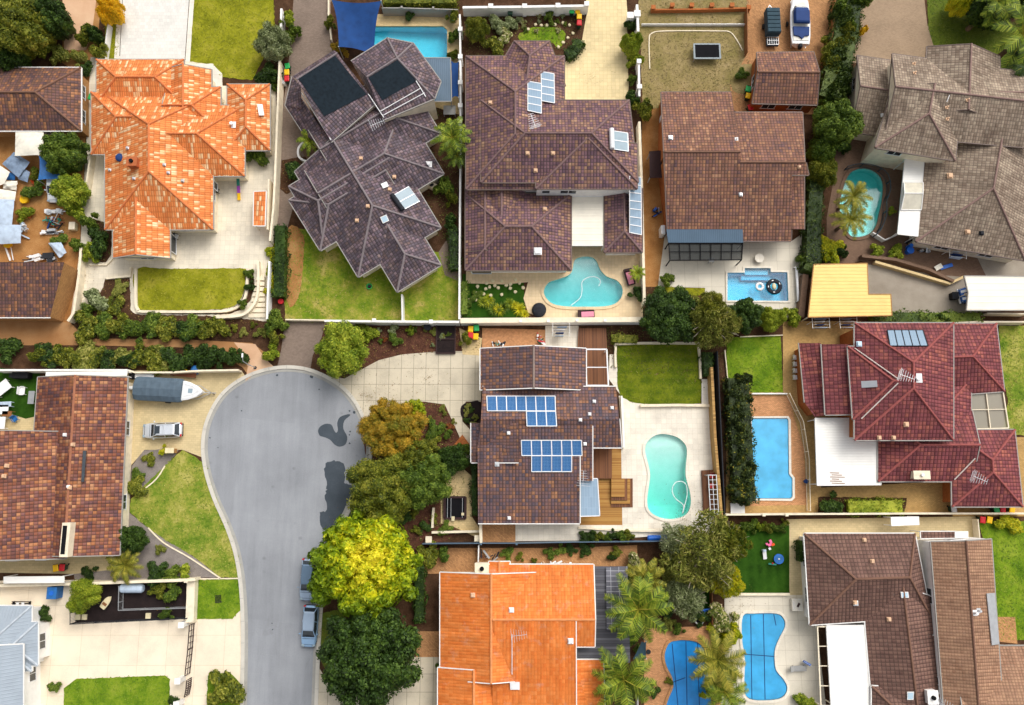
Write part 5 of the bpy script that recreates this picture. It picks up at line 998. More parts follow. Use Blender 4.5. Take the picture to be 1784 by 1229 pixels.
canopy('awning', 'white pergola roof with a peaked middle beside the teal pool', 'awning', [(1577, 276), (1610, 279), (1599, 412), (1564, 408)], 3.0, 'whitemetal', .12, 'all', 'gutterw', 'gutterw')
o = thing('skylight_roof', 'clear peaked skylight sitting on the white pergola roof', 'skylight', tuple(P(1590, 330, 3.0))); q = [P(1575, 318, 3.1), P(1608, 318, 3.1), P(1605, 366, 3.1), P(1570, 366, 3.1)]; r1, r2 = P(1576, 337, 3.9), P(1608, 337, 3.9); m = MB(); m.face([q[1], q[0], r1, r2]); m.face([q[3], q[2], r2, r1]); m.face([q[0], q[3], r1]); m.face([q[2], q[1], r2]); m.build('glazing', m_plain('opal sheet', hx('d5cfbd'), .3), o)
f = MB()
for a, b in ((q[0], q[1]), (q[1], q[2]), (q[2], q[3]), (q[3], q[0]), (r1, r2), (q[0], r1), (q[3], r1), (q[1], r2), (q[2], r2)): f.beam(a, b, .1, .1)
f.build('frame', M['gutterw'], o)
canopy('shed', 'yellow metal roofed shed with a stepped right end', 'shed', [(1418, 461), (1511, 459), (1513, 513), (1552, 513), (1554, 550), (1408, 553)], 2.7, 'yellowmetal', .15, (0, 1, 4, 5), 'cream', 'brick', [2.5, 2.5, 2.7, 2.7, 2.8, 2.8])
canopy('carport', 'cream metal carport roof over the blue and white van', 'carport', [(1680, 481), (1800, 482), (1800, 541), (1684, 541), (1687, 510)], 2.9, 'creammetal', .15, (0, 3), 'gutterw', 'gutterg')
canopy('veranda', 'slate blue sloping veranda roof on the rust brown house', 'veranda', [(1161, 400), (1294, 400), (1295, 423), (1164, 423)], 2.6, 'bluemetal', .1, (2, 3), 'charcoal', None, [2.95, 2.95, 2.5, 2.5])
def pergola(name, label, pts, z, mat, n, m_, bw=.1, bh=.16, roofm=None, nx=True):
    q = [P(a, b, z) for a, b in pts]; c = ctr(q); o = thing(name, label, 'pergola', (c.x, c.y, 0)); f = lambda u, v: (q[0] * (1 - u) + q[1] * u) * (1 - v) + (q[3] * (1 - u) + q[2] * u) * v
    a = MB()
    for i in range(4): a.beam(q[i], q[(i + 1) % 4], bw * 1.3, bh)
    a.build('frame', M[mat], o); a = MB()
    for i in range(1, n): a.beam(f(i / n, 0), f(i / n, 1), bw, bh * .8)
    for i in range(1, m_): a.beam(f(0, i / m_) + UP * .02, f(1, i / m_) + UP * .02, bw * .8, bh * .6)
    if a.F: a.build('rafters', M[mat], o)
    for p in q: MB().box((p.x, p.y, z / 2), (.1, .1, z)).build('post', M[mat], o)
    if roofm:
        r = MB(); r.face([p - UP * .14 for p in (q if (q[1] - q[0]).cross(q[2] - q[0]).z > 0 else q[::-1])]); r.build('glazing', roofm, o)
    return o
m_clear = NT('smoky clear sheet'); m_clear.fin((.022, .026, .026), .5, .2); m_clear.b.inputs['Alpha'].default_value = .82; m_clear = m_clear.m
m_opal = NT('grey opal sheet'); m_opal.fin(hx('9a9484'), .25, .5); m_opal.b.inputs['Alpha'].default_value = .8; m_opal = m_opal.m
pergola('pergola', 'black framed glazed pergola below the slate blue veranda', [(1165, 424), (1294, 424), (1292, 453), (1167, 454)], 2.4, 'dark', 7, 2, .08, .1, m_clear)
pergola('pergola', 'cream framed opal glazed pergola right of the red house', [(1688, 681), (1747, 681), (1757, 746), (1694, 748)], 2.7, 'cream', 2, 2, .1, .14, m_opal)
pergola('pergola', 'white open frame pergola over the brown deck above the solar house', [(1020, 609), (1057, 609), (1060, 672), (1022, 672)], 2.6, 'frame', 1, 2, .12, .16)
pergola('pergola', 'timber lattice pergola on the small deck right of the mint pool', [(1234, 828), (1248, 828), (1252, 896), (1238, 896)], 2.0, 'alu', 2, 8, .06, .06)
pergola('pergola', 'cream frame pergola beside the long white awning', [(1424, 1092), (1442, 1092), (1454, 1230), (1430, 1230)], 2.6, 'cream', 1, 4, .1, .14)
canopy('pergola', 'grey slatted pergola right of the orange roof', 'pergola', [(1035, 987), (1094, 987), (1098, 1155), (1004, 1152), (1004, 1128), (1036, 1128)], 2.6, 'greydeck', .08, (1, 2), 'charcoal', None, None, 'slats')
canopy('awning', 'translucent pale sheet on the slatted pergola', 'awning', [(1056, 989), (1093, 987), (1094, 1062), (1090, 1098), (1057, 1098)], 2.9, 'gridsheet', .03)
canopy('awning', 'blue grey awning between azure pool and white pierced wall', 'awning', [(740, 101), (785, 101), (787, 177), (755, 177)], 2.6, 'bluemetal', .08, (1, 2), 'gutterg', 'gutterg')
canopy('awning', 'glass roofed awning over the timber deck by the antenna', 'awning', [(1010, 834), (1041, 834), (1045, 899), (1010, 900)], 2.6, 'panelp', .06, (2,), 'frame', 'frame')
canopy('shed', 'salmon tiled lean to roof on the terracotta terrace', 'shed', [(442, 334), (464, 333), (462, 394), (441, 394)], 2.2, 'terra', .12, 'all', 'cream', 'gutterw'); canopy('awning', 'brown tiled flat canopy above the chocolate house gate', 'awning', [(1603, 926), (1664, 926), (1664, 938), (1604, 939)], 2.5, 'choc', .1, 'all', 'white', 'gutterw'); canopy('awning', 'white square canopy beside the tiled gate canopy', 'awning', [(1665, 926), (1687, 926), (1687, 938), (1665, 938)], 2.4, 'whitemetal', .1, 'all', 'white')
canopy('shed', 'small purple sheet roof leaning on the rust house wall', 'shed', [(1131, 264), (1154, 262), (1156, 310), (1132, 310)], 2.0, 'rattan', .08, 'all', 'gutterw')
canopy('awning', 'white awning behind the mottled house wall with two blue panes', 'awning', [(80, 648), (222, 647), (221, 655), (79, 657)], 2.4, 'whitemetal', .08, 'all', 'gutterw'); canopy('awning', 'white long roof sheet beside the yellow bin by the mottled house', 'awning', [(6, 1005), (112, 1004), (112, 1016), (6, 1017)], 2.2, 'whitemetal', .08, 'all', 'gutterw')
canopy('deck', 'brown timber deck beneath the white frame pergola', 'deck', [(1008, 572), (1056, 572), (1060, 672), (1022, 672), (1020, 612), (1006, 612)], .4, 'deck', .2); canopy('deck', 'brown raised deck under the glass awning', 'deck', [(1032, 781), (1066, 781), (1066, 834), (1032, 834)], .6, 'deck', .3)
canopy('deck', 'small dark deck right of the mint pool', 'deck', [(1222, 820), (1248, 818), (1254, 898), (1226, 898)], .3, 'deck', .2)
o = thing('deck_steps', 'chevron timber steps descending to the mint pool patio', 'steps', tuple(P(1085, 860)))
for i in range(4): MB().poly(pxs([(1064, 834 + 0 * i), (1102 - i * 5, 834), (1102 - i * 5, 884 - i * 6), (1064, 884 - i * 6)]), .0 + .14 * i, .14 * (i + 1)).build('step', M['deck' if i % 2 == 0 else 'decky'], o)
o = thing('garden_steps', 'white and brown garden steps beside the yellow shrubs', 'steps', tuple(P(455, 510)))
for i in range(8):
    y = 484 + i * 9; MB().poly(pxs([(450 - i * 2.2, y), (463, y), (463, y + 7), (448 - i * 2.2, y + 7)]), 0, .6 - .06 * i).build('step', M['cream'], o)
o = thing('garden_steps', 'brick steps climbing between garden beds left of the solar house', 'steps', tuple(P(790, 775)))
for i in range(4): MB().poly(pxs([(778 + i * 7, 790 - i * 8), (790 + i * 7, 806 - i * 8), (797 + i * 7, 798 - i * 8), (785 + i * 7, 782 - i * 8)]), 0, .15 + .1 * i).build('step', M['redbrick'], o)
# ---------------------------------------------------------------- vegetation
def ico(c, r, rng, sq=1.0):
    b = bmesh.new(); bmesh.ops.create_icosphere(b, subdivisions=2, radius=1)
    V = np.array([v.co for v in b.verts]); F = [[v.index for v in f.verts] for f in b.faces]; b.free()
    V = V * (1 + .16 * rng.standard_normal((len(V), 1))) * r; V[:, 2] *= sq
    return V + np.array(c), F
def unit(a): return a / np.maximum(1e-9, np.linalg.norm(a, axis=1, keepdims=True))
def leaves(rng, pos, nrm, size, aspect=.55, rnd=.7):
    n = len(pos); N = unit(nrm + rnd * rng.standard_normal((n, 3))); t = unit(np.cross(N, rng.standard_normal((n, 3)))); b = np.cross(N, t)
    l = (size * rng.uniform(.65, 1.35, (n, 1))); wd = l * aspect
    return np.stack([pos - t * l, pos + b * wd + N * l * .12, pos + t * l, pos - b * wd + N * l * .12], 1).reshape(-1, 3)
def lobe_points(rng, lobes, n, zmin=-.45):
    C = np.array([l[0] for l in lobes], float); Rr = np.array([l[1] for l in lobes], float)
    k = rng.choice(len(lobes), int(n * 2.2), p=Rr ** 2 / (Rr ** 2).sum()); d = unit(rng.standard_normal((len(k), 3)))
    d[:, 2] = np.where(d[:, 2] < zmin, -d[:, 2], d[:, 2]); p = C[k] + d * (Rr[k] * rng.uniform(.72, 1.08, len(k)))[:, None]
    dist = np.linalg.norm(p[:, None] - C[None], axis=2) / Rr[None]; dist[np.arange(len(k)), k] = 9
    ok = (dist.min(1) > .82) & (p[:, 2] > .02); return p[ok][:n], d[ok][:n]
def mk_mesh(name, parts, mat):
    m = MB()
    for V, F in parts: m.arr(V, F)
    o = m.build(name, mat, origin=(0, 0, 0)); return o
def quads(V): return [[i, i + 1, i + 2, i + 3] for i in range(0, len(V), 4)]
def crown_parts(seed, kind):
    rng = np.random.default_rng(seed)
    if kind == 'round': nl, lr, n, ls = 26, (.20, .32), 5200, .052
    elif kind == 'clump': nl, lr, n, ls = 24, (.17, .30), 6500, .038
    elif kind == 'shrub': nl, lr, n, ls = 11, (.2, .42), 1100, .10
    elif kind == 'ball': nl, lr, n, ls = 1, (.98, 1.0), 1500, .08
    elif kind == 'fine': nl, lr, n, ls = 24, (.14, .28), 4600, .066
    lobes = []
    for i in range(nl):
        a = rng.uniform(0, 2 * math.pi); q = math.sqrt(rng.uniform(0, 1)); r = rng.uniform(*lr); q *= (1 - r * .8) * (1.18 if kind == 'shrub' else 1)
        wob = 1 + (.2 if kind == 'shrub' else .12) * math.sin(3 * a + seed) + .08 * math.sin(5 * a + 2 * seed)
        z = .30 + .52 * math.sqrt(max(0, 1 - q * q)) + rng.uniform(-.14, .10)
        lobes.append(((q * math.cos(a) * wob, q * math.sin(a) * wob, z - r * .35), r))
    if kind == 'ball': lobes = [((0, 0, .5), .95)]
    elif kind != 'shrub': lobes += [((0, 0, .45), .5)] + [((.5 * math.cos(a), .5 * math.sin(a), .42), .36) for a in np.arange(0, 6.28, 1.05)]
    else: lobes += [((0, 0, .45), .5)]
    p, d = lobe_points(rng, lobes, n, -.3)
    parts = []
    asp, rnd = (.5, .65) if kind != 'fine' else (.22, 1.0)
    V = leaves(rng, p, d + np.array([0, 0, .35]), ls, asp, rnd); parts.append((V, quads(V)))
    if kind != 'fine':
        for c, r in lobes: parts.append(ico(c, r * .74, rng))
    return parts
def trunk_mb(h=.55, r=.05, seed=0, limbs=5):
    m = MB(); rg = random.Random(seed); m.tube([(0, 0, 0), (.02, .01, h * .5), (0, .02, h)], [r, r * .75, r * .55], 7)
    for i in range(limbs):
        a = i * 2 * math.pi / limbs + rg.uniform(-.4, .4); L = rg.uniform(.35, .6)
        m.tube([(0, .01, h * rg.uniform(.5, .95)), (.5 * L * math.cos(a), .5 * L * math.sin(a), h + .08), (L * math.cos(a), L * math.sin(a), h + .22)], [r * .45, r * .3, r * .12], 5)
    return m
PROTO = {}
def proto(kind, k):
    key = (kind, k)
    if key not in PROTO:
        if kind in ('shrub', 'ball'): PROTO[key] = mk_mesh('shrub', crown_parts(31 * k + len(kind), kind), M['l_mid'])
        elif kind in ('palm', 'spiky'): PROTO[key] = palm_proto(kind, k)
        else:
            r = thing('tree', 'x', 'tree'); c = mk_mesh('crown', crown_parts(17 * k + len(kind), kind), M['l_mid']); c.parent = r
            t = trunk_mb(seed=k, limbs=5)
            if kind == 'fine':
                rt = random.Random(k)
                for i in range(20):
                    a = i * 2.4 + rt.uniform(-.3, .3); L = rt.uniform(.4, .9); z1 = rt.uniform(.6, .85); t.tube([(0, 0, .4), (.45 * L * math.cos(a), .45 * L * math.sin(a), .66 * z1 + .1), (L * math.cos(a + .15), L * math.sin(a + .15), z1)], [.022, .014, .005], 5)
            t = t.build('trunk', M['paletrunk' if kind == 'fine' else 'trunk'], origin=(0, 0, 0)); t.parent = r; PROTO[key] = r
    return PROTO[key]
def palm_proto(kind, k):
    rng = np.random.default_rng(k + 5); V = []; nf = 16 if kind == 'palm' else 34
    rach = MB()
    for f in range(nf):
        a = f * 2.39996 + rng.uniform(-.2, .2); lift = (f / nf) ; L = rng.uniform(.85, 1.05) * (1 - .25 * lift)
        dr = np.array([math.cos(a), math.sin(a), 0]); sd_ = np.array([-math.sin(a), math.cos(a), 0]); pts = []
        for j in range(13):
            t = j / 12; pts.append(dr * L * (t * (1 - .12 * t * (1 - lift))) + np.array([0, 0, (.12 + .35 * lift) * math.sin(min(1, t * 1.4) * math.pi * .5) * (1 if kind == 'palm' else 2.2) - .34 * t * t * (1.15 - lift)]))
        if kind == 'palm':
            for j in range(1, 34):
                t = j / 34; i = min(int(t * 12), 11); p = pts[i] + (pts[i + 1] - pts[i]) * (t * 12 - i); fw = unit((pts[i + 1] - pts[i])[None])[0]
                ln = .17 * (math.sin(math.pi * (.12 + .82 * t)) ** .7) + .02
                for sg in (-1, 1):
                    dd = unit((sd_ * sg * .85 + fw * .6 + np.array([0, 0, -.25 + rng.uniform(-.2, .15)]))[None])[0] * ln * rng.uniform(.85, 1.1); wv = fw * .013
                    V += [p - wv, p + wv, p + dd + wv * .4, p + dd - wv * .4]
        else:
            for i in range(12):
                wd = sd_ * .045 * (1 - (i / 12) ** 2); w2 = sd_ * .045 * (1 - ((i + 1) / 12) ** 2); V += [pts[i] - wd, pts[i] + wd, pts[i + 1] + w2, pts[i + 1] - w2]
        if kind == 'palm': rach.tube([Vector(p) for p in pts[::3]], [.018, .014, .01, .007, .003], 4)
    V = np.array(V)
    if kind == 'spiky': return mk_mesh('plant', [(V, quads(V))], M['l_palm'])
    r = thing('palm_tree', 'x', 'palm'); c = mk_mesh('crown', [(V, quads(V))], M['l_palm']); c.parent = r; s_ = rach.build('frond_stems', M['l_palmy'], origin=(0, 0, 0)); s_.parent = r
    t = MB(); t.tube([(0, 0, -3.2), (.03, 0, -1.6), (0, 0, .02)], [.085, .06, .07], 9); q = t.build('trunk', M['trunk'], origin=(0, 0, 0)); q.parent = r
    return r
vcnt = [0]
def plant(px, py, rp, h, mat, kind, label, group=None, name=None, sq=1.0):
    vcnt[0] += 1; k = vcnt[0] % 3; rz = (vcnt[0] * 1.7) % 6.28
    pr = proto(kind, k); R_ = rp * MPP * (1.25 if kind == 'palm' else 1)
    if kind == 'palm':
        b = P(px, py, h); o = dup(pr, (b.x, b.y, h), rz, label, group, (R_, R_, R_), {'crown': M[mat]})
        for c in o.children:
            if c.name.startswith('trunk'): c.scale = (1, 1, h / R_ / 3.2)
        o.name = name or 'palm_tree'; return o
    b = P(px, py, h * .55)
    if kind in ('shrub', 'ball', 'spiky'):
        sq *= 1 + .25 * math.sin(vcnt[0] * 2.3); o = dup(pr, (b.x, b.y, 0), rz, label, group, (R_, R_ * sq, h if kind != 'spiky' else R_)); o.material_slots[0].link = 'OBJECT'; o.material_slots[0].material = M[mat]
        o.name = name or ('shrub' if kind != 'spiky' else 'strappy_plant'); o['category'] = 'shrub' if kind != 'spiky' else 'plant'; return o
    o = dup(pr, (b.x, b.y, 0), rz, label, group, (R_, R_ * sq, h), {'crown': M[mat]}); o.name = name or 'tree'; return o
def hedge(label, pts, wp, h, mat, dens=26, leaf=.13, name='hedge'):
    q = [P(a, b, h * .6) for a, b in pts]; q = [Vector((p.x, p.y, 0)) for p in q]; rng = np.random.default_rng(len(label)); wd = wp * MPP; pos = []; nr = []; core = MB()
    L = sum((b - a).length for a, b in zip(q, q[1:]))
    for a, b in zip(q, q[1:]):
        l = (b - a).length; d = (b - a).normalized(); sdv = Vector((-d.y, d.x, 0)); n = int(l * (wd + 2 * h) * dens)
        t = rng.uniform(-.03, 1.03, n); s_ = rng.uniform(-(wd / 2 + h), wd / 2 + h, n)
        for ti, si in zip(t, s_):
            bump = .16 * math.sin(ti * l * 2.1) + .13 * math.sin(ti * l * 4.7 + 1 + si * 2) + .1 * math.sin(si * 3.1 + ti * l) + rng.normal(0, .09)
            if abs(si) <= wd / 2: p = a + d * ti * l + sdv * si * (1 + bump * .5); z = h * (1 - .18 * (2 * si / wd) ** 2) + bump; nn = (sdv.x * si * .4, sdv.y * si * .4, 1)
            else: sg = 1 if si > 0 else -1; p = a + d * ti * l + sdv * sg * (wd / 2 + bump); z = max(.05, (h - (abs(si) - wd / 2)) * .95); nn = (sdv.x * sg, sdv.y * sg, .3)
            pos.append((p.x, p.y, z)); nr.append(nn)
        core.beam(a + UP * h * .43, b + UP * h * .43, wd * .86, h * .82)
    V = leaves(rng, np.array(pos), np.array(nr, float), leaf, .5, .6); m = MB(); m.arr(V, quads(V))
    c = core
    b0 = len(m.V); m.V += c.V; m.F += [[i + b0 for i in f] for f in c.F]; m.U += c.U; m.I += c.I
    return tag(m.build(name, M[mat]), label, 'hedge')
def hero(label, px, py, rp, h, mat, seed, nl, n, leaf, rosette=1, trunk='trunk', lr=(.15, .25), asp=.42):
    rng = np.random.default_rng(seed); R_ = rp * MPP; b = P(px, py, h * .55); o = thing('tree', label, 'tree', (b.x, b.y, 0)); lobes = []
    for i in range(nl):
        a = i * 2.39996 + rng.uniform(-.3, .3); q = math.sqrt((i + .5) / nl) * .97; r = rng.uniform(*lr); wob = 1 + .07 * math.sin(3 * a + seed) + .05 * math.sin(7 * a); q *= (1 - r * .7) * wob
        z = .34 + .48 * math.sqrt(max(0, 1 - min(1, q * q * 1.1))) + rng.uniform(-.07, .07); lobes.append(((q * math.cos(a), q * math.sin(a), z), r))
    big = lobes + [((.45 * math.cos(a), .45 * math.sin(a), .4), .4) for a in np.arange(0, 6.28, .9)] + [((0, 0, .45), .45)]
    p, d = lobe_points(rng, big, n, -.2); S3 = np.array([R_, R_, h]); off = np.array([b.x, b.y, 0]); parts = []
    p = p * S3; d = unit(d / S3)
    if rosette > 1:
        p = np.repeat(p, rosette, 0); d0 = np.repeat(d, rosette, 0); sp = unit(np.cross(d0, rng.standard_normal(d0.shape))); p = p + sp * leaf * .8; d = d0
        N = unit(d + .35 * rng.standard_normal(d.shape)); t = unit(sp + .35 * d); bb = np.cross(N, t); l = leaf * rng.uniform(.7, 1.3, (len(p), 1))
        V = np.stack([p - t * l, p + bb * l * asp, p + t * l - d * l * .2, p - bb * l * asp], 1).reshape(-1, 3)
    else: V = leaves(rng, p, d + np.array([0, 0, .3]), leaf, asp, .6)
    m = MB(); m.arr(V + off, quads(V))
    for c, r in big:
        Vc, F = ico(c, r * .78, rng); m.arr(Vc * S3 + off, F)
    m.build('crown', mat if not isinstance(mat, str) else M[mat], o)
    tm = trunk_mb(seed=seed); t = MB(); t.V = [(v[0] * R_ * .8 + b.x, v[1] * R_ * .8 + b.y, v[2] * h) for v in tm.V]; t.F, t.U, t.I = tm.F, tm.U, tm.I; t.build('trunk', M[trunk], o)
    return o
# hero trees of the cul-de-sac
def m_two_tone():
    t = NT('yellow topped leaves'); g_ = t.n('NewGeometry'); c = P(648, 975, 6); v = t.n('VectorMath', {'operation': 'DISTANCE'}, i0=g_.outputs['Position'], i1=tuple(c)).outputs['Value']
    f = t.math('ADD', t.math('MULTIPLY', v, -.145), t.math('MULTIPLY', t.math('SUBTRACT', t.noise(g_.outputs['Position'], .7, 4), .5), 1.1)); f = t.math('ADD', f, t.math('MULTIPLY', g_.outputs['Random Per Island'], .45))
    col = t.ramp(t.math('ADD', f, .71), [(.0, hx('5c760e')), (.22, hx('7e9412')), (.42, hx('a8b416')), (.6, hx('cec81a')), (.85, hx('f0e238'))])
    t.fin(col, .5, .25); tr = t.n('BsdfTranslucent', Color=col); mx = t.n('MixShader', i0=.15, i1=t.b.outputs[0], i2=tr.outputs[0]); t.set(t.out.inputs[0], mx.outputs[0]); return t.m
hero('large tree with lemon yellow new growth overhanging the parked cars', 637, 984, 92, 8.0, m_two_tone(), 3, 60, 2600, .26, 6, lr=(.12, .2))
hero('dense dark green rounded tree beside the lower kerb', 645, 1142, 86, 8.0, 'l_dark', 8, 70, 9500, .17, 1, lr=(.10, .17), asp=.6)
hero('amber and ochre tree at the right of the turning circle', 686, 748, 58, 5.5, 'l_amber', 5, 44, 9000, .12, 1, lr=(.13, .22)); hero('olive puffy tree overhanging the wet asphalt', 668, 852, 62, 6, 'l_olive', 6, 34, 9000, .13, 1, 'paletrunk', (.15, .26)); hero('green puffy tree beside the sandstone court', 738, 838, 50, 5.5, 'l_mid', 9, 30, 7000, .13, 1, 'paletrunk', (.15, .26))
hero('yellowish olive small tree between the puffy trees', 716, 795, 36, 5, 'l_olive', 12, 24, 4500, .12, 1, 'trunk', (.16, .26)); hero('bright green lumpy tree above the turning circle', 597, 612, 50, 5, 'l_bright', 14, 20, 7000, .13, 1, 'trunk', (.2, .32)); hero('yellow green feathery tree beside the amber tree', 722, 715, 22, 4, 'l_yg', 15, 16, 2500, .10)
hero('big olive tree filling the upper left corner', 38, 48, 62, 7, 'l_olive', 21, 46, 9000, .16, 1); hero('dark olive tree right of the corner tree', 92, 34, 34, 6, 'l_dark', 22, 26, 4500, .15, 1)
hero('dark green spreading tree below the rust house patio', 1165, 552, 54, 5, 'l_dark', 23, 44, 8500, .15, 1); hero('dark green tree beside the blue rectangular pool', 1297, 550, 32, 4.5, 'l_dark', 24, 26, 4500, .14, 1); hero('round green tree left of the taupe house', 1456, 218, 46, 5.5, 'l_mid', 25, 40, 8000, .15, 1)
hero('bushy tree with reddish tips beside the white marquee', 112, 268, 42, 4.5, 'l_mid', 26, 30, 6000, .14, 1); hero('green tree along the junk yard fence', 124, 335, 34, 4, 'l_bright', 27, 26, 4500, .13, 1)
T = plant
T(20, 95, 34, 5, 'l_dark', 'round', 'dark tree at the left edge under the corner tree'); T(1240, 562, 52, 6, 'l_dry', 'fine', 'brown green wispy tree right of the spreading dark tree'); T(1238, 545, 34, 5.5, 'l_olive', 'clump', 'olive tree crown behind the wispy tree')
T(478, 76, 36, 4, 'l_grey', 'clump', 'grey green tree at the right edge of the yellow lawn'); T(192, 20, 25, 4, 'l_gold', 'clump', 'golden yellow tree beside the white driveway'); T(1345, 556, 24, 3, 'l_bright', 'clump', 'yellow green tree right of the blue rectangular pool')
T(1225, 968, 66, 5.5, 'l_dry', 'fine', 'tangled brown green tree above the lower right lawn'); T(1265, 945, 40, 5, 'l_olive', 'fine', 'feathery tree at the corner of the deep green turf'); T(1262, 1010, 34, 4, 'l_yg', 'fine', 'yellowish wispy tree left of the deep green turf'); T(1180, 945, 34, 4, 'l_grey', 'fine', 'grey twiggy tree beside the blue tank'); T(1195, 1040, 38, 3.5, 'l_grey', 'fine', 'pale grey wispy tree over the small turf')
T(146, 1037, 28, 4, 'l_bright', 'clump', 'bright green tree at the left end of the black mulch bed'); T(830, 52, 25, 3.5, 'l_olive', 'clump', 'olive tree in the top corner of the flower garden'); T(1432, 265, 28, 4, 'l_mid', 'clump', 'green tree below the round tree by the taupe house'); T(1434, 300, 30, 4, 'l_olive', 'clump', 'olive tree left of the teal pool')
T(1672, 6, 24, 4, 'l_yg', 'clump', 'yellow green tree at the top above the shaded lawn'); T(1722, 14, 44, 5, 'l_dark', 'round', 'dark tree in the shade at the upper right'); T(1770, -5, 40, 6, 'l_dark', 'round', 'dark tree at the very top right corner')
T(232, 940, 26, 3, 'l_dark', 'round', 'dark green small tree on gravel beside the mottled house'); T(788, 803, 28, 3, 'l_dark', 'round', 'dark shaded tree beside the brick garden steps'); T(1100, 78, 22, 3.5, 'l_bright', 'clump', 'bright green tree in the white walled driveway bed')
# palms
for a in ((540, 246, 24, 2.6, 'l_palm', 'short palm in the curved white planter'), (788, 240, 36, 5, 'l_palm', 'tall palm over the white pierced wall'), (797, 272, 24, 3.5, 'l_mid', 'lower palm below the tall palm by the pierced wall'), (1487, 342, 30, 4.5, 'l_palmy', 'upper yellowish palm leaning over the teal pool'), (1481, 382, 33, 4, 'l_palmy', 'lower yellowish palm at the foot of the teal pool'),
          (1112, 1062, 54, 5, 'l_palm', 'large feathery palm right of the slatted pergola'), (1087, 1185, 52, 4.5, 'l_palm', 'large palm beside the lower orange roof corner'), (1250, 1150, 46, 4.5, 'l_palmy', 'palm between the two blue covered pools'), (1262, 1205, 36, 3.5, 'l_palm', 'small palm at the bottom between the covered pools'), (1125, 1010, 34, 3.5, 'l_palmy', 'yellowish palm above the large feathery palm'),
          (1782, 62, 60, 6, 'l_palm', 'big palm on the right edge beside the taupe house'), (1735, 2, 46, 6, 'l_palm', 'big palm at the top over the shaded lawn'), (1790, 118, 46, 5, 'l_dark', 'dark palm on the right edge below the big palm'), (218, 985, 30, 1.6, 'l_palmy', 'yellow green sprawling palm on the gravel bed'), (1110, 476, 15, 1.6, 'l_bright', 'tiny bright palm behind the angled pink lounger')):
    T(*a[:5], 'palm', a[5])
# hedges
hedge('tall leafy hedge between boat yard paving and taupe driveway', [(1480, -10), (1472, 60), (1456, 130), (1444, 175)], 48, 2.4, 'l_hedge2', 30, .15)
hedge('narrow green hedge between white concrete patio and palms', [(1420, 315), (1416, 390), (1414, 462), (1408, 475)], 28, 2.2, 'l_hedge2', 36); hedge('long dark clipped hedge beside the covered sky blue pool', [(1284, 660), (1290, 760), (1297, 874)], 40, 2.0, 'l_hedge', 34, .13)
hedge('green hedge along the back of the red house', [(1518, 553), (1600, 555), (1705, 556)], 20, 1.6, 'l_mid', 36); hedge('dark narrow hedge at the left edge of the patchy lawn', [(489, 395), (489, 460), (487, 518)], 20, 1.5, 'l_dark', 40); hedge('dark hedge on the right edge of the patchy lawn', [(790, 402), (792, 470)], 17, 1.6, 'l_dark', 40)
hedge('dark green curved hedge at the flower garden tip', smooth_loop([(986, 98), (1000, 90), (1008, 72)], 3, False), 20, 1.0, 'l_dark', 44); hedge('dark hedge strip above the azure pool fence', [(668, 4), (795, 4)], 16, 2, 'l_olive', 36); hedge('narrow dark hedge against the left wall of the solar house', [(826, 790), (826, 850), (828, 898)], 9, 1.4, 'l_dark', 44)
hedge('dark clipped hedge strip left of the orange roof', [(731, 985), (731, 1082)], 16, 1.2, 'l_dark', 44); hedge('green hedge strip on white wall right of the stone path garden', [(809, 492), (809, 548)], 12, 1.2, 'l_mid', 44); hedge('row of bright shrubs clipped along the red house garden bed', [(1478, 884), (1570, 883)], 24, 1.1, 'l_bright', 44); hedge('dark planter hedge beside the chocolate house wall', [(1394, 942), (1394, 978)], 9, 1.2, 'l_dark', 44)
hedge('dark ivy strip in the shade right of the dark green lawn', [(1232, 615), (1234, 655)], 18, 1.2, 'l_dark', 44); hedge('leafy border along the cream wall top of the dark lawn', [(1065, 590), (1110, 592)], 16, .9, 'l_olive', 40)
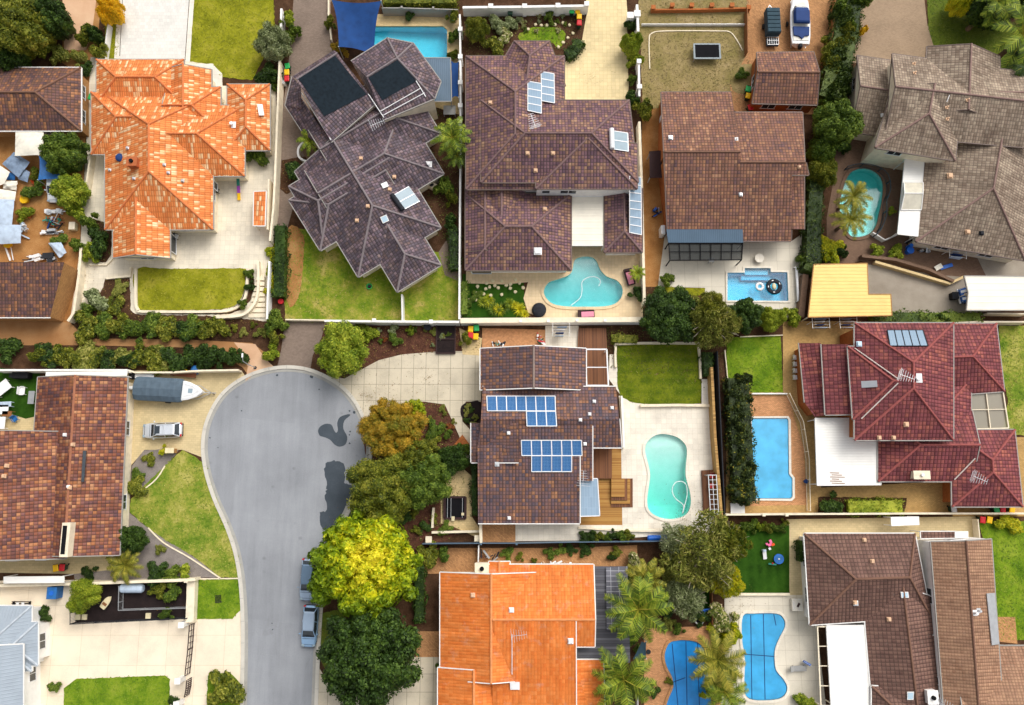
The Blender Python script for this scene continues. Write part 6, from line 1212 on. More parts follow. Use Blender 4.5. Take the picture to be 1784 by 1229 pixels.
# single shrubs
for a in ((150, 63, 22, 2.2, 'l_olive', 'olive shrub left of the golden tree'), (172, 92, 18, 2, 'l_olive', 'olive shrub beside the white driveway fence'), (102, 97, 18, 1.6, 'l_dry', 'brown green shrub at the end of the pink driveway'), (137, 100, 20, 1.6, 'l_dry', 'dry round shrub above the dirt strip'), (166, 62, 15, 2.4, 'l_dark', 'dark shrub below the golden tree'), (148, 120, 13, 1.2, 'l_dark', 'dark low shrub behind the upper left hip roof'),
          (503, 34, 18, 2.2, 'l_bright', 'bright shrub on the low white wall stub'), (510, 58, 14, 2, 'l_mid', 'green shrub below the bright shrub by the wall stub'), (466, 128, 22, 2, 'l_dark', 'dark shrub below the grey green tree'), (492, 70, 16, 2, 'l_mid', 'green shrub right of the grey green tree'), (448, 272, 18, 1.8, 'l_mid', 'round green shrub under the small terracotta roof'), (476, 150, 10, 1, 'l_mid', 'small green shrub above the white boundary wall'),
          (156, 388, 18, 2.2, 'l_mid', 'green shrub beside the terracotta house wall'), (174, 424, 22, 2, 'l_dark', 'dark shrub in the cream edged pocket'), (158, 442, 18, 1.8, 'l_bright', 'lime shrub in the cream edged pocket'), (62, 305, 13, 1.4, 'l_olive', 'olive shrub between the grey tarp and blue tarp'), (58, 334, 18, 1.4, 'l_mid', 'green shrub beside the orange kayak in the junk yard'), (42, 374, 17, 1.4, 'l_bright', 'bright shrub beside the yellow tub in the junk yard'), (101, 421, 16, .9, 'l_mid', 'low shrub between the white scrap heaps'), (133, 428, 13, 1.6, 'l_mid', 'green shrub beside the cream box at the yard fence'), (132, 372, 18, 2.4, 'l_bright', 'bright shrub at the foot of the junk yard tree'),
          (166, 522, 22, 1.8, 'l_grey', 'grey green shrub at the corner of the terrace bed'), (152, 540, 16, 1.4, 'l_mid', 'green shrub at the lower left terrace corner'), (207, 500, 16, .6, 'l_dry', 'low dry plants in the terrace bed'), (205, 530, 16, .7, 'l_olive', 'low olive plants in the terrace bed'), (186, 535, 18, 1.1, 'l_olive', 'olive shrub beside the terrace lawn border'), (434, 476, 9, .9, 'l_mid', 'small shrub at the lawn end of the garden steps'), (436, 500, 10, .9, 'l_dark', 'dark shrub in the curve of the steps wall'), (424, 530, 11, .9, 'l_mid', 'green shrub at the rounded lawn corner'),
          (482, 562, 19, 1.8, 'l_mid', 'green shrub beside the driveway mouth'), (478, 590, 15, 1.4, 'l_olive', 'olive shrub along the driveway mouth'), (473, 618, 17, 1.6, 'l_bright', 'bright shrub at the kerb beside the driveway mouth'), (12, 610, 22, 1.6, 'l_dark', 'dark shrub at the left end of the footpath'),
          (592, 82, 20, 1.6, 'l_amber', 'amber shrub at the tip of the blue shade sail'), (520, 303, 26, 1.8, 'l_dark', 'dark shrub beside the grey brown driveway bend'), (772, 326, 18, 2, 'l_mid', 'green shrub right of the askew house'), (786, 345, 16, 2.2, 'l_olive', 'olive shrub on the white pierced wall'), (784, 388, 14, 1.8, 'l_dark', 'dark shrub above the narrow lawn hedge'), (712, 25, 11, 1.2, 'l_dark', 'small dark shrub at the azure pool head'), (790, 30, 14, 2, 'l_olive', 'olive shrub at the pool corner by the white wall'), (793, 62, 12, 1.5, 'l_mid', 'green shrub along the azure pool side'), (790, 95, 11, 1.5, 'l_olive', 'olive shrub at the pool awning corner'), (1014, 79, 8, .9, 'l_mid', 'small clipped ball at the flower garden tip'),
          (862, 80, 18, 1.4, 'l_olive', 'olive shrub against the violet roof'), (870, 42, 20, 1.4, 'l_grey', 'silvery shrub in the flower garden'), (893, 40, 15, 1, 'l_grey', 'small silvery shrub beside the silvery shrub'), (880, 66, 16, 1, 'l_flower', 'white flowering shrub in the flower garden'), (958, 28, 13, 1.2, 'l_mid', 'green shrub at the white piered wall'), (574, 40, 12, 1.4, 'l_olive', 'olive shrub left of the blue shade sail'),
          (1100, 45, 13, 1.5, 'l_dark', 'dark shrub by the white garden wall'), (1105, 106, 16, 2, 'l_bright', 'lime shrub below the bright driveway tree'), (1103, 138, 10, 1.2, 'l_mid', 'small shrub between wall and beige driveway'), (1099, 172, 16, 2, 'l_dark', 'dark shrub at the lower end of the beige driveway'), (1120, 190, 20, 2.4, 'l_olive', 'olive shrub between violet house and rust house'),
          (1112, 512, 14, 1.2, 'l_dark', 'dark shrub right of the turquoise pool paving'), (1162, 486, 15, 1.2, 'l_mid', 'teardrop shrub at the white concrete corner'), (1292, 128, 12, 1, 'l_mid', 'shrub beside the brick garage bed'), (1503, 54, 10, 1.6, 'l_gold', 'yellow shrub on the taupe driveway edge'), (1468, 250, 20, 2, 'l_dark', 'dark shrub between round tree and taupe house'), (1448, 432, 24, 1.6, 'l_yg', 'yellow green shrub above the yellow shed'), (1466, 440, 14, 1.4, 'l_dark', 'dark shrub at the yellow shed corner'), (1529, 438, 15, 1.2, 'l_bright', 'lime shrub above the brown sloping wall'), (1563, 440, 13, 1.2, 'l_bright', 'lime shrub beside the blue gas bottle'), (1553, 368, 9, 1, 'l_bright', 'small shrub right of the teal pool railing'), (1400, 452, 13, 1.6, 'l_mid', 'shrub at the foot of the narrow green hedge'),
          (644, 583, 14, 1.2, 'l_bright', 'lime shrub in the bed above the concrete driveway'), (628, 570, 12, 1, 'l_olive', 'olive shrub beside the lumpy bright tree'), (687, 592, 12, 1, 'l_mid', 'green shrub near the timber garden beds'), (714, 576, 8, .8, 'l_bright', 'tiny lime shrub by the front wall'), (812, 590, 15, 1.4, 'l_olive', 'olive shrub left of the four bins'), (685, 574, 10, .8, 'l_grey', 'pale shrub beneath the front white wall'), (755, 748, 17, 1, 'l_mid', 'green shrub in the mulch beside the curved path'), (780, 756, 11, .8, 'l_mid', 'small green shrub at the curved path edge'), (808, 782, 13, 1, 'l_mid', 'shrub at the top of the brick steps'), (752, 772, 18, 1, 'l_olive', 'olive shrub below the mulch bed shrub'),
          (1450, 882, 21, 1.6, 'l_dark', 'dark clipped ball shrub in the red house bed'), (1382, 552, 15, 1.6, 'l_bright', 'lime shrub left of the brick clothes court'), (1110, 985, 20, 2, 'l_flower', 'flowering shrub above the slatted pergola corner'), (1256, 1078, 24, 2, 'l_flower', 'white flowering shrub left of the blue hourglass pool'), (1275, 1108, 17, 2, 'l_yg', 'yellow green shrub at the hourglass pool edge'), (1092, 1012, 22, 1.6, 'l_mid', 'green shrub over the pergola edge'), (1100, 1110, 22, 1.4, 'l_mid', 'green shrub below the large feathery palm'), (1135, 1205, 13, 1, 'l_dark', 'dark potted shrub on salmon paving'), (1165, 1188, 7, .5, 'l_olive', 'tiny shrub on the salmon paving'), (1400, 1222, 16, 1.2, 'l_bright', 'lime shrub at the bottom beside the long white awning'),
          (300, 1000, 17, 1.5, 'l_mid', 'green shrub at the right end of the gravel bed'), (270, 997, 19, 1.5, 'l_dark', 'dark ball shrub on the gravel bed'), (322, 996, 13, 1.3, 'l_bright', 'lime shrub at the wall end of the gravel bed'), (279, 956, 11, .6, 'l_dry', 'dry tuft on the gravel'), (236, 846, 18, .9, 'l_olive', 'olive shrub at the upper gravel bed end'), (287, 786, 10, .9, 'l_yg', 'yellow shrub at the tip of the front lawn'), (262, 800, 14, .5, 'l_olive', 'low olive plants on the upper gravel'), (240, 828, 11, .6, 'l_mid', 'small green plant on the upper gravel'), (154, 1000, 15, 1, 'l_dark', 'dark shrub by the mottled house side path'), (301, 1034, 17, 1.2, 'l_mid', 'green shrub in the black mulch bed'), (276, 1030, 13, 1, 'l_olive', 'olive shrub beside the pale blue tank'), (288, 1070, 14, 1, 'l_mid', 'green shrub at the railing of the mulch bed'), (94, 1198, 10, .7, 'l_mid', 'green potted shrub on the peach driveway'), (390, 1206, 29, 1.6, 'l_olive', 'olive shrub spreading on the lower kerb lawn'), (303, 1222, 13, 1.2, 'l_dark', 'dark shrub at the bottom lawn corner'), (77, 1070, 11, 1, 'l_dark', 'dark potted shrub at the grey roof corner'),
          (745, 966, 20, 1.2, 'l_olive', 'olive shrub right of the lemon yellow tree'), (772, 965, 16, 1.2, 'l_mid', 'green shrub below the dark bed'), (768, 1158, 9, .8, 'l_mid', 'small shrub at the orange roof notch'), (775, 920, 14, .8, 'l_mid', 'low green plants below the sandstone court'), (1368, 912, 8, .7, 'l_olive', 'small weed at the turf corner'), (1760, 912, 18, 1, 'l_yg', 'yellow green shrub on the right lawn edge'), (1726, 1040, 8, .5, 'l_yg', 'tiny yellow shrub on the right lawn'), (1640, 556, 14, 1.6, 'l_dark', 'dark shrub on top of the red house hedge')):
    T(*a[:5], 'shrub', a[5])
# rows of look-alike shrubs
rg = random.Random(5)
for i in range(13): T(150 + i * 19 + rg.uniform(-4, 4), 570 + rg.uniform(-5, 5), rg.uniform(19, 27), rg.uniform(1.1, 1.7), rg.choice(['l_olive', 'l_mid', 'l_dark', 'l_olive']), 'shrub', 'green shrub in the row above the footpath', 'shrubs above the footpath')
for i in range(7): T(385 + i * 13 + rg.uniform(-4, 4), 573 + rg.uniform(-8, 10), rg.uniform(6, 10), rg.uniform(.4, .8), rg.choice(['l_olive', 'l_dry', 'l_grey']), 'shrub', 'small sparse shrub at the right end of the footpath bed', 'sparse shrubs in the footpath bed')
for i in range(18): T(62 + i * 20.5 + rg.uniform(-4, 4), 624 + rg.uniform(-4, 4), rg.uniform(20, 26) * (1 if i < 15 else .75), rg.uniform(1.2, 1.8), rg.choice(['l_olive', 'l_mid', 'l_dark', 'l_dry', 'l_olive']), 'shrub', 'shrub in the hedge row below the footpath', 'shrubs below the footpath')
for i in range(15): T(1478 - i * 2.6 + rg.uniform(-20, 20), 5 + i * 13, rg.uniform(15, 24), rg.uniform(2.4, 3.2), rg.choice(['l_mid', 'l_olive', 'l_hedge2', 'l_mid']), 'shrub', 'bushy shrub growing out of the tall hedge by the boat yard', 'shrubs in the tall boat yard hedge')
for i in range(9): T(1285 + i * 1.4 + rg.uniform(-9, 9), 662 + i * 26, rg.uniform(13, 19), rg.uniform(2.2, 2.6), 'l_hedge', 'shrub', 'dark shrub bulging from the clipped hedge by the covered pool', 'shrubs in the clipped pool hedge')
for x, y in ((476, 436), (476, 449), (474, 469), (473, 484), (470, 506)): T(x, y, 12, .8, 'l_yg', 'shrub', 'yellow green shrub spilling over the garden steps wall', 'yellow shrubs beside the garden steps')
for i in range(6): T(1296 + i * 13, 919 + rg.uniform(-3, 3), rg.uniform(9, 13), 1, rg.choice(['l_bright', 'l_mid', 'l_olive']), 'shrub', 'bright shrub along the wall above the deep green turf', 'shrubs above the deep green turf')
for i in range(7): T(1018 + i * 13, 934 + rg.uniform(-3, 3), rg.uniform(8, 12), 1, rg.choice(['l_mid', 'l_dark', 'l_olive']), 'shrub', 'green shrub between patio wall and blue grey fence', 'shrubs south of the pale patio')
for i in range(5): T(818 + i * 8, 524 + rg.uniform(-8, 8), 9, .5, 'l_mid', 'shrub', 'small ground plant in the stepping stone garden', 'ground plants by the stepping stones')
for i in range(9): T(842 + i * 9, 538 + rg.uniform(-14, 12), rg.uniform(12, 18), .8, rg.choice(['l_bright', 'l_yg', 'l_mid']), 'spiky', 'strappy lime plant left of the turquoise pool', 'strappy plants beside the turquoise pool')
for i in range(8): T(rg.uniform(735, 790), rg.uniform(712, 745), rg.uniform(5, 8), .4, rg.choice(['l_dry', 'l_red', 'l_olive']), 'shrub', 'small dry plant in the mulch island by the curved path', 'dry plants in the mulch island')
for i in range(12): T(rg.uniform(650, 790), rg.uniform(568, 606), rg.uniform(4, 8), .4, rg.choice(['l_dry', 'l_red', 'l_mid', 'l_grey']), 'shrub', 'small plant in the mulch bed above the concrete driveway', 'small plants in the long mulch bed')
for i in range(9): T(rg.uniform(640, 760), rg.uniform(885, 935), rg.uniform(7, 13), .6, rg.choice(['l_dry', 'l_dark', 'l_olive']), 'shrub', 'low plant in the mulch under the olive trees', 'low plants under the olive trees')
for i in range(10): T(rg.uniform(880, 1090), rg.uniform(955, 978), rg.uniform(6, 12), .7, rg.choice(['l_mid', 'l_dark', 'l_olive']), 'shrub', 'small shrub in the narrow strip above the orange roof', 'shrubs in the strip above the orange roof')
for i in range(14): T(rg.uniform(1100, 1235), rg.uniform(960, 1120), rg.uniform(10, 20), 1, rg.choice(['l_mid', 'l_dark', 'l_olive', 'l_dry']), 'shrub', 'tangled shrub in the overgrown garden above the salmon paving', 'overgrown garden shrubs')
for i in range(6): T(1246 + rg.uniform(-8, 22), 1095 + i * 22, rg.uniform(12, 18), 1.2, rg.choice(['l_mid', 'l_yg', 'l_olive']), 'shrub', 'shrub in the planted strip between the covered pools', 'shrubs between the covered pools')
for i in range(6): T(806 + rg.uniform(0, 28), 708 + i * 6, 6, .4, rg.choice(['l_dry', 'l_dark']), 'shrub', 'dark plant in the small round bed beside the solar house', 'plants in the small round bed')
for i in range(12): T(rg.uniform(910, 1000), rg.uniform(28, 60), rg.uniform(4, 7), .4, rg.choice(['l_flower', 'l_grey', 'l_mid']), 'shrub', 'small flowering clump in the white piered garden', 'flowering clumps in the garden')
for k_, o_ in PROTO.items(): drop(o_)
# grass blades on the lawns, leaf litter and low growth in the beds (stuff)
def scatter(poly, dens, rng):
    x0, x1 = min(p.x for p in poly), max(p.x for p in poly); y0, y1 = min(p.y for p in poly), max(p.y for p in poly); out = []
    for x, y in zip(rng.uniform(x0, x1, int((x1 - x0) * (y1 - y0) * dens)), rng.uniform(y0, y1, int((x1 - x0) * (y1 - y0) * dens))):
        if in_loop(Vector((x, y, 0)), poly): out.append((x + rng.normal(0, .06), y + rng.normal(0, .06)))
    return np.array(out).reshape(-1, 2)
GC = {'lawnA': ['6a7014', '84881c', '9a9a28', 'aaa440'], 'lawnB': ['4f6a18', '6a8222', '8a9036', 'aea05c'], 'lawnJ': ['4f6c1c', '6f8828', '979a40', 'b4ac5e'], 'lawnH': ['46560e', '586a14', '6c7818', '808626'], 'lawnG': ['4a6a14', '61801a', '799222', '8d9c34'], 'lawnE': ['44581c', '5c6c22', '6f7a2c', '7c8434'], 'lawnD': ['6e6a34', '85784a', '98865c', 'b5a07c']}
for i_, (nm, pts_, mt_, z_) in enumerate(SOFT):
    rng = np.random.default_rng(i_); poly = [Vector((p.x, p.y, 0)) for p in pxs(pts_)]
    if nm == 'lawn' and mt_ in GC:
        q = scatter(poly, 16, rng)
        if not len(q): continue
        q = np.repeat(q, 2, 0) + rng.normal(0, .05, (len(q) * 2, 2)); P3 = np.column_stack([q, np.full(len(q), z_ + .03)])
        V = leaves(rng, P3, np.tile([0, 0, 1.0], (len(q), 1)), .085, .4, .5); m = MB(); m.arr(V, quads(V)); tag(m.build('grass', m_leaf('blades ' + mt_ + str(i_), [sc(hx(c), .8) for c in GC[mt_]], .5, .5, trans=0)), kind='stuff')
    elif nm == 'garden_bed' and mt_ in ('soil', 'mulch'):
        q = scatter(poly, 9, rng)
        if not len(q): continue
        P3 = np.column_stack([q, z_ + rng.uniform(.02, .14, len(q))]); V = leaves(rng, P3, np.tile([0, 0, 1.0], (len(q), 1)), .10, .5, .6); m = MB(); m.arr(V, quads(V)); tag(m.build('ground_cover', M[('l_litter', 'l_bedgreen')[i_ % 2]]), kind='stuff')
rng = np.random.default_rng(99); q = []
for x, y, r, n in ((690, 720, 70, 260), (640, 690, 40, 120), (600, 950, 60, 160), (560, 1100, 30, 90), (740, 660, 60, 90), (1190, 905, 50, 120), (1225, 880, 30, 60), (110, 400, 40, 120), (300, 1020, 60, 60), (790, 850, 30, 80), (1290, 1055, 40, 70), (1030, 130, 40, 60), (150, 480, 30, 70), (1440, 470, 40, 60), (250, 860, 40, 60)):
    for k in range(n): a = rng.uniform(0, 6.28); d = r * abs(rng.normal(0, .6)); p = P(x + d * math.cos(a), y + d * math.sin(a)); q.append((p.x, p.y, rng.uniform(.14, .17)))
V = leaves(rng, np.array(q), np.tile([0, 0, 1.0], (len(q), 1)), .055, .5, .3); m = MB(); m.arr(V, quads(V)); tag(m.build('leaf_litter', M['l_litter']), kind='stuff')
# ---------------------------------------------------------------- vehicles, boats, bins, furniture and small things
def m_paint(name, c):
    t = NT(name); n = t.noise(t.obj(), 3, 4); col = t.ramp(n, [(.3, sc(c, .93)), (.7, c)]); t.fin(col, .25, .5, .35)
    t.b.inputs['Coat Weight'].default_value = .6; t.b.inputs['Coat Roughness'].default_value = .08; return t.m
def car(label, px, py, rz, paint, kind='hatch', roof=None, L=4.4, W=1.78, group=None):
    p = P(px, py, .7); o = thing('parked_car', label, 'car', (p.x, p.y, .035), rz, group); x0 = Vector(o.location); wagon = kind == 'wagon'
    class LB(MB):
        def build(s, name, mat, parent=None, **k):      # local coordinates: the car's own frame
            s.V = [(v[0] + x0.x, v[1] + x0.y, v[2] + x0.z) for v in s.V]; return MB.build(s, name, mat, parent or o, **k)
    h = L / 2; w_ = W / 2; m = LB(); rings = []
    for y, ww, zb, zt in ((-h, .62, .42, .82), (-h + .1, .86, .28, .95), (-h + .5, .97, .22, 1.0), (-h + 1.1, 1, .2, .98), (0, 1, .2, .96), (h - 1.45, 1, .2, .96), (h - 1.0, .99, .22, .92), (h - .45, .93, .25, .84), (h - .12, .78, .3, .74), (h, .5, .42, .64)):
        a = w_ * ww; rings.append([Vector(q) for q in ((-a * .9, y, zb), (-a, y, zb + .2), (-a * .99, y, (zb + zt) / 2 + .1), (-a * .92, y, zt - .04), (-a * .55, y, zt), (a * .55, y, zt), (a * .92, y, zt - .04), (a * .99, y, (zb + zt) / 2 + .1), (a, y, zb + .2), (a * .9, y, zb))])
    m.loft(rings); m.build('body', paint, smooth=True, sub=1)
    c0, c1 = h - 1.15, (-h + .22 if wagon or kind == 'hatch' else -h + .6); t0, t1 = c0 - .75, c1 + (.42 if wagon or kind == 'hatch' else .75); b_, tp = w_ * .90, w_ * .68; zr = 1.46
    rect = lambda y0, y1, a, z, f: [Vector(q) for q in ((-a * f, y0, z), (a * f, y0, z), (a, (y0 * .75 + y1 * .25), z), (a, (y0 * .25 + y1 * .75), z), (a * f, y1, z), (-a * f, y1, z), (-a, (y0 * .25 + y1 * .75), z), (-a, (y0 * .75 + y1 * .25), z))]
    m = LB(); m.loft([rect(c0, c1, b_, .92, .9), rect(t0, t1, tp, zr, .92)]); m.build('window_glass', M['glass'])
    m = LB(); m.loft([rect(t0 + .06, t1 - .06, tp + .04, zr - .05, .93), rect(t0 + .02, t1 - .02, tp + .02, zr, .93), rect(t0 - .1, t1 + .1, tp * .85, zr + .05, .95)]); m.build('roof_panel', roof or paint, smooth=False, bevel=.02)
    m = LB()
    for sx in (-1, 1):
        m.beam((sx * b_ * .9, c0, .94), (sx * tp * .95, t0, zr - .01), .07, .06); m.beam((sx * b_ * .9, c1, .94), (sx * tp * .95, t1, zr - .01), .09, .06); m.beam((sx * b_ * 1.01, (c0 + c1) / 2, .94), (sx * tp * 1.02, (t0 + t1) / 2, zr - .01), .06, .08)
    m.build('pillars', paint)
    m = LB(); m.box((0, c0 - .02, .97), (W * .7, .05, .03)); m.beam((-.35, c0 - .12, 1.03), (.1, c0 - .2, 1.12), .03, .02); m.beam((.05, c0 - .12, 1.03), (.5, c0 - .2, 1.12), .03, .02); m.build('wipers', M['dark'])
    m = LB(); m.beam((-w_ * .78, h - .95, .945), (w_ * .78, h - .95, .945), .025, .02); m.beam((-w_ * .55, h - .3, .80), (w_ * .55, h - .3, .80), .025, .02); m.build('panel_gap', M['dark'])
    if kind == 'wagon':
        m = LB(); m.poly([(-tp * .7, -.05), (tp * .7, -.05), (tp * .7, .6), (-tp * .7, .6)], zr + .045, zr + .065); m.build('sunroof', M['glass'])
        m = LB()
        for sx in (-1, 1): m.tube([(sx * tp * .93, t0 - .2, zr + .1), (sx * tp * .93, t1 + .2, zr + .1)], .025)
        for y in (.55, -.5): m.beam((-tp * .93, y, zr + .13), (tp * .93, y, zr + .13), .035, .03)
        m.build('roof_rack', M['alu'])
    for sx in (-1, 1):
        for y in (h - .82, -h + .85):
            t = LB(); t.loft([[Vector((sx * (w_ - .2) + dx, y + r * math.cos(a), .31 + r * math.sin(a))) for a in [k * math.pi / 9 for k in range(18)]] for dx, r in ((-.11, .27), (-.09, .31), (.09, .31), (.11, .27))]); q = t.build('wheel', M['tyre'])
            t = LB(); t.loft([[Vector((sx * (w_ - .2 + .115), y + .19 * math.cos(a), .31 + .19 * math.sin(a))) for a in [k * math.pi / 7 for k in range(14)]], [Vector((sx * (w_ - .2 + .125), y + .17 * math.cos(a), .31 + .17 * math.sin(a))) for a in [k * math.pi / 7 for k in range(14)]]]); t.build('rim', M['alu'], q)
        t = LB(); t.box((sx * w_ * .66, h - .2, .74), (.34, .22, .12), sx * -.35); t.build('headlight', M['collector'], bevel=.03)
        t = LB(); t.box((sx * w_ * .74, -h + .09, .86), (.26, .16, .14), sx * .2); t.build('tail_light', M['plred'], bevel=.02)
        t = LB(); t.box((sx * (w_ + .1), c0 - .32, 1.0), (.18, .12, .12)); t.build('side_mirror', paint, bevel=.03)
    t = LB(); t.box((0, -h + .03, .5), (W * .8, .1, .16)); t.box((0, h - .02, .42), (W * .7, .08, .14)); t.build('bumper', M['charcoal'], bevel=.02)
    return o
silver, ice, paleblue, whitep = m_paint('silver paint', hx('dfe4ea')), m_paint('ice blue paint', hx('9cc0e4')), m_paint('pale blue silver paint', hx('a8bcd2')), m_paint('white car paint', hx('eef2f4'))
car('silver wagon with roof rack and sunroof on the tan driveway', 283, 750, R(92), silver, 'wagon', None, 4.6, 1.84)
car('light blue hatchback parked by the kerb beside the dark green tree', 540, 1091, R(180 - 2), ice, 'hatch', paleblue, 4.5, 1.8)
car('pale blue car half hidden beneath the lemon yellow tree', 537, 1010, R(180 - 2), paleblue, 'hatch', m_paint('blue grey paint', hx('6e88a0')), 4.6, 1.8)
car('white old car half under the blue tarp in the junk yard', 95, 326, R(180), whitep, 'hatch', None, 4.0, 1.6)
class Loc:
    """collects parts in a thing's own frame, then turns and places it"""
    def __init__(s, name, label, cat, at, rz=0, group=None, z=0.0):
        p = P(*at, z); s.o = thing(name, label, cat, (p.x, p.y, z), rz, group)
    def part(s, name, mat, fn, parent=None, **k):
        m = MB(); fn(m); l = s.o.location; m.V = [(v[0] + l.x, v[1] + l.y, v[2] + l.z) for v in m.V]
        return m.build(name, M[mat] if isinstance(mat, str) else mat, parent or s.o, **k)
def hull(L, W, z0, z1, flat=.9):
    def f(m):
        rg_ = []
        for t, k in ((0, .86), (.15, .97), (.4, 1), (.62, .96), (.8, .78), (.92, .48), (1, .06)):
            y = -L / 2 + L * t; a = W / 2 * k; zz = z0 + (.25 * max(0, t - .6)); rg_.append([Vector(q) for q in ((-a * .35, y, zz), (-a * .92, y, z0 + .45 * (z1 - z0) + .1), (-a, y, z1 + .1 * t), (-a * .85, y, z1 + .06 + .1 * t), (a * .85, y, z1 + .06 + .1 * t), (a, y, z1 + .1 * t), (a * .92, y, z0 + .45 * (z1 - z0) + .1), (a * .35, y, zz))])
        m.loft(rg_)
    return f
def trailer(b, L, W, tongue=1.5, mat='steel'):
    def f(m):
        for sx in (-1, 1): m.beam((sx * W * .36, -L / 2, .45), (sx * W * .3, L / 2 - .8, .45), .08, .1); m.beam((sx * W * .3, L / 2 - .8, .45), (0, L / 2 + tongue * .55, .45), .07, .09)
        m.beam((0, L / 2 - .4, .45), (0, L / 2 + tongue, .45), .09, .09)
        for y in (-L / 3, 0, L / 4): m.beam((-W * .36, y, .45), (W * .36, y, .45), .07, .07)
    b.part('trailer_frame', mat, f)
    for sx in (-1, 1): b.part('wheel', 'tyre', lambda m: m.loft([[Vector((sx * (W * .5 + .02) + dx, -.3 + .32 * math.cos(a), .34 + .32 * math.sin(a))) for a in [k * math.pi / 8 for k in range(16)]] for dx in (-.1, .1)]))
    b.part('jockey_wheel', 'tyre', lambda m: m.tube([(.12, L / 2 + tongue - .3, .1), (.12, L / 2 + tongue - .3, .6)], .05))
# boat under a slate cover, bow to the right
b = Loc('boat', 'white boat on a trailer under a ribbed slate blue cover on the tan driveway', 'boat', (302, 682), R(-93), None, .03)
L_, W_ = 8.0, 2.65; b.part('hull', 'plwhite', hull(L_, W_, .5, 1.35)); trailer(b, L_, W_, 1.2)
def cov(m):
    rg_ = []; n = 15
    for i in range(n):
        t = i / (n - 1); y = -L_ / 2 + .15 + 5.5 * t; a = W_ / 2 * (1.05 if .05 < t < .95 else .98); s_ = .05 * (1 if i % 4 == 0 else 0); zt = 2.1 + s_ - .25 * abs(t - .5)
        rg_.append([Vector(q) for q in ((-a, y, 1.1), (-a * .98, y, 1.5), (-a * .6, y, zt - .15), (0, y, zt), (a * .6, y, zt - .15), (a * .98, y, 1.5), (a, y, 1.1))])
    m.loft(rg_)
b.part('cover', m_plain('slate boat cover', hx('52626f'), .7, .15, 2), cov); b.part('outboard_motor', 'plwhite', lambda m: m.box((0, -L_ / 2 - .25, 1.2), (.4, .6, .7)), bevel=.1); b.part('bow_rail', 'alu', lambda m: m.tube([(-.7, 2.0, 1.75), (-.5, 2.9, 1.8), (0, 3.7, 1.82), (.5, 2.9, 1.8), (.7, 2.0, 1.75)], .025)); b.part('hatch', 'collector', lambda m: m.box((0, 2.6, 1.5), (.5, .5, .05)))
# motor boat with navy canopy, bow up
b = Loc('boat', 'white motor boat with a navy canopy parked above the brick garage', 'boat', (1387, 42), R(-2), None, .03)
L_, W_ = 7.2, 2.5; b.part('hull', 'plwhite', hull(L_, W_, .4, 1.4)); trailer(b, L_, W_, .9)
b.part('deck', m_plain('cream deck', hx('e6e2d6'), .6), lambda m: m.poly([(-.95, -3.2), (.95, -3.2), (1.0, .2), (.6, 2.0), (-.6, 2.0), (-1.0, .2)], 1.42, 1.55))
def cano(m):
    m.loft([[Vector(q) for q in ((-a, y, 1.9), (-a * .8, y, z), (a * .8, y, z), (a, y, 1.9))] for y, a, z in ((-1.2, 1.0, 2.2), (-1.0, 1.05, 2.35), (.3, 1.05, 2.4), (.9, .9, 2.2))])
b.part('canopy', 'navy', cano, bevel=.06); b.part('stern_cover', 'navy', lambda m: m.poly([(-.95, -2.6), (-.3, -2.75), (.1, -3.1), (.4, -2.7), (.95, -2.6), (1.0, -1.45), (-1.0, -1.45)], 1.5, 1.75)); b.part('windscreen', 'glass', lambda m: m.loft([[Vector(q) for q in ((-.95, .9, 1.55), (-.7, 1.5, 1.55), (.7, 1.5, 1.55), (.95, .9, 1.55))], [Vector(q) for q in ((-.9, .7, 2.05), (-.6, 1.1, 2.05), (.6, 1.1, 2.05), (.9, .7, 2.05))]])); b.part('hatch', 'glass', lambda m: m.cyl((0, 2.6, 1.56), .2, .04, 14)); b.part('bow_rail', 'alu', lambda m: m.tube([(-1, .8, 1.8), (-.8, 2.2, 1.9), (0, 3.5, 1.95), (.8, 2.2, 1.9), (1, .8, 1.8)], .03)); b.part('outboard_motor', 'charcoal', lambda m: m.box((0, -3.8, 1.1), (.4, .5, .8)), bevel=.1)
b = Loc('camper_trailer', 'dark green black box trailer parked left of the motor boat', 'trailer', (1341, 52), R(0), None, .03)
b.part('body', 'tealdk', lambda m: m.box((0, .3, 1.1), (1.7, 3.4, 1.2)), bevel=.08)
b.part('lid', 'tealdk', lambda m: [m.box((0, -1.1 + i * .55, 1.74), (1.6, .45, .08)) for i in range(6)], bevel=.02); b.part('drawbar', 'steel', lambda m: (m.beam((-.6, 2.0, .5), (0, 3.1, .5), .08, .08), m.beam((.6, 2.0, .5), (0, 3.1, .5), .08, .08))); b.part('cage', 'steel', lambda m: [m.beam((-.7 + i * .28, -2.6, .9), (-.7 + i * .28, -1.5, .9), .04, .04) for i in range(6)] + [m.beam((-.7, y, .92), (.7, y, .92), .05, .05) for y in (-2.6, -2.05, -1.5)]); b.part('floor', 'charcoal', lambda m: m.box((0, -2.05, .5), (1.5, 1.1, .15)))
for sx in (-1, 1): b.part('wheel', 'tyre', lambda m: m.loft([[Vector((sx * .92 + dx, .2 + .32 * math.cos(a), .34 + .32 * math.sin(a))) for a in [k * math.pi / 8 for k in range(16)]] for dx in (-.1, .1)]))
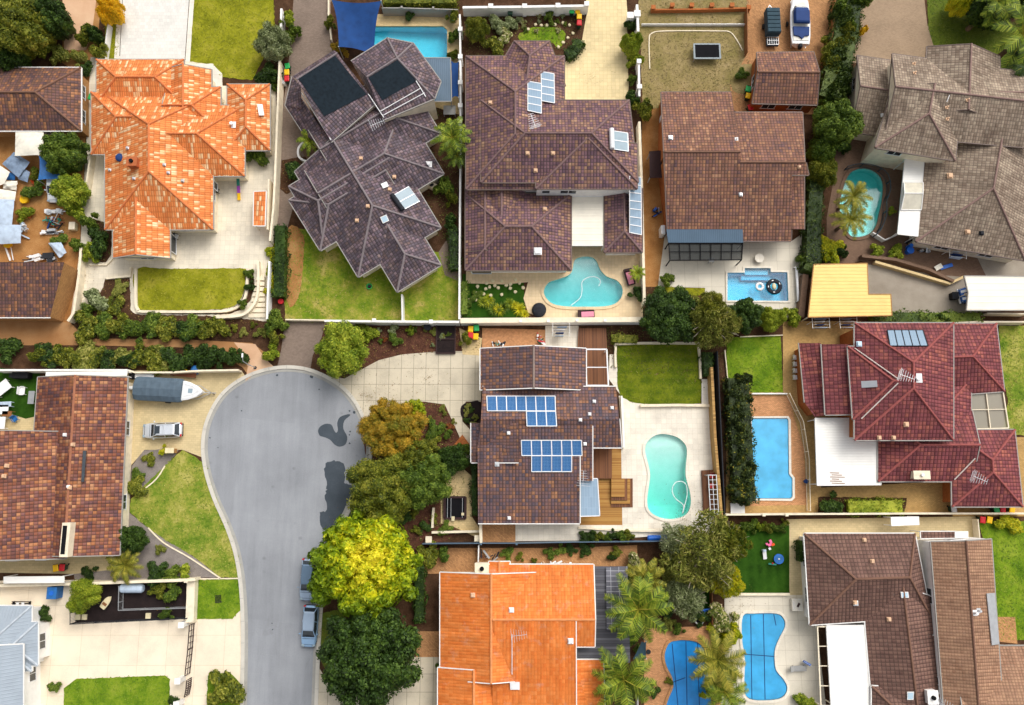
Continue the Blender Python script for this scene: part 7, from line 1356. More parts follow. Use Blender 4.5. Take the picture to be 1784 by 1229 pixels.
# van under the carport
b = Loc('van', 'blue and white striped van nosing out of the cream carport', 'van', (1700, 514), R(90 + 8), None, .03)
b.part('body', m_paint('blue van paint', hx('2f66b4')), lambda m: m.loft([[Vector(q) for q in ((-a, y, .35), (-a, y, z * .6), (-a * .88, y, z), (a * .88, y, z), (a, y, z * .6), (a, y, .35))] for y, a, z in ((-2.4, .95, 1.9), (.9, .95, 1.95), (1.5, .95, 1.5), (2.1, .9, 1.15), (2.4, .8, 1.0))]), bevel=.05)
b.part('windscreen', 'glass', lambda m: m.loft([[Vector(q) for q in ((-.8, .98, 1.97), (.8, .98, 1.97))], [Vector(q) for q in ((-.85, 1.5, 1.53), (.85, 1.5, 1.53))]], False)); b.part('stripe', whitep, lambda m: (m.beam((-.45, 1.52, 1.52), (-.42, 2.35, 1.07), .3, .03), m.beam((.45, 1.52, 1.52), (.42, 2.35, 1.07), .3, .03))); b.part('bumper', 'plwhite', lambda m: m.box((0, 2.42, .55), (1.8, .15, .25)), bevel=.04); b.part('emblem_disc', 'sand', lambda m: m.cyl((0, 1.95, 1.24), .2, .05, 14))
for sx in (-1, 1):
    b.part('headlight', 'collector', lambda m: m.box((sx * .65, 2.3, .9), (.3, .15, .2)), bevel=.03)
    for y in (1.5, -1.6): b.part('wheel', 'tyre', lambda m: m.loft([[Vector((sx * .85 + dx, y + .34 * math.cos(a), .34 + .34 * math.sin(a))) for a in [k * math.pi / 8 for k in range(16)]] for dx in (-.11, .11)]))
# wheelie bins
def binp():
    o = thing('wheelie_bin', 'x', 'bin'); A = lambda n, mt, f, **k: (lambda m: (f(m), m.build(n, M[mt], o, **k)))(MB())
    A('body', 'bingreen', lambda m: m.loft([[Vector(q) for q in ((-a, -b_, z), (a, -b_, z), (a, b_, z), (-a, b_, z))] for a, b_, z in ((.2, .24, .05), (.29, .35, .95))]), bevel=.02)
    A('lid', 'plyel', lambda m: m.loft([[Vector(q) for q in ((-a, -b_, z), (a, -b_, z), (a, b_, z), (-a, b_, z))] for a, b_, z in ((.31, .38, .95), (.31, .38, 1.0), (.22, .28, 1.06))]), bevel=.02)
    A('handle', 'black', lambda m: m.beam((-.25, .43, .95), (.25, .43, .95), .05, .05)); [A('wheel', 'tyre', lambda m: m.loft([[Vector((sx * .24 + dx, .3 + .1 * math.cos(a), .1 + .1 * math.sin(a))) for a in [k * math.pi / 6 for k in range(12)]] for dx in (-.03, .03)])) for sx in (-1, 1)]
    return o
BP = binp()
for x, y, c, l in ((501, 116, 'plgreen', 'green lidded bin beside the grey brown driveway'), (500, 127, 'plyel', 'yellow lidded bin between green and red bins on the grey brown driveway'), (500, 138, 'plred', 'red lidded bin beside the grey brown driveway'), (996, 20, 'plgreen', 'green lidded bin at the head of the beige driveway'), (1006, 20, 'plyel', 'upper yellow lidded bin at the head of the beige driveway'), (1009, 30, 'plyel', 'lower yellow lidded bin at the head of the beige driveway'), (1009, 41, 'plred', 'red lidded bin at the head of the beige driveway'), (1303, 156, 'plgreen', 'green lidded bin beside the brick garage'), (1303, 168, 'plyel', 'yellow lidded bin beside the brick garage'), (1307, 188, 'plred', 'red lidded bin at the lower corner of the brick garage'),
    (820, 574, 'plyel', 'yellow lidded bin above the red one by the solar house'), (830, 572, 'plgreen', 'pale green lidded bin by the solar house'), (820, 585, 'plred', 'red lidded bin by the solar house'), (829, 587, 'plyel', 'yellow lidded bin right of the red one by the solar house'), (1735, 888, 'plgreen', 'green lidded bin behind the red tiled house corner'), (1746, 888, 'plred', 'red lidded bin behind the red tiled house corner'), (1762, 888, 'plyel', 'yellow lidded bin behind the red tiled house corner'), (1711, 906, 'plred', 'red lidded bin beside the right green lawn'), (1723, 906, 'plyel', 'yellow lidded bin beside the right green lawn'),
    (98, 990, 'plyel', 'yellow lidded bin beside the mottled house side wall'), (109, 989, 'plred', 'red lidded bin beside the mottled house side wall'), (159, 170, 'plgreen', 'green lidded bin between purple and terracotta roofs'), (889, 22, 'bingreen', 'dark green bin in the white piered garden'), (1661, 887, 'plwhite', 'white topped bin at the red house side path')):
    p = P(x, y, .9); o = dup(BP, (p.x, p.y, .06 if y > 0 else 0), R((x * 37) % 30 - 15), l, 'wheelie bins', None, {'lid': M[c]}); o.name = 'wheelie_bin'
drop(BP)
# pool loungers with pink cushions
def lounger(label, at, rz):
    b = Loc('sun_lounger', label, 'sun lounger', at, rz, 'pink sun loungers', .12)
    b.part('frame', 'rattan', lambda m: (m.box((0, 0, .22), (1.0, 2.0, .14)), m.box((0, .85, .42), (1.0, .3, .35)), m.box((-.46, 0, .36), (.08, 1.9, .16)), m.box((.46, 0, .36), (.08, 1.9, .16))), bevel=.03); b.part('cushion', 'pink', lambda m: m.box((0, -.15, .36), (.66, 1.5, .12)), bevel=.04)
    for sx in (-1, 1):
        for sy in (-1, 1): b.part('leg', 'rattan', lambda m: m.box((sx * .44, sy * .9, .08), (.07, .07, .17)))
lounger('angled pink cushioned lounger right of the turquoise pool', (1096, 484), R(14)); lounger('pink cushioned lounger lying along the wall below the turquoise pool', (1021, 549), R(92))
b = Loc('day_bed', 'round charcoal covered day bed beside the turquoise pool', 'day bed', (939, 541), 0, None, .12)
b.part('cover', 'charcoal', lambda m: m.dome((0, 0, .3), .85, .5, 18, 5), smooth=True); b.part('base', 'charcoal', lambda m: m.cyl((0, 0, 0), .86, .32, 18)); b.part('strap', 'black', lambda m: m.tube([(-.8, 0, .35), (-.4, 0, .75), (0, .1, .82), (.5, 0, .7), (.82, 0, .35)], .02))
# swim rings
b = Loc('swim_ring', 'black swim ring with a striped bird float in the blue rectangular pool', 'pool float', (1348, 500), 0, None, -.02); b.part('tube', 'charcoal', lambda m: m.torus((0, 0, .12), .72, .26, 24, 8, .6), smooth=True); b.part('handles', 'plwhite', lambda m: [m.box((.72 * math.cos(a), .72 * math.sin(a), .27), (.1, .22, .04), a) for a in (0.5, 1.8, 3.2, 4.6)]); b.part('inner_float', 'stone', lambda m: m.loft([[Vector((.28 * k * math.cos(a), .45 * k * math.sin(a), z)) for a in [j * .628 for j in range(10)]] for k, z in ((.6, .02), (1, .12), (.5, .24))]), smooth=True)
b = Loc('swim_ring', 'white swim ring in the blue rectangular pool', 'pool float', (1323, 500), 0, None, -.02); b.part('tube', 'plwhite', lambda m: m.torus((0, 0, .12), .38, .17, 22, 8, .7), smooth=True); b.part('valve', 'plblue', lambda m: m.cyl((.38, 0, .22), .03, .04, 8))
# trampoline table
b = Loc('trampoline', 'rectangular trampoline with a black mat on the dry lawn', 'trampoline', (1229, 96), 0, None, .06)
b.part('frame', 'dullgrey', lambda m: [m.beam(p, q, .12, .1) for p, q in (((-1.65, -1, .85), (1.65, -1, .85)), ((1.65, -1, .85), (1.65, 1, .85)), ((1.65, 1, .85), (-1.65, 1, .85)), ((-1.65, 1, .85), (-1.65, -1, .85)))]); b.part('mat', 'dark', lambda m: m.box((0, 0, .84), (3.0, 1.75, .03))); b.part('skirt', 'dullgrey', lambda m: [m.box(c, d) for c, d in (((0, .94, .88), (3.3, .14, .05)), ((0, -.94, .88), (3.3, .14, .05)), ((1.57, 0, .88), (.14, 1.74, .05)), ((-1.57, 0, .88), (.14, 1.74, .05)))])
for sx in (-1, 1):
    for sy in (-1, 1): b.part('leg', 'alu', lambda m: m.box((sx * 1.6, sy * .95, .42), (.07, .07, .85)))
# shade sails and tarps
def sail(name, label, cat, pts, mat, hs, poles=(), sag=.5, nn=8, cover=None):
    q = [P(a, b_, z) for (a, b_), z in zip(pts, hs)]; c = ctr(q); o = thing(name, label, cat, (c.x, c.y, 0)); m = MB(); V = []
    for i in range(nn + 1):
        for j in range(nn + 1):
            u, v = i / nn, j / nn; uu = u + (0 if True else 0); bow = .10
            u2 = u + (u - .5) * -bow * 4 * v * (1 - v) * (1 if cover is None else 0); v2 = v + (v - .5) * -bow * 4 * u * (1 - u) * (1 if cover is None else 0)
            p = (q[0] * (1 - u2) + q[1] * u2) * (1 - v2) + (q[3] * (1 - u2) + q[2] * u2) * v2
            p = p - UP * sag * 16 * u * (1 - u) * v * (1 - v) + UP * (0 if cover is None else cover * math.sin(u * 9 + v * 5) * math.cos(v * 11 - u * 3)); V.append(p)
    for i in range(nn):
        for j in range(nn):
            f = [V[i * (nn + 1) + j], V[(i + 1) * (nn + 1) + j], V[(i + 1) * (nn + 1) + j + 1], V[i * (nn + 1) + j + 1]]
            if (f[1] - f[0]).cross(f[2] - f[0]).z < 0: f.reverse()
            m.face(f); m.face([p - UP * .015 for p in reversed(f)])
    m.build('cloth', M[mat], o, smooth=True)
    for i in poles: MB().tube([(q[i].x, q[i].y, 0), q[i] + UP * .1], .06).build('pole', M['alu'], o)
    return o
sail('shade_sail', 'dark blue square shade sail over the end of the azure pool', 'shade sail', [(578, 0), (664, 2), (652, 98), (590, 82)], 'sailblue', (3.2, 3.0, 2.6, 2.8), (0, 1, 2, 3)); sail('shade_sail', 'narrow blue shade cloth between awning and white pierced wall', 'shade sail', [(786, 106), (799, 108), (799, 170), (787, 172)], 'sailblue', (2.0, 2.0, 2.0, 2.0), (1, 2), .1)
sail('tarp', 'bright blue tarp stretched above the white old car', 'tarp', [(68, 272), (108, 274), (112, 314), (66, 314)], 'tarpblue', (2.4, 2.2, 2.0, 2.2), (0, 1, 2, 3), .3)
sail('tarp', 'grey blue tarp draped diagonally in the junk yard', 'tarp', [(24, 265), (52, 283), (32, 310), (4, 286)], 'tarpgrey', (1.4, 1.3, 1.1, 1.2), (), -.3, 10, .06); sail('tarp', 'smaller grey tarp with a blue hem below the diagonal tarp', 'tarp', [(42, 294), (52, 300), (48, 318), (31, 312)], 'tarpgrey', (.9, .9, .7, .7), (), -.2, 8, .05); sail('tarp', 'small bright blue tarp under the diagonal grey tarp', 'tarp', [(14, 300), (27, 302), (26, 314), (11, 314)], 'tarpblue', (.8, .8, .6, .6), (), -.15, 8, .05); sail('tarp', 'cream tarp at the left edge of the junk yard', 'tarp', [(-10, 282), (17, 300), (8, 320), (-10, 328)], 'tarpwhite', (1.6, 1.4, 1.2, 1.4), (), -.2, 8, .04); sail('tarp', 'pale cream sheet above the pale blue cover in the junk yard', 'tarp', [(-10, 328), (28, 334), (26, 350), (-10, 350)], 'tarpwhite', (1.2, 1.0, 1.0, 1.2), (), -.1, 8, .04); sail('tarp', 'pale blue cover at the left edge of the junk yard', 'tarp', [(-10, 347), (25, 348), (21, 392), (-10, 392)], 'tarppale', (1.5, 1.3, 1.2, 1.5), (), -.2, 10, .04); sail('tarp', 'white boat cover at the left edge above the yellow tub', 'tarp', [(-10, 392), (37, 392), (36, 424), (-10, 426)], 'tarppale', (1.6, 1.5, 1.3, 1.4), (), -.2, 10, .03)
sail('tarp', 'crumpled white sheet heap at the left of the junk yard', 'tarp', [(5, 316), (30, 315), (29, 332), (6, 330)], 'tarpwhite', (.9, .7, .6, .8), (), -.4, 10, .12); sail('tarp', 'blue and white tarp over a heap at the outbuilding roof edge', 'tarp', [(84, 424), (106, 422), (116, 440), (104, 450)], 'tarppale', (.9, .8, .7, .8), (), -.3, 10, .1)
sail('marquee', 'white box marquee beside the purple brown roof', 'marquee', [(27, 230), (76, 230), (75, 270), (26, 272)], 'tarpwhite', (2.6, 2.6, 2.5, 2.5), (0, 1, 2, 3), -.35, 8, .02)
def pile(label, px, py, n, spread, mats, size, h, seed, name='scrap_heap', rz=None):        # a heap of long and boxy scrap, one thing
    rg = random.Random(seed); b = Loc(name, label, 'scrap heap', (px, py)); by = {}
    for i in range(n):
        mt = rg.choice(mats); m = by.setdefault(mt, MB()); x, y = rg.uniform(-1, 1) * spread[0], rg.uniform(-1, 1) * spread[1]; a = (rg.uniform(0, 3.1) if rz is None else rz + rg.uniform(-.2, .2)); k = rg.uniform(.5, 1.2) * size
        if rg.random() < .55: m.beam((x - k * math.cos(a), y - k * math.sin(a), rg.uniform(.1, h)), (x + k * math.cos(a), y + k * math.sin(a), rg.uniform(.1, h)), rg.uniform(.06, .2), rg.uniform(.05, .15))
        else: m.box((x, y, rg.uniform(.15, h)), (k * rg.uniform(.3, .9), k * rg.uniform(.2, .5), rg.uniform(.15, .5)), a)
    for mt, m in by.items():
        l = b.o.location; m.V = [(v[0] + l.x, v[1] + l.y, v[2]) for v in m.V]; m.build('scrap', M[mt], b.o)
pile('heap of white ladders and rails in the upper junk yard', 97, 371, 16, (1.0, .25), ['plwhite', 'alu', 'plwhite'], .9, .5, 2, rz=-.05); pile('dark scrap heap of wheels and motors in the junk yard', 95, 388, 26, (1.0, .6), ['charcoal', 'plteal', 'navy', 'alu', 'redwood'], .5, .6, 3); pile('white stripped pipes beside the dark scrap heap', 90, 406, 16, (1.2, .25), ['plwhite', 'alu', 'charcoal'], .8, .4, 4, rz=.1); pile('long white poles and boat parts along the outbuilding roof', 78, 452, 18, (1.4, .45), ['plwhite', 'alu', 'charcoal', 'plwhite'], 1.3, .6, 5, rz=.12); pile('white boxes and scrap beside the white boat cover', 44, 404, 12, (.5, 1.0), ['plwhite', 'tarppale', 'alu'], .7, .7, 6); pile('two long white planks on the dirt below the yellow tub', 18, 438, 3, (.3, .2), ['plwhite'], 1.1, .2, 7, rz=-1.1); pile('clutter of hose and pots at the dirt strip beside violet house', 1142, 375, 10, (.4, .8), ['navy', 'plblue', 'alu', 'charcoal'], .5, .5, 8); pile('pile of bicycles and tools on the patio above the solar house', 941, 590, 14, (.35, .6), ['plred', 'alu', 'charcoal', 'bingreen', 'plwhite'], .4, .5, 9); pile('garden furniture clutter in the narrow yard above the orange roof', 850, 970, 14, (1.2, .4), ['rattan', 'charcoal', 'steel', 'redwood'], .5, .5, 10); pile('scrap and washing clutter below the taupe house eave', 1612, 436, 12, (.7, .4), ['tarppale', 'alu', 'charcoal', 'plwhite'], .5, .5, 11); pile('white clutter along the rear of the orange roof', 960, 981, 14, (2.4, .15), ['plwhite', 'alu', 'clay'], .35, .4, 12); pile('clutter of tubs and toys above the solar house wall', 866, 601, 10, (.9, .2), ['plwhite', 'plteal', 'charcoal', 'plwhite'], .35, .4, 13)
def tub(label, px, py, mat, r=.35, h=.5, name='tub', cat='tub'):
    b = Loc(name, label, cat, (px, py), 0); b.part('body', mat, lambda m: m.cyl((0, 0, 0), r * .8, h, 14, r)); b.part('rim', mat, lambda m: m.torus((0, 0, h), r, .04, 16, 6), smooth=True); b.part('contents', 'soil', lambda m: m.cyl((0, 0, h - .08), r * .9, .03, 14))
tub('yellow tub beside the bright shrub in the junk yard', 46, 350, 'plyel', .5); tub('yellow crate tub beneath the white boat cover', 17, 428, 'plyel', .45); tub('terracotta pot at the yellow tub', 52, 378, 'terrapot', .3); tub('red pot in the corner by the garden steps', 491, 527, 'plred', .3, .5); tub('dark pot on the salmon paving beside the pool', 1129, 1135, 'charcoal', .22, .3); tub('small pot with plant at the covered sky blue pool', 1402, 839, 'navy', .22); tub('blue rain barrel under the taupe house', 1580, 440, 'plblue', .4, .9, 'barrel', 'barrel'); tub('dark planter pot at the front white wall', 746, 571, 'charcoal', .45, .7, 'planter', 'planter')
b = Loc('kayak', 'orange kayak lying beside the shrubs in the junk yard', 'kayak', (67, 323), R(60), None, .1); b.part('hull', 'plorange', lambda m: m.loft([[Vector((.3 * k * math.cos(a), y, .2 + .2 * k * math.sin(a))) for a in [j * .785 for j in range(8)]] for y, k in ((-1.1, .1), (-.7, .7), (0, 1), (.7, .7), (1.1, .1))]), smooth=True); b.part('seat', 'black', lambda m: m.box((0, 0, .4), (.25, .4, .05)))
b = Loc('storage_box', 'cream storage box at the junk yard fence', 'box', (131, 397)); b.part('body', 'stone', lambda m: m.box((0, 0, .35), (.7, .9, .7)), bevel=.03); b.part('lid', 'cream', lambda m: m.box((0, 0, .73), (.76, .96, .08)), bevel=.02)
# seats, tables and small yard pieces
def table(label, at, mat, top=(1.6, .9), rz=0, h=.74, round_=0, seats=0, z=.1, name='table', smat=None, zt=None):
    b = Loc(name, label, 'table', at, rz, None, z)
    b.part('table_top', mat, lambda m: m.cyl((0, 0, h), round_, .05, 20) if round_ else m.box((0, 0, h), (*top, .06)))
    for sx in (-1, 1):
        for sy in (-1, 1): k = (round_ * .6, round_ * .6) if round_ else (top[0] * .44, top[1] * .42); b.part('leg', mat, lambda m: m.box((sx * k[0], sy * k[1], h / 2), (.07, .07, h)))
def chair(label, at, mat, rz=0, cush=None, z=.1, group=None, w_=.55):
    b = Loc('chair', label, 'chair', at, rz, group, z); b.part('seat', cush or mat, lambda m: m.box((0, 0, .42), (w_, .55, .08)), bevel=.02); b.part('backrest', mat, lambda m: m.box((0, .3, .68), (w_, .07, .5), 0, -.15), bevel=.02)
    for sx in (-1, 1):
        b.part('armrest', mat, lambda m: m.box((sx * (w_ / 2 + .03), 0, .62), (.06, .5, .05)))
        for sy in (-1, 1): b.part('leg', mat, lambda m: m.box((sx * w_ * .45, sy * .24, .2), (.05, .05, .4)))
chair('white slatted garden chair on the deep green turf by the mottled house', (43, 682), 'plwhite', R(90), None, .1, None, .9); table('small grey bench table against the mottled roof edge', (61, 694), 'steel', (.7, 1.5)); table('white outdoor table at the left edge beneath the pale bench', (8, 715), 'plwhite', (1.8, 1.1)); table('white tent table at the left edge beside the blue chair', (4, 738), 'plwhite', (1.6, 1.4)); chair('blue garden chair on the tan patio at the left edge', (30, 731), 'tarpblue', R(40)); table('tan wicker table beside the blue garden chair', (19, 722), 'wood', (1.1, .6)); table('long pale blue bench table near the left turf edge', (10, 706), 'tarppale', (2.2, .6), .05); table('white umbrella base table on the left turf', (10, 678), 'plwhite', (2.0, 1.3), R(40))
b = Loc('barbecue', 'black covered barbecue below the white wall at the left turf', 'barbecue', (44, 656)); b.part('cover', 'black', lambda m: m.box((0, 0, .6), (1.9, .8, 1.0)), bevel=.12); b.part('side_table', 'charcoal', lambda m: m.box((-1.15, 0, .85), (.4, .5, .05))); b.part('wheel', 'tyre', lambda m: m.cyl((.8, .45, .0), .12, .2, 10))
b = Loc('barbecue', 'small black barbecue beside the covered boat', 'barbecue', (236, 656)); b.part('body', 'black', lambda m: m.dome((0, 0, .6), .5, .4, 14, 4), smooth=True); b.part('stand', 'steel', lambda m: [m.tube([(.35 * math.cos(a), .35 * math.sin(a), 0), (.15 * math.cos(a), .15 * math.sin(a), .65)], .03) for a in (0, 2.1, 4.2)])
table('white trestle table behind the covered boat', (257, 655), 'plwhite', (2.2, .7)); table('brown slatted bench along the tan wall behind the boat', (322, 653), 'redwood', (3.0, .6), -.1, .45)
b = Loc('surfboard', 'yellow board leaning on the tan wall behind the boat', 'board', (313, 646), R(90), None, .8); b.part('board', 'plyel', lambda m: m.loft([[Vector((-a, y, 0)), Vector((a, y, 0)), Vector((a, y, .06)), Vector((-a, y, .06))] for y, a in ((-.9, .05), (-.5, .25), (.3, .28), (.9, .06))])); b.part('fin', 'charcoal', lambda m: m.box((0, -.7, -.06), (.02, .15, .1)))
b = Loc('tarp_bundle', 'blue bundle beside the yellow board on the tan wall', 'bundle', (341, 645), 0, None, .2); b.part('bundle', 'tarpblue', lambda m: m.dome((0, 0, 0), .6, .6, 12, 4)); b.part('strap', 'charcoal', lambda m: m.torus((0, 0, .3), .55, .03, 14, 5))
b = Loc('letterbox', 'brick letterbox pillar at the front lawn tip', 'letterbox', (302, 786)); b.part('pillar', 'brick', lambda m: m.box((0, 0, .5), (.9, .5, 1.0))); b.part('cap', 'stone', lambda m: m.box((0, 0, 1.04), (1.0, .6, .08))); b.part('slot', 'black', lambda m: m.box((0, -.26, .8), (.4, .02, .06)))
chair('dark chair on the terracotta terrace beside the wall', (379, 335), 'black', R(90)); chair('striped wooden chair under the terracotta porch', (309, 414), 'charcoal', R(70), 'plwhite')
b = Loc('play_mat', 'green purple and yellow striped play slide on the cream terrace', 'slide', (417, 332), R(2), None, .2)
for i, c in enumerate(('plyel', 'plpurple', 'plteal')): b.part('panel', c, lambda m: m.box((0, -.85 + i * .85, .12 + .18 * i), (.36, .84, .12), 0, .2))
b = Loc('bollard_light', 'white boxy unit below the driveway bins', 'utility box', (496, 149)); b.part('body', 'plwhite', lambda m: m.box((0, 0, .4), (.5, .4, .8)), bevel=.03); b.part('cap', 'steel', lambda m: m.box((0, 0, .83), (.56, .46, .05)))
table('pale grey table on the terrace below the blue grey awning', (784, 197), 'cushg', (1.5, 1.2))
b = Loc('air_conditioner', 'beige unit against the askew house right wall', 'air conditioner', (753, 327), R(-30)); b.part('body', 'cream', lambda m: m.box((0, 0, .5), (1.4, .7, 1.0)), bevel=.03); b.part('grille', 'charcoal', lambda m: m.cyl((0, 0, 1.0), .28, .03, 16))
b = Loc('garden_hose', 'green coiled hose at the foot of the askew house lawn', 'hose', (644, 500)); b.part('coil', 'plgreen', lambda m: [m.torus((0, 0, .1 + .05 * i), .25 + .03 * i, .03, 18, 6) for i in range(4)]); b.part('reel', 'charcoal', lambda m: m.cyl((0, 0, 0), .18, .3, 10))
b = Loc('box_planters', 'dark timber framed vegetable bed by the front white wall', 'garden bed', (777, 589)); b.part('frame', 'rattan', lambda m: [m.beam(p, q, .12, .35) for p, q in (((-1.1, -1.9, .18), (1.1, -1.9, .18)), ((1.1, -1.9, .18), (1.1, 1.6, .18)), ((1.1, 1.6, .18), (-1.1, 1.6, .18)), ((-1.1, 1.6, .18), (-1.1, -1.9, .18)), ((-1.1, -.2, .18), (1.1, -.2, .18)))]); b.part('soil', 'blackmulch', lambda m: m.box((0, -.15, .12), (2.1, 3.4, .2)))
b = Loc('courtyard_pond', 'dark framed courtyard pond on the sandstone court', 'pond', (793, 885)); b.part('basin', 'rattan', lambda m: [m.beam(p, q, .25, .4) for p, q in (((-1.2, -1.2, .2), (1.2, -1.2, .2)), ((1.2, -1.2, .2), (1.2, 1.2, .2)), ((1.2, 1.2, .2), (-1.2, 1.2, .2)), ((-1.2, 1.2, .2), (-1.2, -1.2, .2)))]); b.part('water', 'dark', lambda m: m.box((0, 0, .2), (2.2, 2.2, .05))); b.part('stepping_slab', 'stone', lambda m: (m.box((-.2, -1.2, .43), (.35, .5, .06)), m.box((.9, -.7, .43), (.3, .3, .06)))); b.part('grate', 'alu', lambda m: [m.beam((x, -1.1, .4), (x, 1.1, .4), .04, .04) for x in (-.85, -.45, .85)])
# wheels of washing lines, toys on turf
b = Loc('paddling_pool', 'round blue paddling shell on the deep green turf', 'paddling pool', (1356, 974), 0, None, .12); b.part('shell', 'plblue', lambda m: m.cyl((0, 0, 0), .5, .2, 20, .56)); b.part('water', 'collector' if 0 else 'tarpblue', lambda m: m.cyl((0, 0, .2), .48, .02, 20)); b.part('ball', 'plwhite', lambda m: m.dome((0, 0, .22), .1, .12, 8, 3))
b = Loc('toy_trike', 'pink toy trike lying on the deep green turf', 'toy', (1340, 949), .4, None, .12); b.part('body', 'plpink', lambda m: (m.box((0, 0, .3), (.5, .3, .2)), m.box((.2, .3, .35), (.3, .4, .15)), m.box((-.3, .2, .3), (.25, .25, .2))), bevel=.04); b.part('seat', 'plorange', lambda m: m.box((.3, -.1, .4), (.35, .25, .1))); b.part('footplate', 'plwhite', lambda m: m.box((-.2, -.4, .2), (.25, .25, .1)))
b = Loc('toy_slide', 'white toy slide on the deep green turf', 'toy', (1331, 966), .15, None, .12); b.part('chute', 'plwhite', lambda m: m.box((0, 0, .25), (.4, 1.1, .08), 0, .3)); b.part('steps', 'tarppale', lambda m: m.box((0, .45, .3), (.35, .2, .6)))
b = Loc('toy_seesaw', 'small green toy with a red knob on the deep green turf', 'toy', (1345, 983), -.1, None, .12); b.part('plank', 'plteal', lambda m: m.box((0, 0, .15), (.9, .18, .06))); b.part('knob', 'plred', lambda m: m.dome((0, .1, .2), .1, .12, 8, 3))
b = Loc('trampoline', 'small round black trampoline in the overgrown garden', 'trampoline', (1217, 1079), 0, None, .1); b.part('ring', 'steel', lambda m: m.torus((0, 0, .35), .5, .09, 22, 6), smooth=True); b.part('mat', 'dark', lambda m: m.cyl((0, 0, .3), .44, .03, 18)); b.part('leg', 'steel', lambda m: [m.tube([(.45 * math.cos(a), .45 * math.sin(a), 0), (.45 * math.cos(a), .45 * math.sin(a), .33)], .03) for a in (0, 1.57, 3.14, 4.71)])
b = Loc('water_tank', 'long blue cylinder tank lying behind the southern fence', 'tank', (1144, 937), R(1), None, .2); b.part('tank', 'plblue', lambda m: m.tube([(-1.1, 0, .3), (-1.0, 0, .3), (1.0, 0, .3), (1.1, 0, .3)], [.2, .3, .3, .2], 12)); b.part('stand', 'steel', lambda m: (m.box((-.6, 0, -.05), (.1, .5, .3)), m.box((.6, 0, -.05), (.1, .5, .3))))
b = Loc('tarp_bundle', 'blue folded bundle right of the long blue tank', 'bundle', (1195, 937), 0, None, .1); b.part('cover', 'plblue', lambda m: m.loft([[Vector((.45 * k * math.cos(a), .3 * k * math.sin(a), z)) for a in [j * .785 for j in range(8)]] for k, z in ((1, 0), (.9, .35), (.3, .5))])); b.part('strap', 'charcoal', lambda m: m.beam((-.3, 0, .5), (.3, 0, .5), .05, .03))
b = Loc('garden_bench', 'blue cushioned bench near the round black trampoline', 'bench', (1229, 1064), .2, None, .2); b.part('seat', 'plblue', lambda m: m.box((0, 0, .45), (1.3, .45, .1)), bevel=.03); b.part('backrest', 'plblue', lambda m: m.box((0, .25, .7), (1.3, .08, .4)))
for sx in (-1, 1): b.part('leg', 'wood', lambda m: m.box((sx * .55, 0, .2), (.08, .4, .4)))
sail('shade_sail', 'teal triangular shade cloth beside the pergola and salmon paving', 'shade sail', [(1118, 1118), (1126, 1118), (1126, 1148), (1102, 1149)], 'tealdk', (2.2, 2.2, 2.1, 2.1), (1, 2), .1)
b = Loc('lounge_chair', 'grey sun lounger on the concrete beside the blue hourglass pool', 'sun lounger', (1389, 1164), R(92), None, .15); b.part('bed', 'cushg', lambda m: m.box((0, -.2, .3), (.6, 1.4, .08)), bevel=.02); b.part('backrest', 'cushg', lambda m: m.box((0, .7, .45), (.6, .6, .07), 0, .6)); 
for sx in (-1, 1):
    for y in (-.7, .5): b.part('leg', 'charcoal', lambda m: m.box((sx * .26, y, .14), (.05, .05, .28)))
b = Loc('towel_stand', 'blue towel hung on a small stand above the grey lounger', 'towel', (1403, 1154), R(-30), None, .15); b.part('towel', 'plblue', lambda m: m.box((0, 0, .5), (.8, .25, .5)), bevel=.05); b.part('frame', 'alu', lambda m: m.beam((-.5, 0, .78), (.5, 0, .78), .05, .05))
b = Loc('pool_pump_box', 'grey pool filter box above the blue hourglass pool', 'pool filter', (1386, 1053), 0, None, .1); b.part('body', 'whitepave', lambda m: m.box((0, 0, .3), (1.2, 1.3, .6)), bevel=.03); b.part('pump', 'rattan', lambda m: m.tube([(0, -.2, .62), (.2, .2, .7)], .12)); b.part('pipe', 'plwhite', lambda m: m.tube([(-.4, -.5, .6), (-.4, .4, .65)], .04))
# folded loungers and washing
def washline(label, at, seed, n=4, rz=0):
    rg = random.Random(seed); b = Loc('clothes_line', label, 'clothes line', at, rz); b.part('frame', 'gutterw', lambda m: (m.box((-1.0, 0, .9), (.06, .06, 1.8)), m.box((1.0, 0, .9), (.06, .06, 1.8)), m.beam((-1.0, -.8, 1.8), (-1.0, .8, 1.8), .05, .05), m.beam((1.0, -.8, 1.8), (1.0, .8, 1.8), .05, .05)))
    b.part('lines', 'gutterw', lambda m: [m.beam((-1.0, y, 1.82), (1.0, y, 1.82), .02, .02) for y in (-.7, -.35, 0, .35, .7)])
    for i in range(n):
        y = (-.7, -.35, 0, .35, .7)[i % 5]; x0 = rg.uniform(-.8, -.4); x1 = rg.uniform(.2, .8); mt = ('tarppale', 'navy', 'plwhite', 'tarpgrey')[i % 4]; b.part('washing', mt, lambda m: m.loft([[Vector((x0, y - .02, z)), Vector((x1, y - .05, z)), Vector((x1, y + .05, z)), Vector((x0, y + .02, z))] for z in (1.83, 1.1)]))
washline('left clothes line with blue and white washing below the yellow shed', (1420, 566), 1, 5); washline('right clothes line with darker washing below the yellow shed', (1467, 566), 2, 4); washline('clothes line with blue washing below the taupe house eave', (1655, 446), 3, 3, -.15); washline('clothes rack with white and blue washing on the small patio above the solar house', (976, 580), 4, 4)
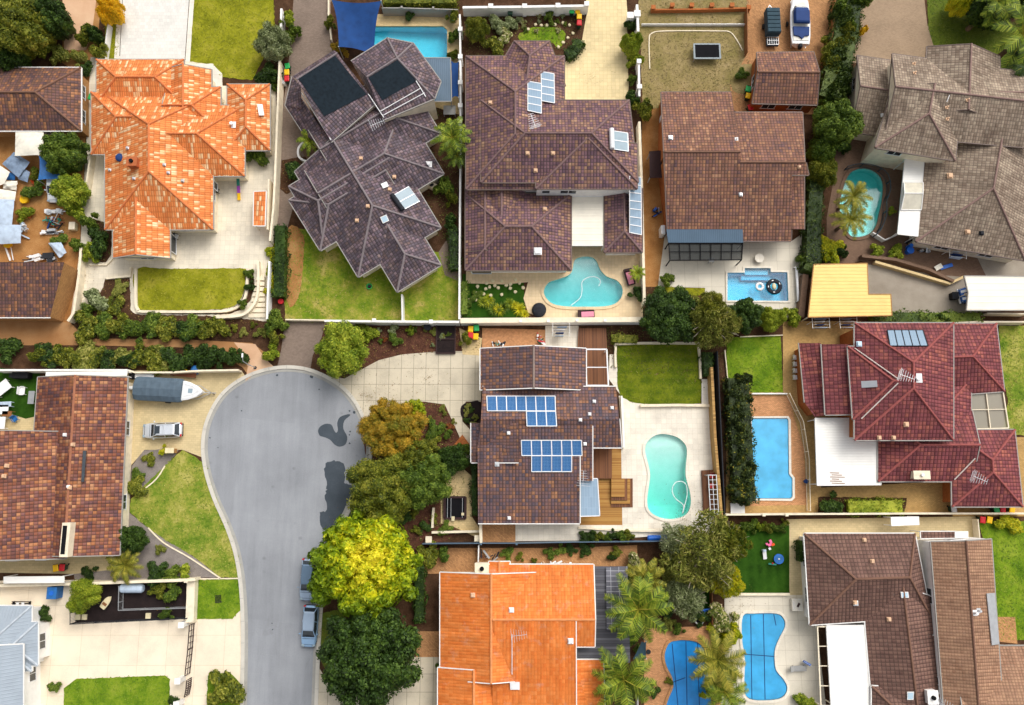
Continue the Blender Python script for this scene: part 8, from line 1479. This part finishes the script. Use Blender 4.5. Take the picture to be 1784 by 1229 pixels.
b = Loc('blue_mat', 'blue board lying on the brown paving below the taupe house', 'board', (1648, 465), .3, None, .1); b.part('board', 'plblue', lambda m: m.box((0, 0, .1), (1.6, .45, .1), 0), bevel=.04); b.part('cover', 'tarpwhite', lambda m: m.box((-1.0, .2, .2), (1.0, .6, .15), .2), bevel=.05)
b = Loc('gas_bottles', 'white and blue gas cylinders by the taupe house wall', 'gas cylinder', (1580, 428), 0, None, .1); b.part('cylinder', 'plblue', lambda m: m.cyl((0, -.3, 0), .22, 1.1, 12)); b.part('cylinder', 'charcoal', lambda m: m.cyl((0, .4, 0), .2, 1.0, 12))
b = Loc('drum', 'dark box beside the blue and white van', 'box', (1658, 518)); b.part('body', 'black', lambda m: m.box((0, 0, .4), (.7, .8, .8)), bevel=.05); b.part('lid', 'charcoal', lambda m: m.box((0, 0, .83), (.76, .86, .06)))
for i in range(4):
    b = Loc('chair', 'white garden chair in the row along the red house left wall', 'chair', (1383, 624 + i * 11.5), R(90), 'white chairs beside the red house', .1); b.part('seat', 'plwhite', lambda m: m.box((0, 0, .4), (.5, .5, .06)), bevel=.02); b.part('backrest', 'plwhite', lambda m: m.box((0, .25, .65), (.5, .05, .45)))
    for sx in (-1, 1): b.part('leg', 'plwhite', lambda m: m.box((sx * .22, 0, .2), (.05, .4, .4)))
table('pale pool storage bench at the lower end of the long hedge', (1283, 886), 'plwhite', (1.6, 1.2), 0, .5); table('white umbrella base on the concrete patio beside the rust house', (1321, 452), 'hpatio', (1, 1), 0, .45, .55); table('small table in front of the black framed pergola', (1237, 456), 'steel', (.6, .5)); chair('upper red cushioned chair on the small dark deck', (1239, 829), 'redwood', 0, 'plred', .35); chair('lower red cushioned chair on the small dark deck', (1239, 847), 'redwood', R(180), 'plred', .35)
b = Loc('roller', 'white pool cover roller beside the blue rectangular pool', 'pool roller', (1387, 497), R(90), None, .1); b.part('tube', 'plwhite', lambda m: m.tube([(-2.1, 0, .4), (2.1, 0, .4)], .16, 10)); b.part('stand', 'steel', lambda m: (m.box((-2.1, 0, .2), (.1, .5, .4)), m.box((2.1, 0, .2), (.1, .5, .4))))
b = Loc('water_heater', 'white wall heater box on the rust house left wall', 'heater', (1149, 216)); b.part('body', 'plwhite', lambda m: m.box((0, 0, 1.2), (.35, .6, .9)), bevel=.03); b.part('pipe', 'steel', lambda m: m.tube([(0, 0, .1), (0, 0, .8)], .04))
b = Loc('water_heater', 'white heater box beside the slate blue veranda', 'heater', (1151, 408)); b.part('body', 'plwhite', lambda m: m.box((0, 0, .9), (.5, 1.1, 1.6)), bevel=.05); b.part('pipe', 'steel', lambda m: m.tube([(.1, -.6, .1), (.1, -.6, 1.4)], .04))
b = Loc('rain_tank', 'blue rectangular tank at the white party wall', 'tank', (102, 1031)); b.part('body', 'tarpblue', lambda m: m.box((0, 0, .7), (1.1, 1.3, 1.4)), bevel=.05); b.part('lid', 'plblue', lambda m: m.cyl((0, 0, 1.4), .25, .06, 14))
b = Loc('rain_tank', 'pale blue rounded tank above the black mulch bed', 'tank', (235, 1024)); b.part('body', 'tarppale', lambda m: m.tube([(-1.3, 0, .7), (-1.1, 0, .7), (1.1, 0, .7), (1.3, 0, .7)], [.35, .5, .5, .35], 14)); b.part('stand', 'steel', lambda m: (m.box((-.7, 0, .12), (.15, .8, .3)), m.box((.7, 0, .12), (.15, .8, .3))))
b = Loc('bench', 'dark slatted bench above the grey metal roof', 'bench', (40, 1051)); b.part('seat', 'black', lambda m: [m.beam((-1.0, y, .45), (1.0, y, .45), .1, .05) for y in (-.2, 0, .2)]); b.part('cushion', 'plwhite', lambda m: (m.box((-.3, 0, .5), (.3, .3, .08)), m.box((.3, 0, .5), (.3, .3, .08)))); [b.part('leg', 'black', lambda m: m.box((sx * .9, 0, .2), (.08, .45, .4))) for sx in (-1, 1)]
b = Loc('toy_boat', 'small cream toy boat on the black mulch', 'toy boat', (188, 1049), R(-35), None, .1); b.part('hull', 'stone', hull(1.5, .75, .05, .4)); b.part('seat', 'wood', lambda m: m.box((0, -.2, .48), (.5, .3, .06)))
for p, l in (((137, 1075), 'left cream slab on the black mulch'), ((148, 1075), 'right cream slab on the black mulch'), ((259, 1073), 'cream plinth at the mulch bed railing')):
    b = Loc('stone_slab', l, 'slab', p, 0, None, .1); b.part('slab', 'stone', lambda m: m.box((0, 0, .1), (.55, .6, .2)), bevel=.02)
for i, p in enumerate(((216, 1040), (325, 1060))): pass
railing('fence', 'pale grey inner rail of the small mulch courtyard', [(207, 1022), (206, 1064), (322, 1060)], 1.2, 'steel', 3)
b = Loc('steel_grate', 'black drain grate on the small chamfered lawn', 'grate', (381, 1043), .1, None, .12); b.part('bars', 'black', lambda m: [m.beam((-.35 + i * .12, -.4, .05), (-.35 + i * .12, .4, .05), .05, .04) for i in range(6)]); b.part('rim', 'charcoal', lambda m: m.beam((-.4, -.4, .05), (.4, -.4, .05), .06, .06))
b = Loc('street_lamp', 'slim street lamp at the pink footpath bend', 'street lamp', (445, 641)); b.part('pole', 'alu', lambda m: m.tube([(0, 0, 0), (0, 0, 3.0), (-.05, .1, 4.2)], [.07, .05, .04], 8)); b.part('arm', 'alu', lambda m: m.tube([(-.05, .1, 4.2), (-.1, .5, 4.35)], .035)); b.part('lamp_head', 'plwhite', lambda m: m.box((-.12, .75, 4.35), (.2, .5, .1)), bevel=.03); b.part('base', 'charcoal', lambda m: m.cyl((0, 0, 0), .18, .12, 12))
# stepping stones and rocks, each one a thing
rg = random.Random(11)
def stone(x, y, r, label, group, mat='stone'):
    p = P(x, y); m = MB(); k = 7; ph = rg.uniform(0, 6); rr_ = [r * rg.uniform(.8, 1.15) for _ in range(k)]; ring = lambda f, z: [Vector((p.x + rr_[i] * f * math.cos(ph + i * 6.283 / k), p.y + rr_[i] * f * math.sin(ph + i * 6.283 / k), z)) for i in range(k)]
    m.loft([ring(1, .02), ring(1, .16), ring(.8, .22)]); tag(m.build('stepping_stone', M[mat]), label, 'stone', group)
for a in ((848, 494), (853, 501), (846, 504), (862, 498), (842, 513), (829, 511), (842, 522), (842, 530), (855, 515), (874, 514), (818, 523), (829, 523), (868, 502), (882, 498), (889, 496), (889, 503), (898, 488), (905, 494), (911, 502), (898, 509), (832, 500), (858, 490), (874, 490)): stone(*a, .22, 'pale stepping stone in the dark green garden by the violet house', 'stepping stones')
for a in ((905, 38), (933, 44), (943, 45), (953, 45), (967, 44), (981, 41), (992, 45), (998, 59), (989, 67), (981, 75), (973, 83), (920, 52)): stone(*a, .22, 'pale rock edging the flower garden lawn', 'flower garden rocks')
for a in ((735, 730), (742, 740), (733, 752), (745, 760), (733, 768), (738, 775), (723, 706), (706, 705)): stone(*a, .22, 'orange rock at the edge of the mulch island', 'mulch island rocks', 'terrapot')
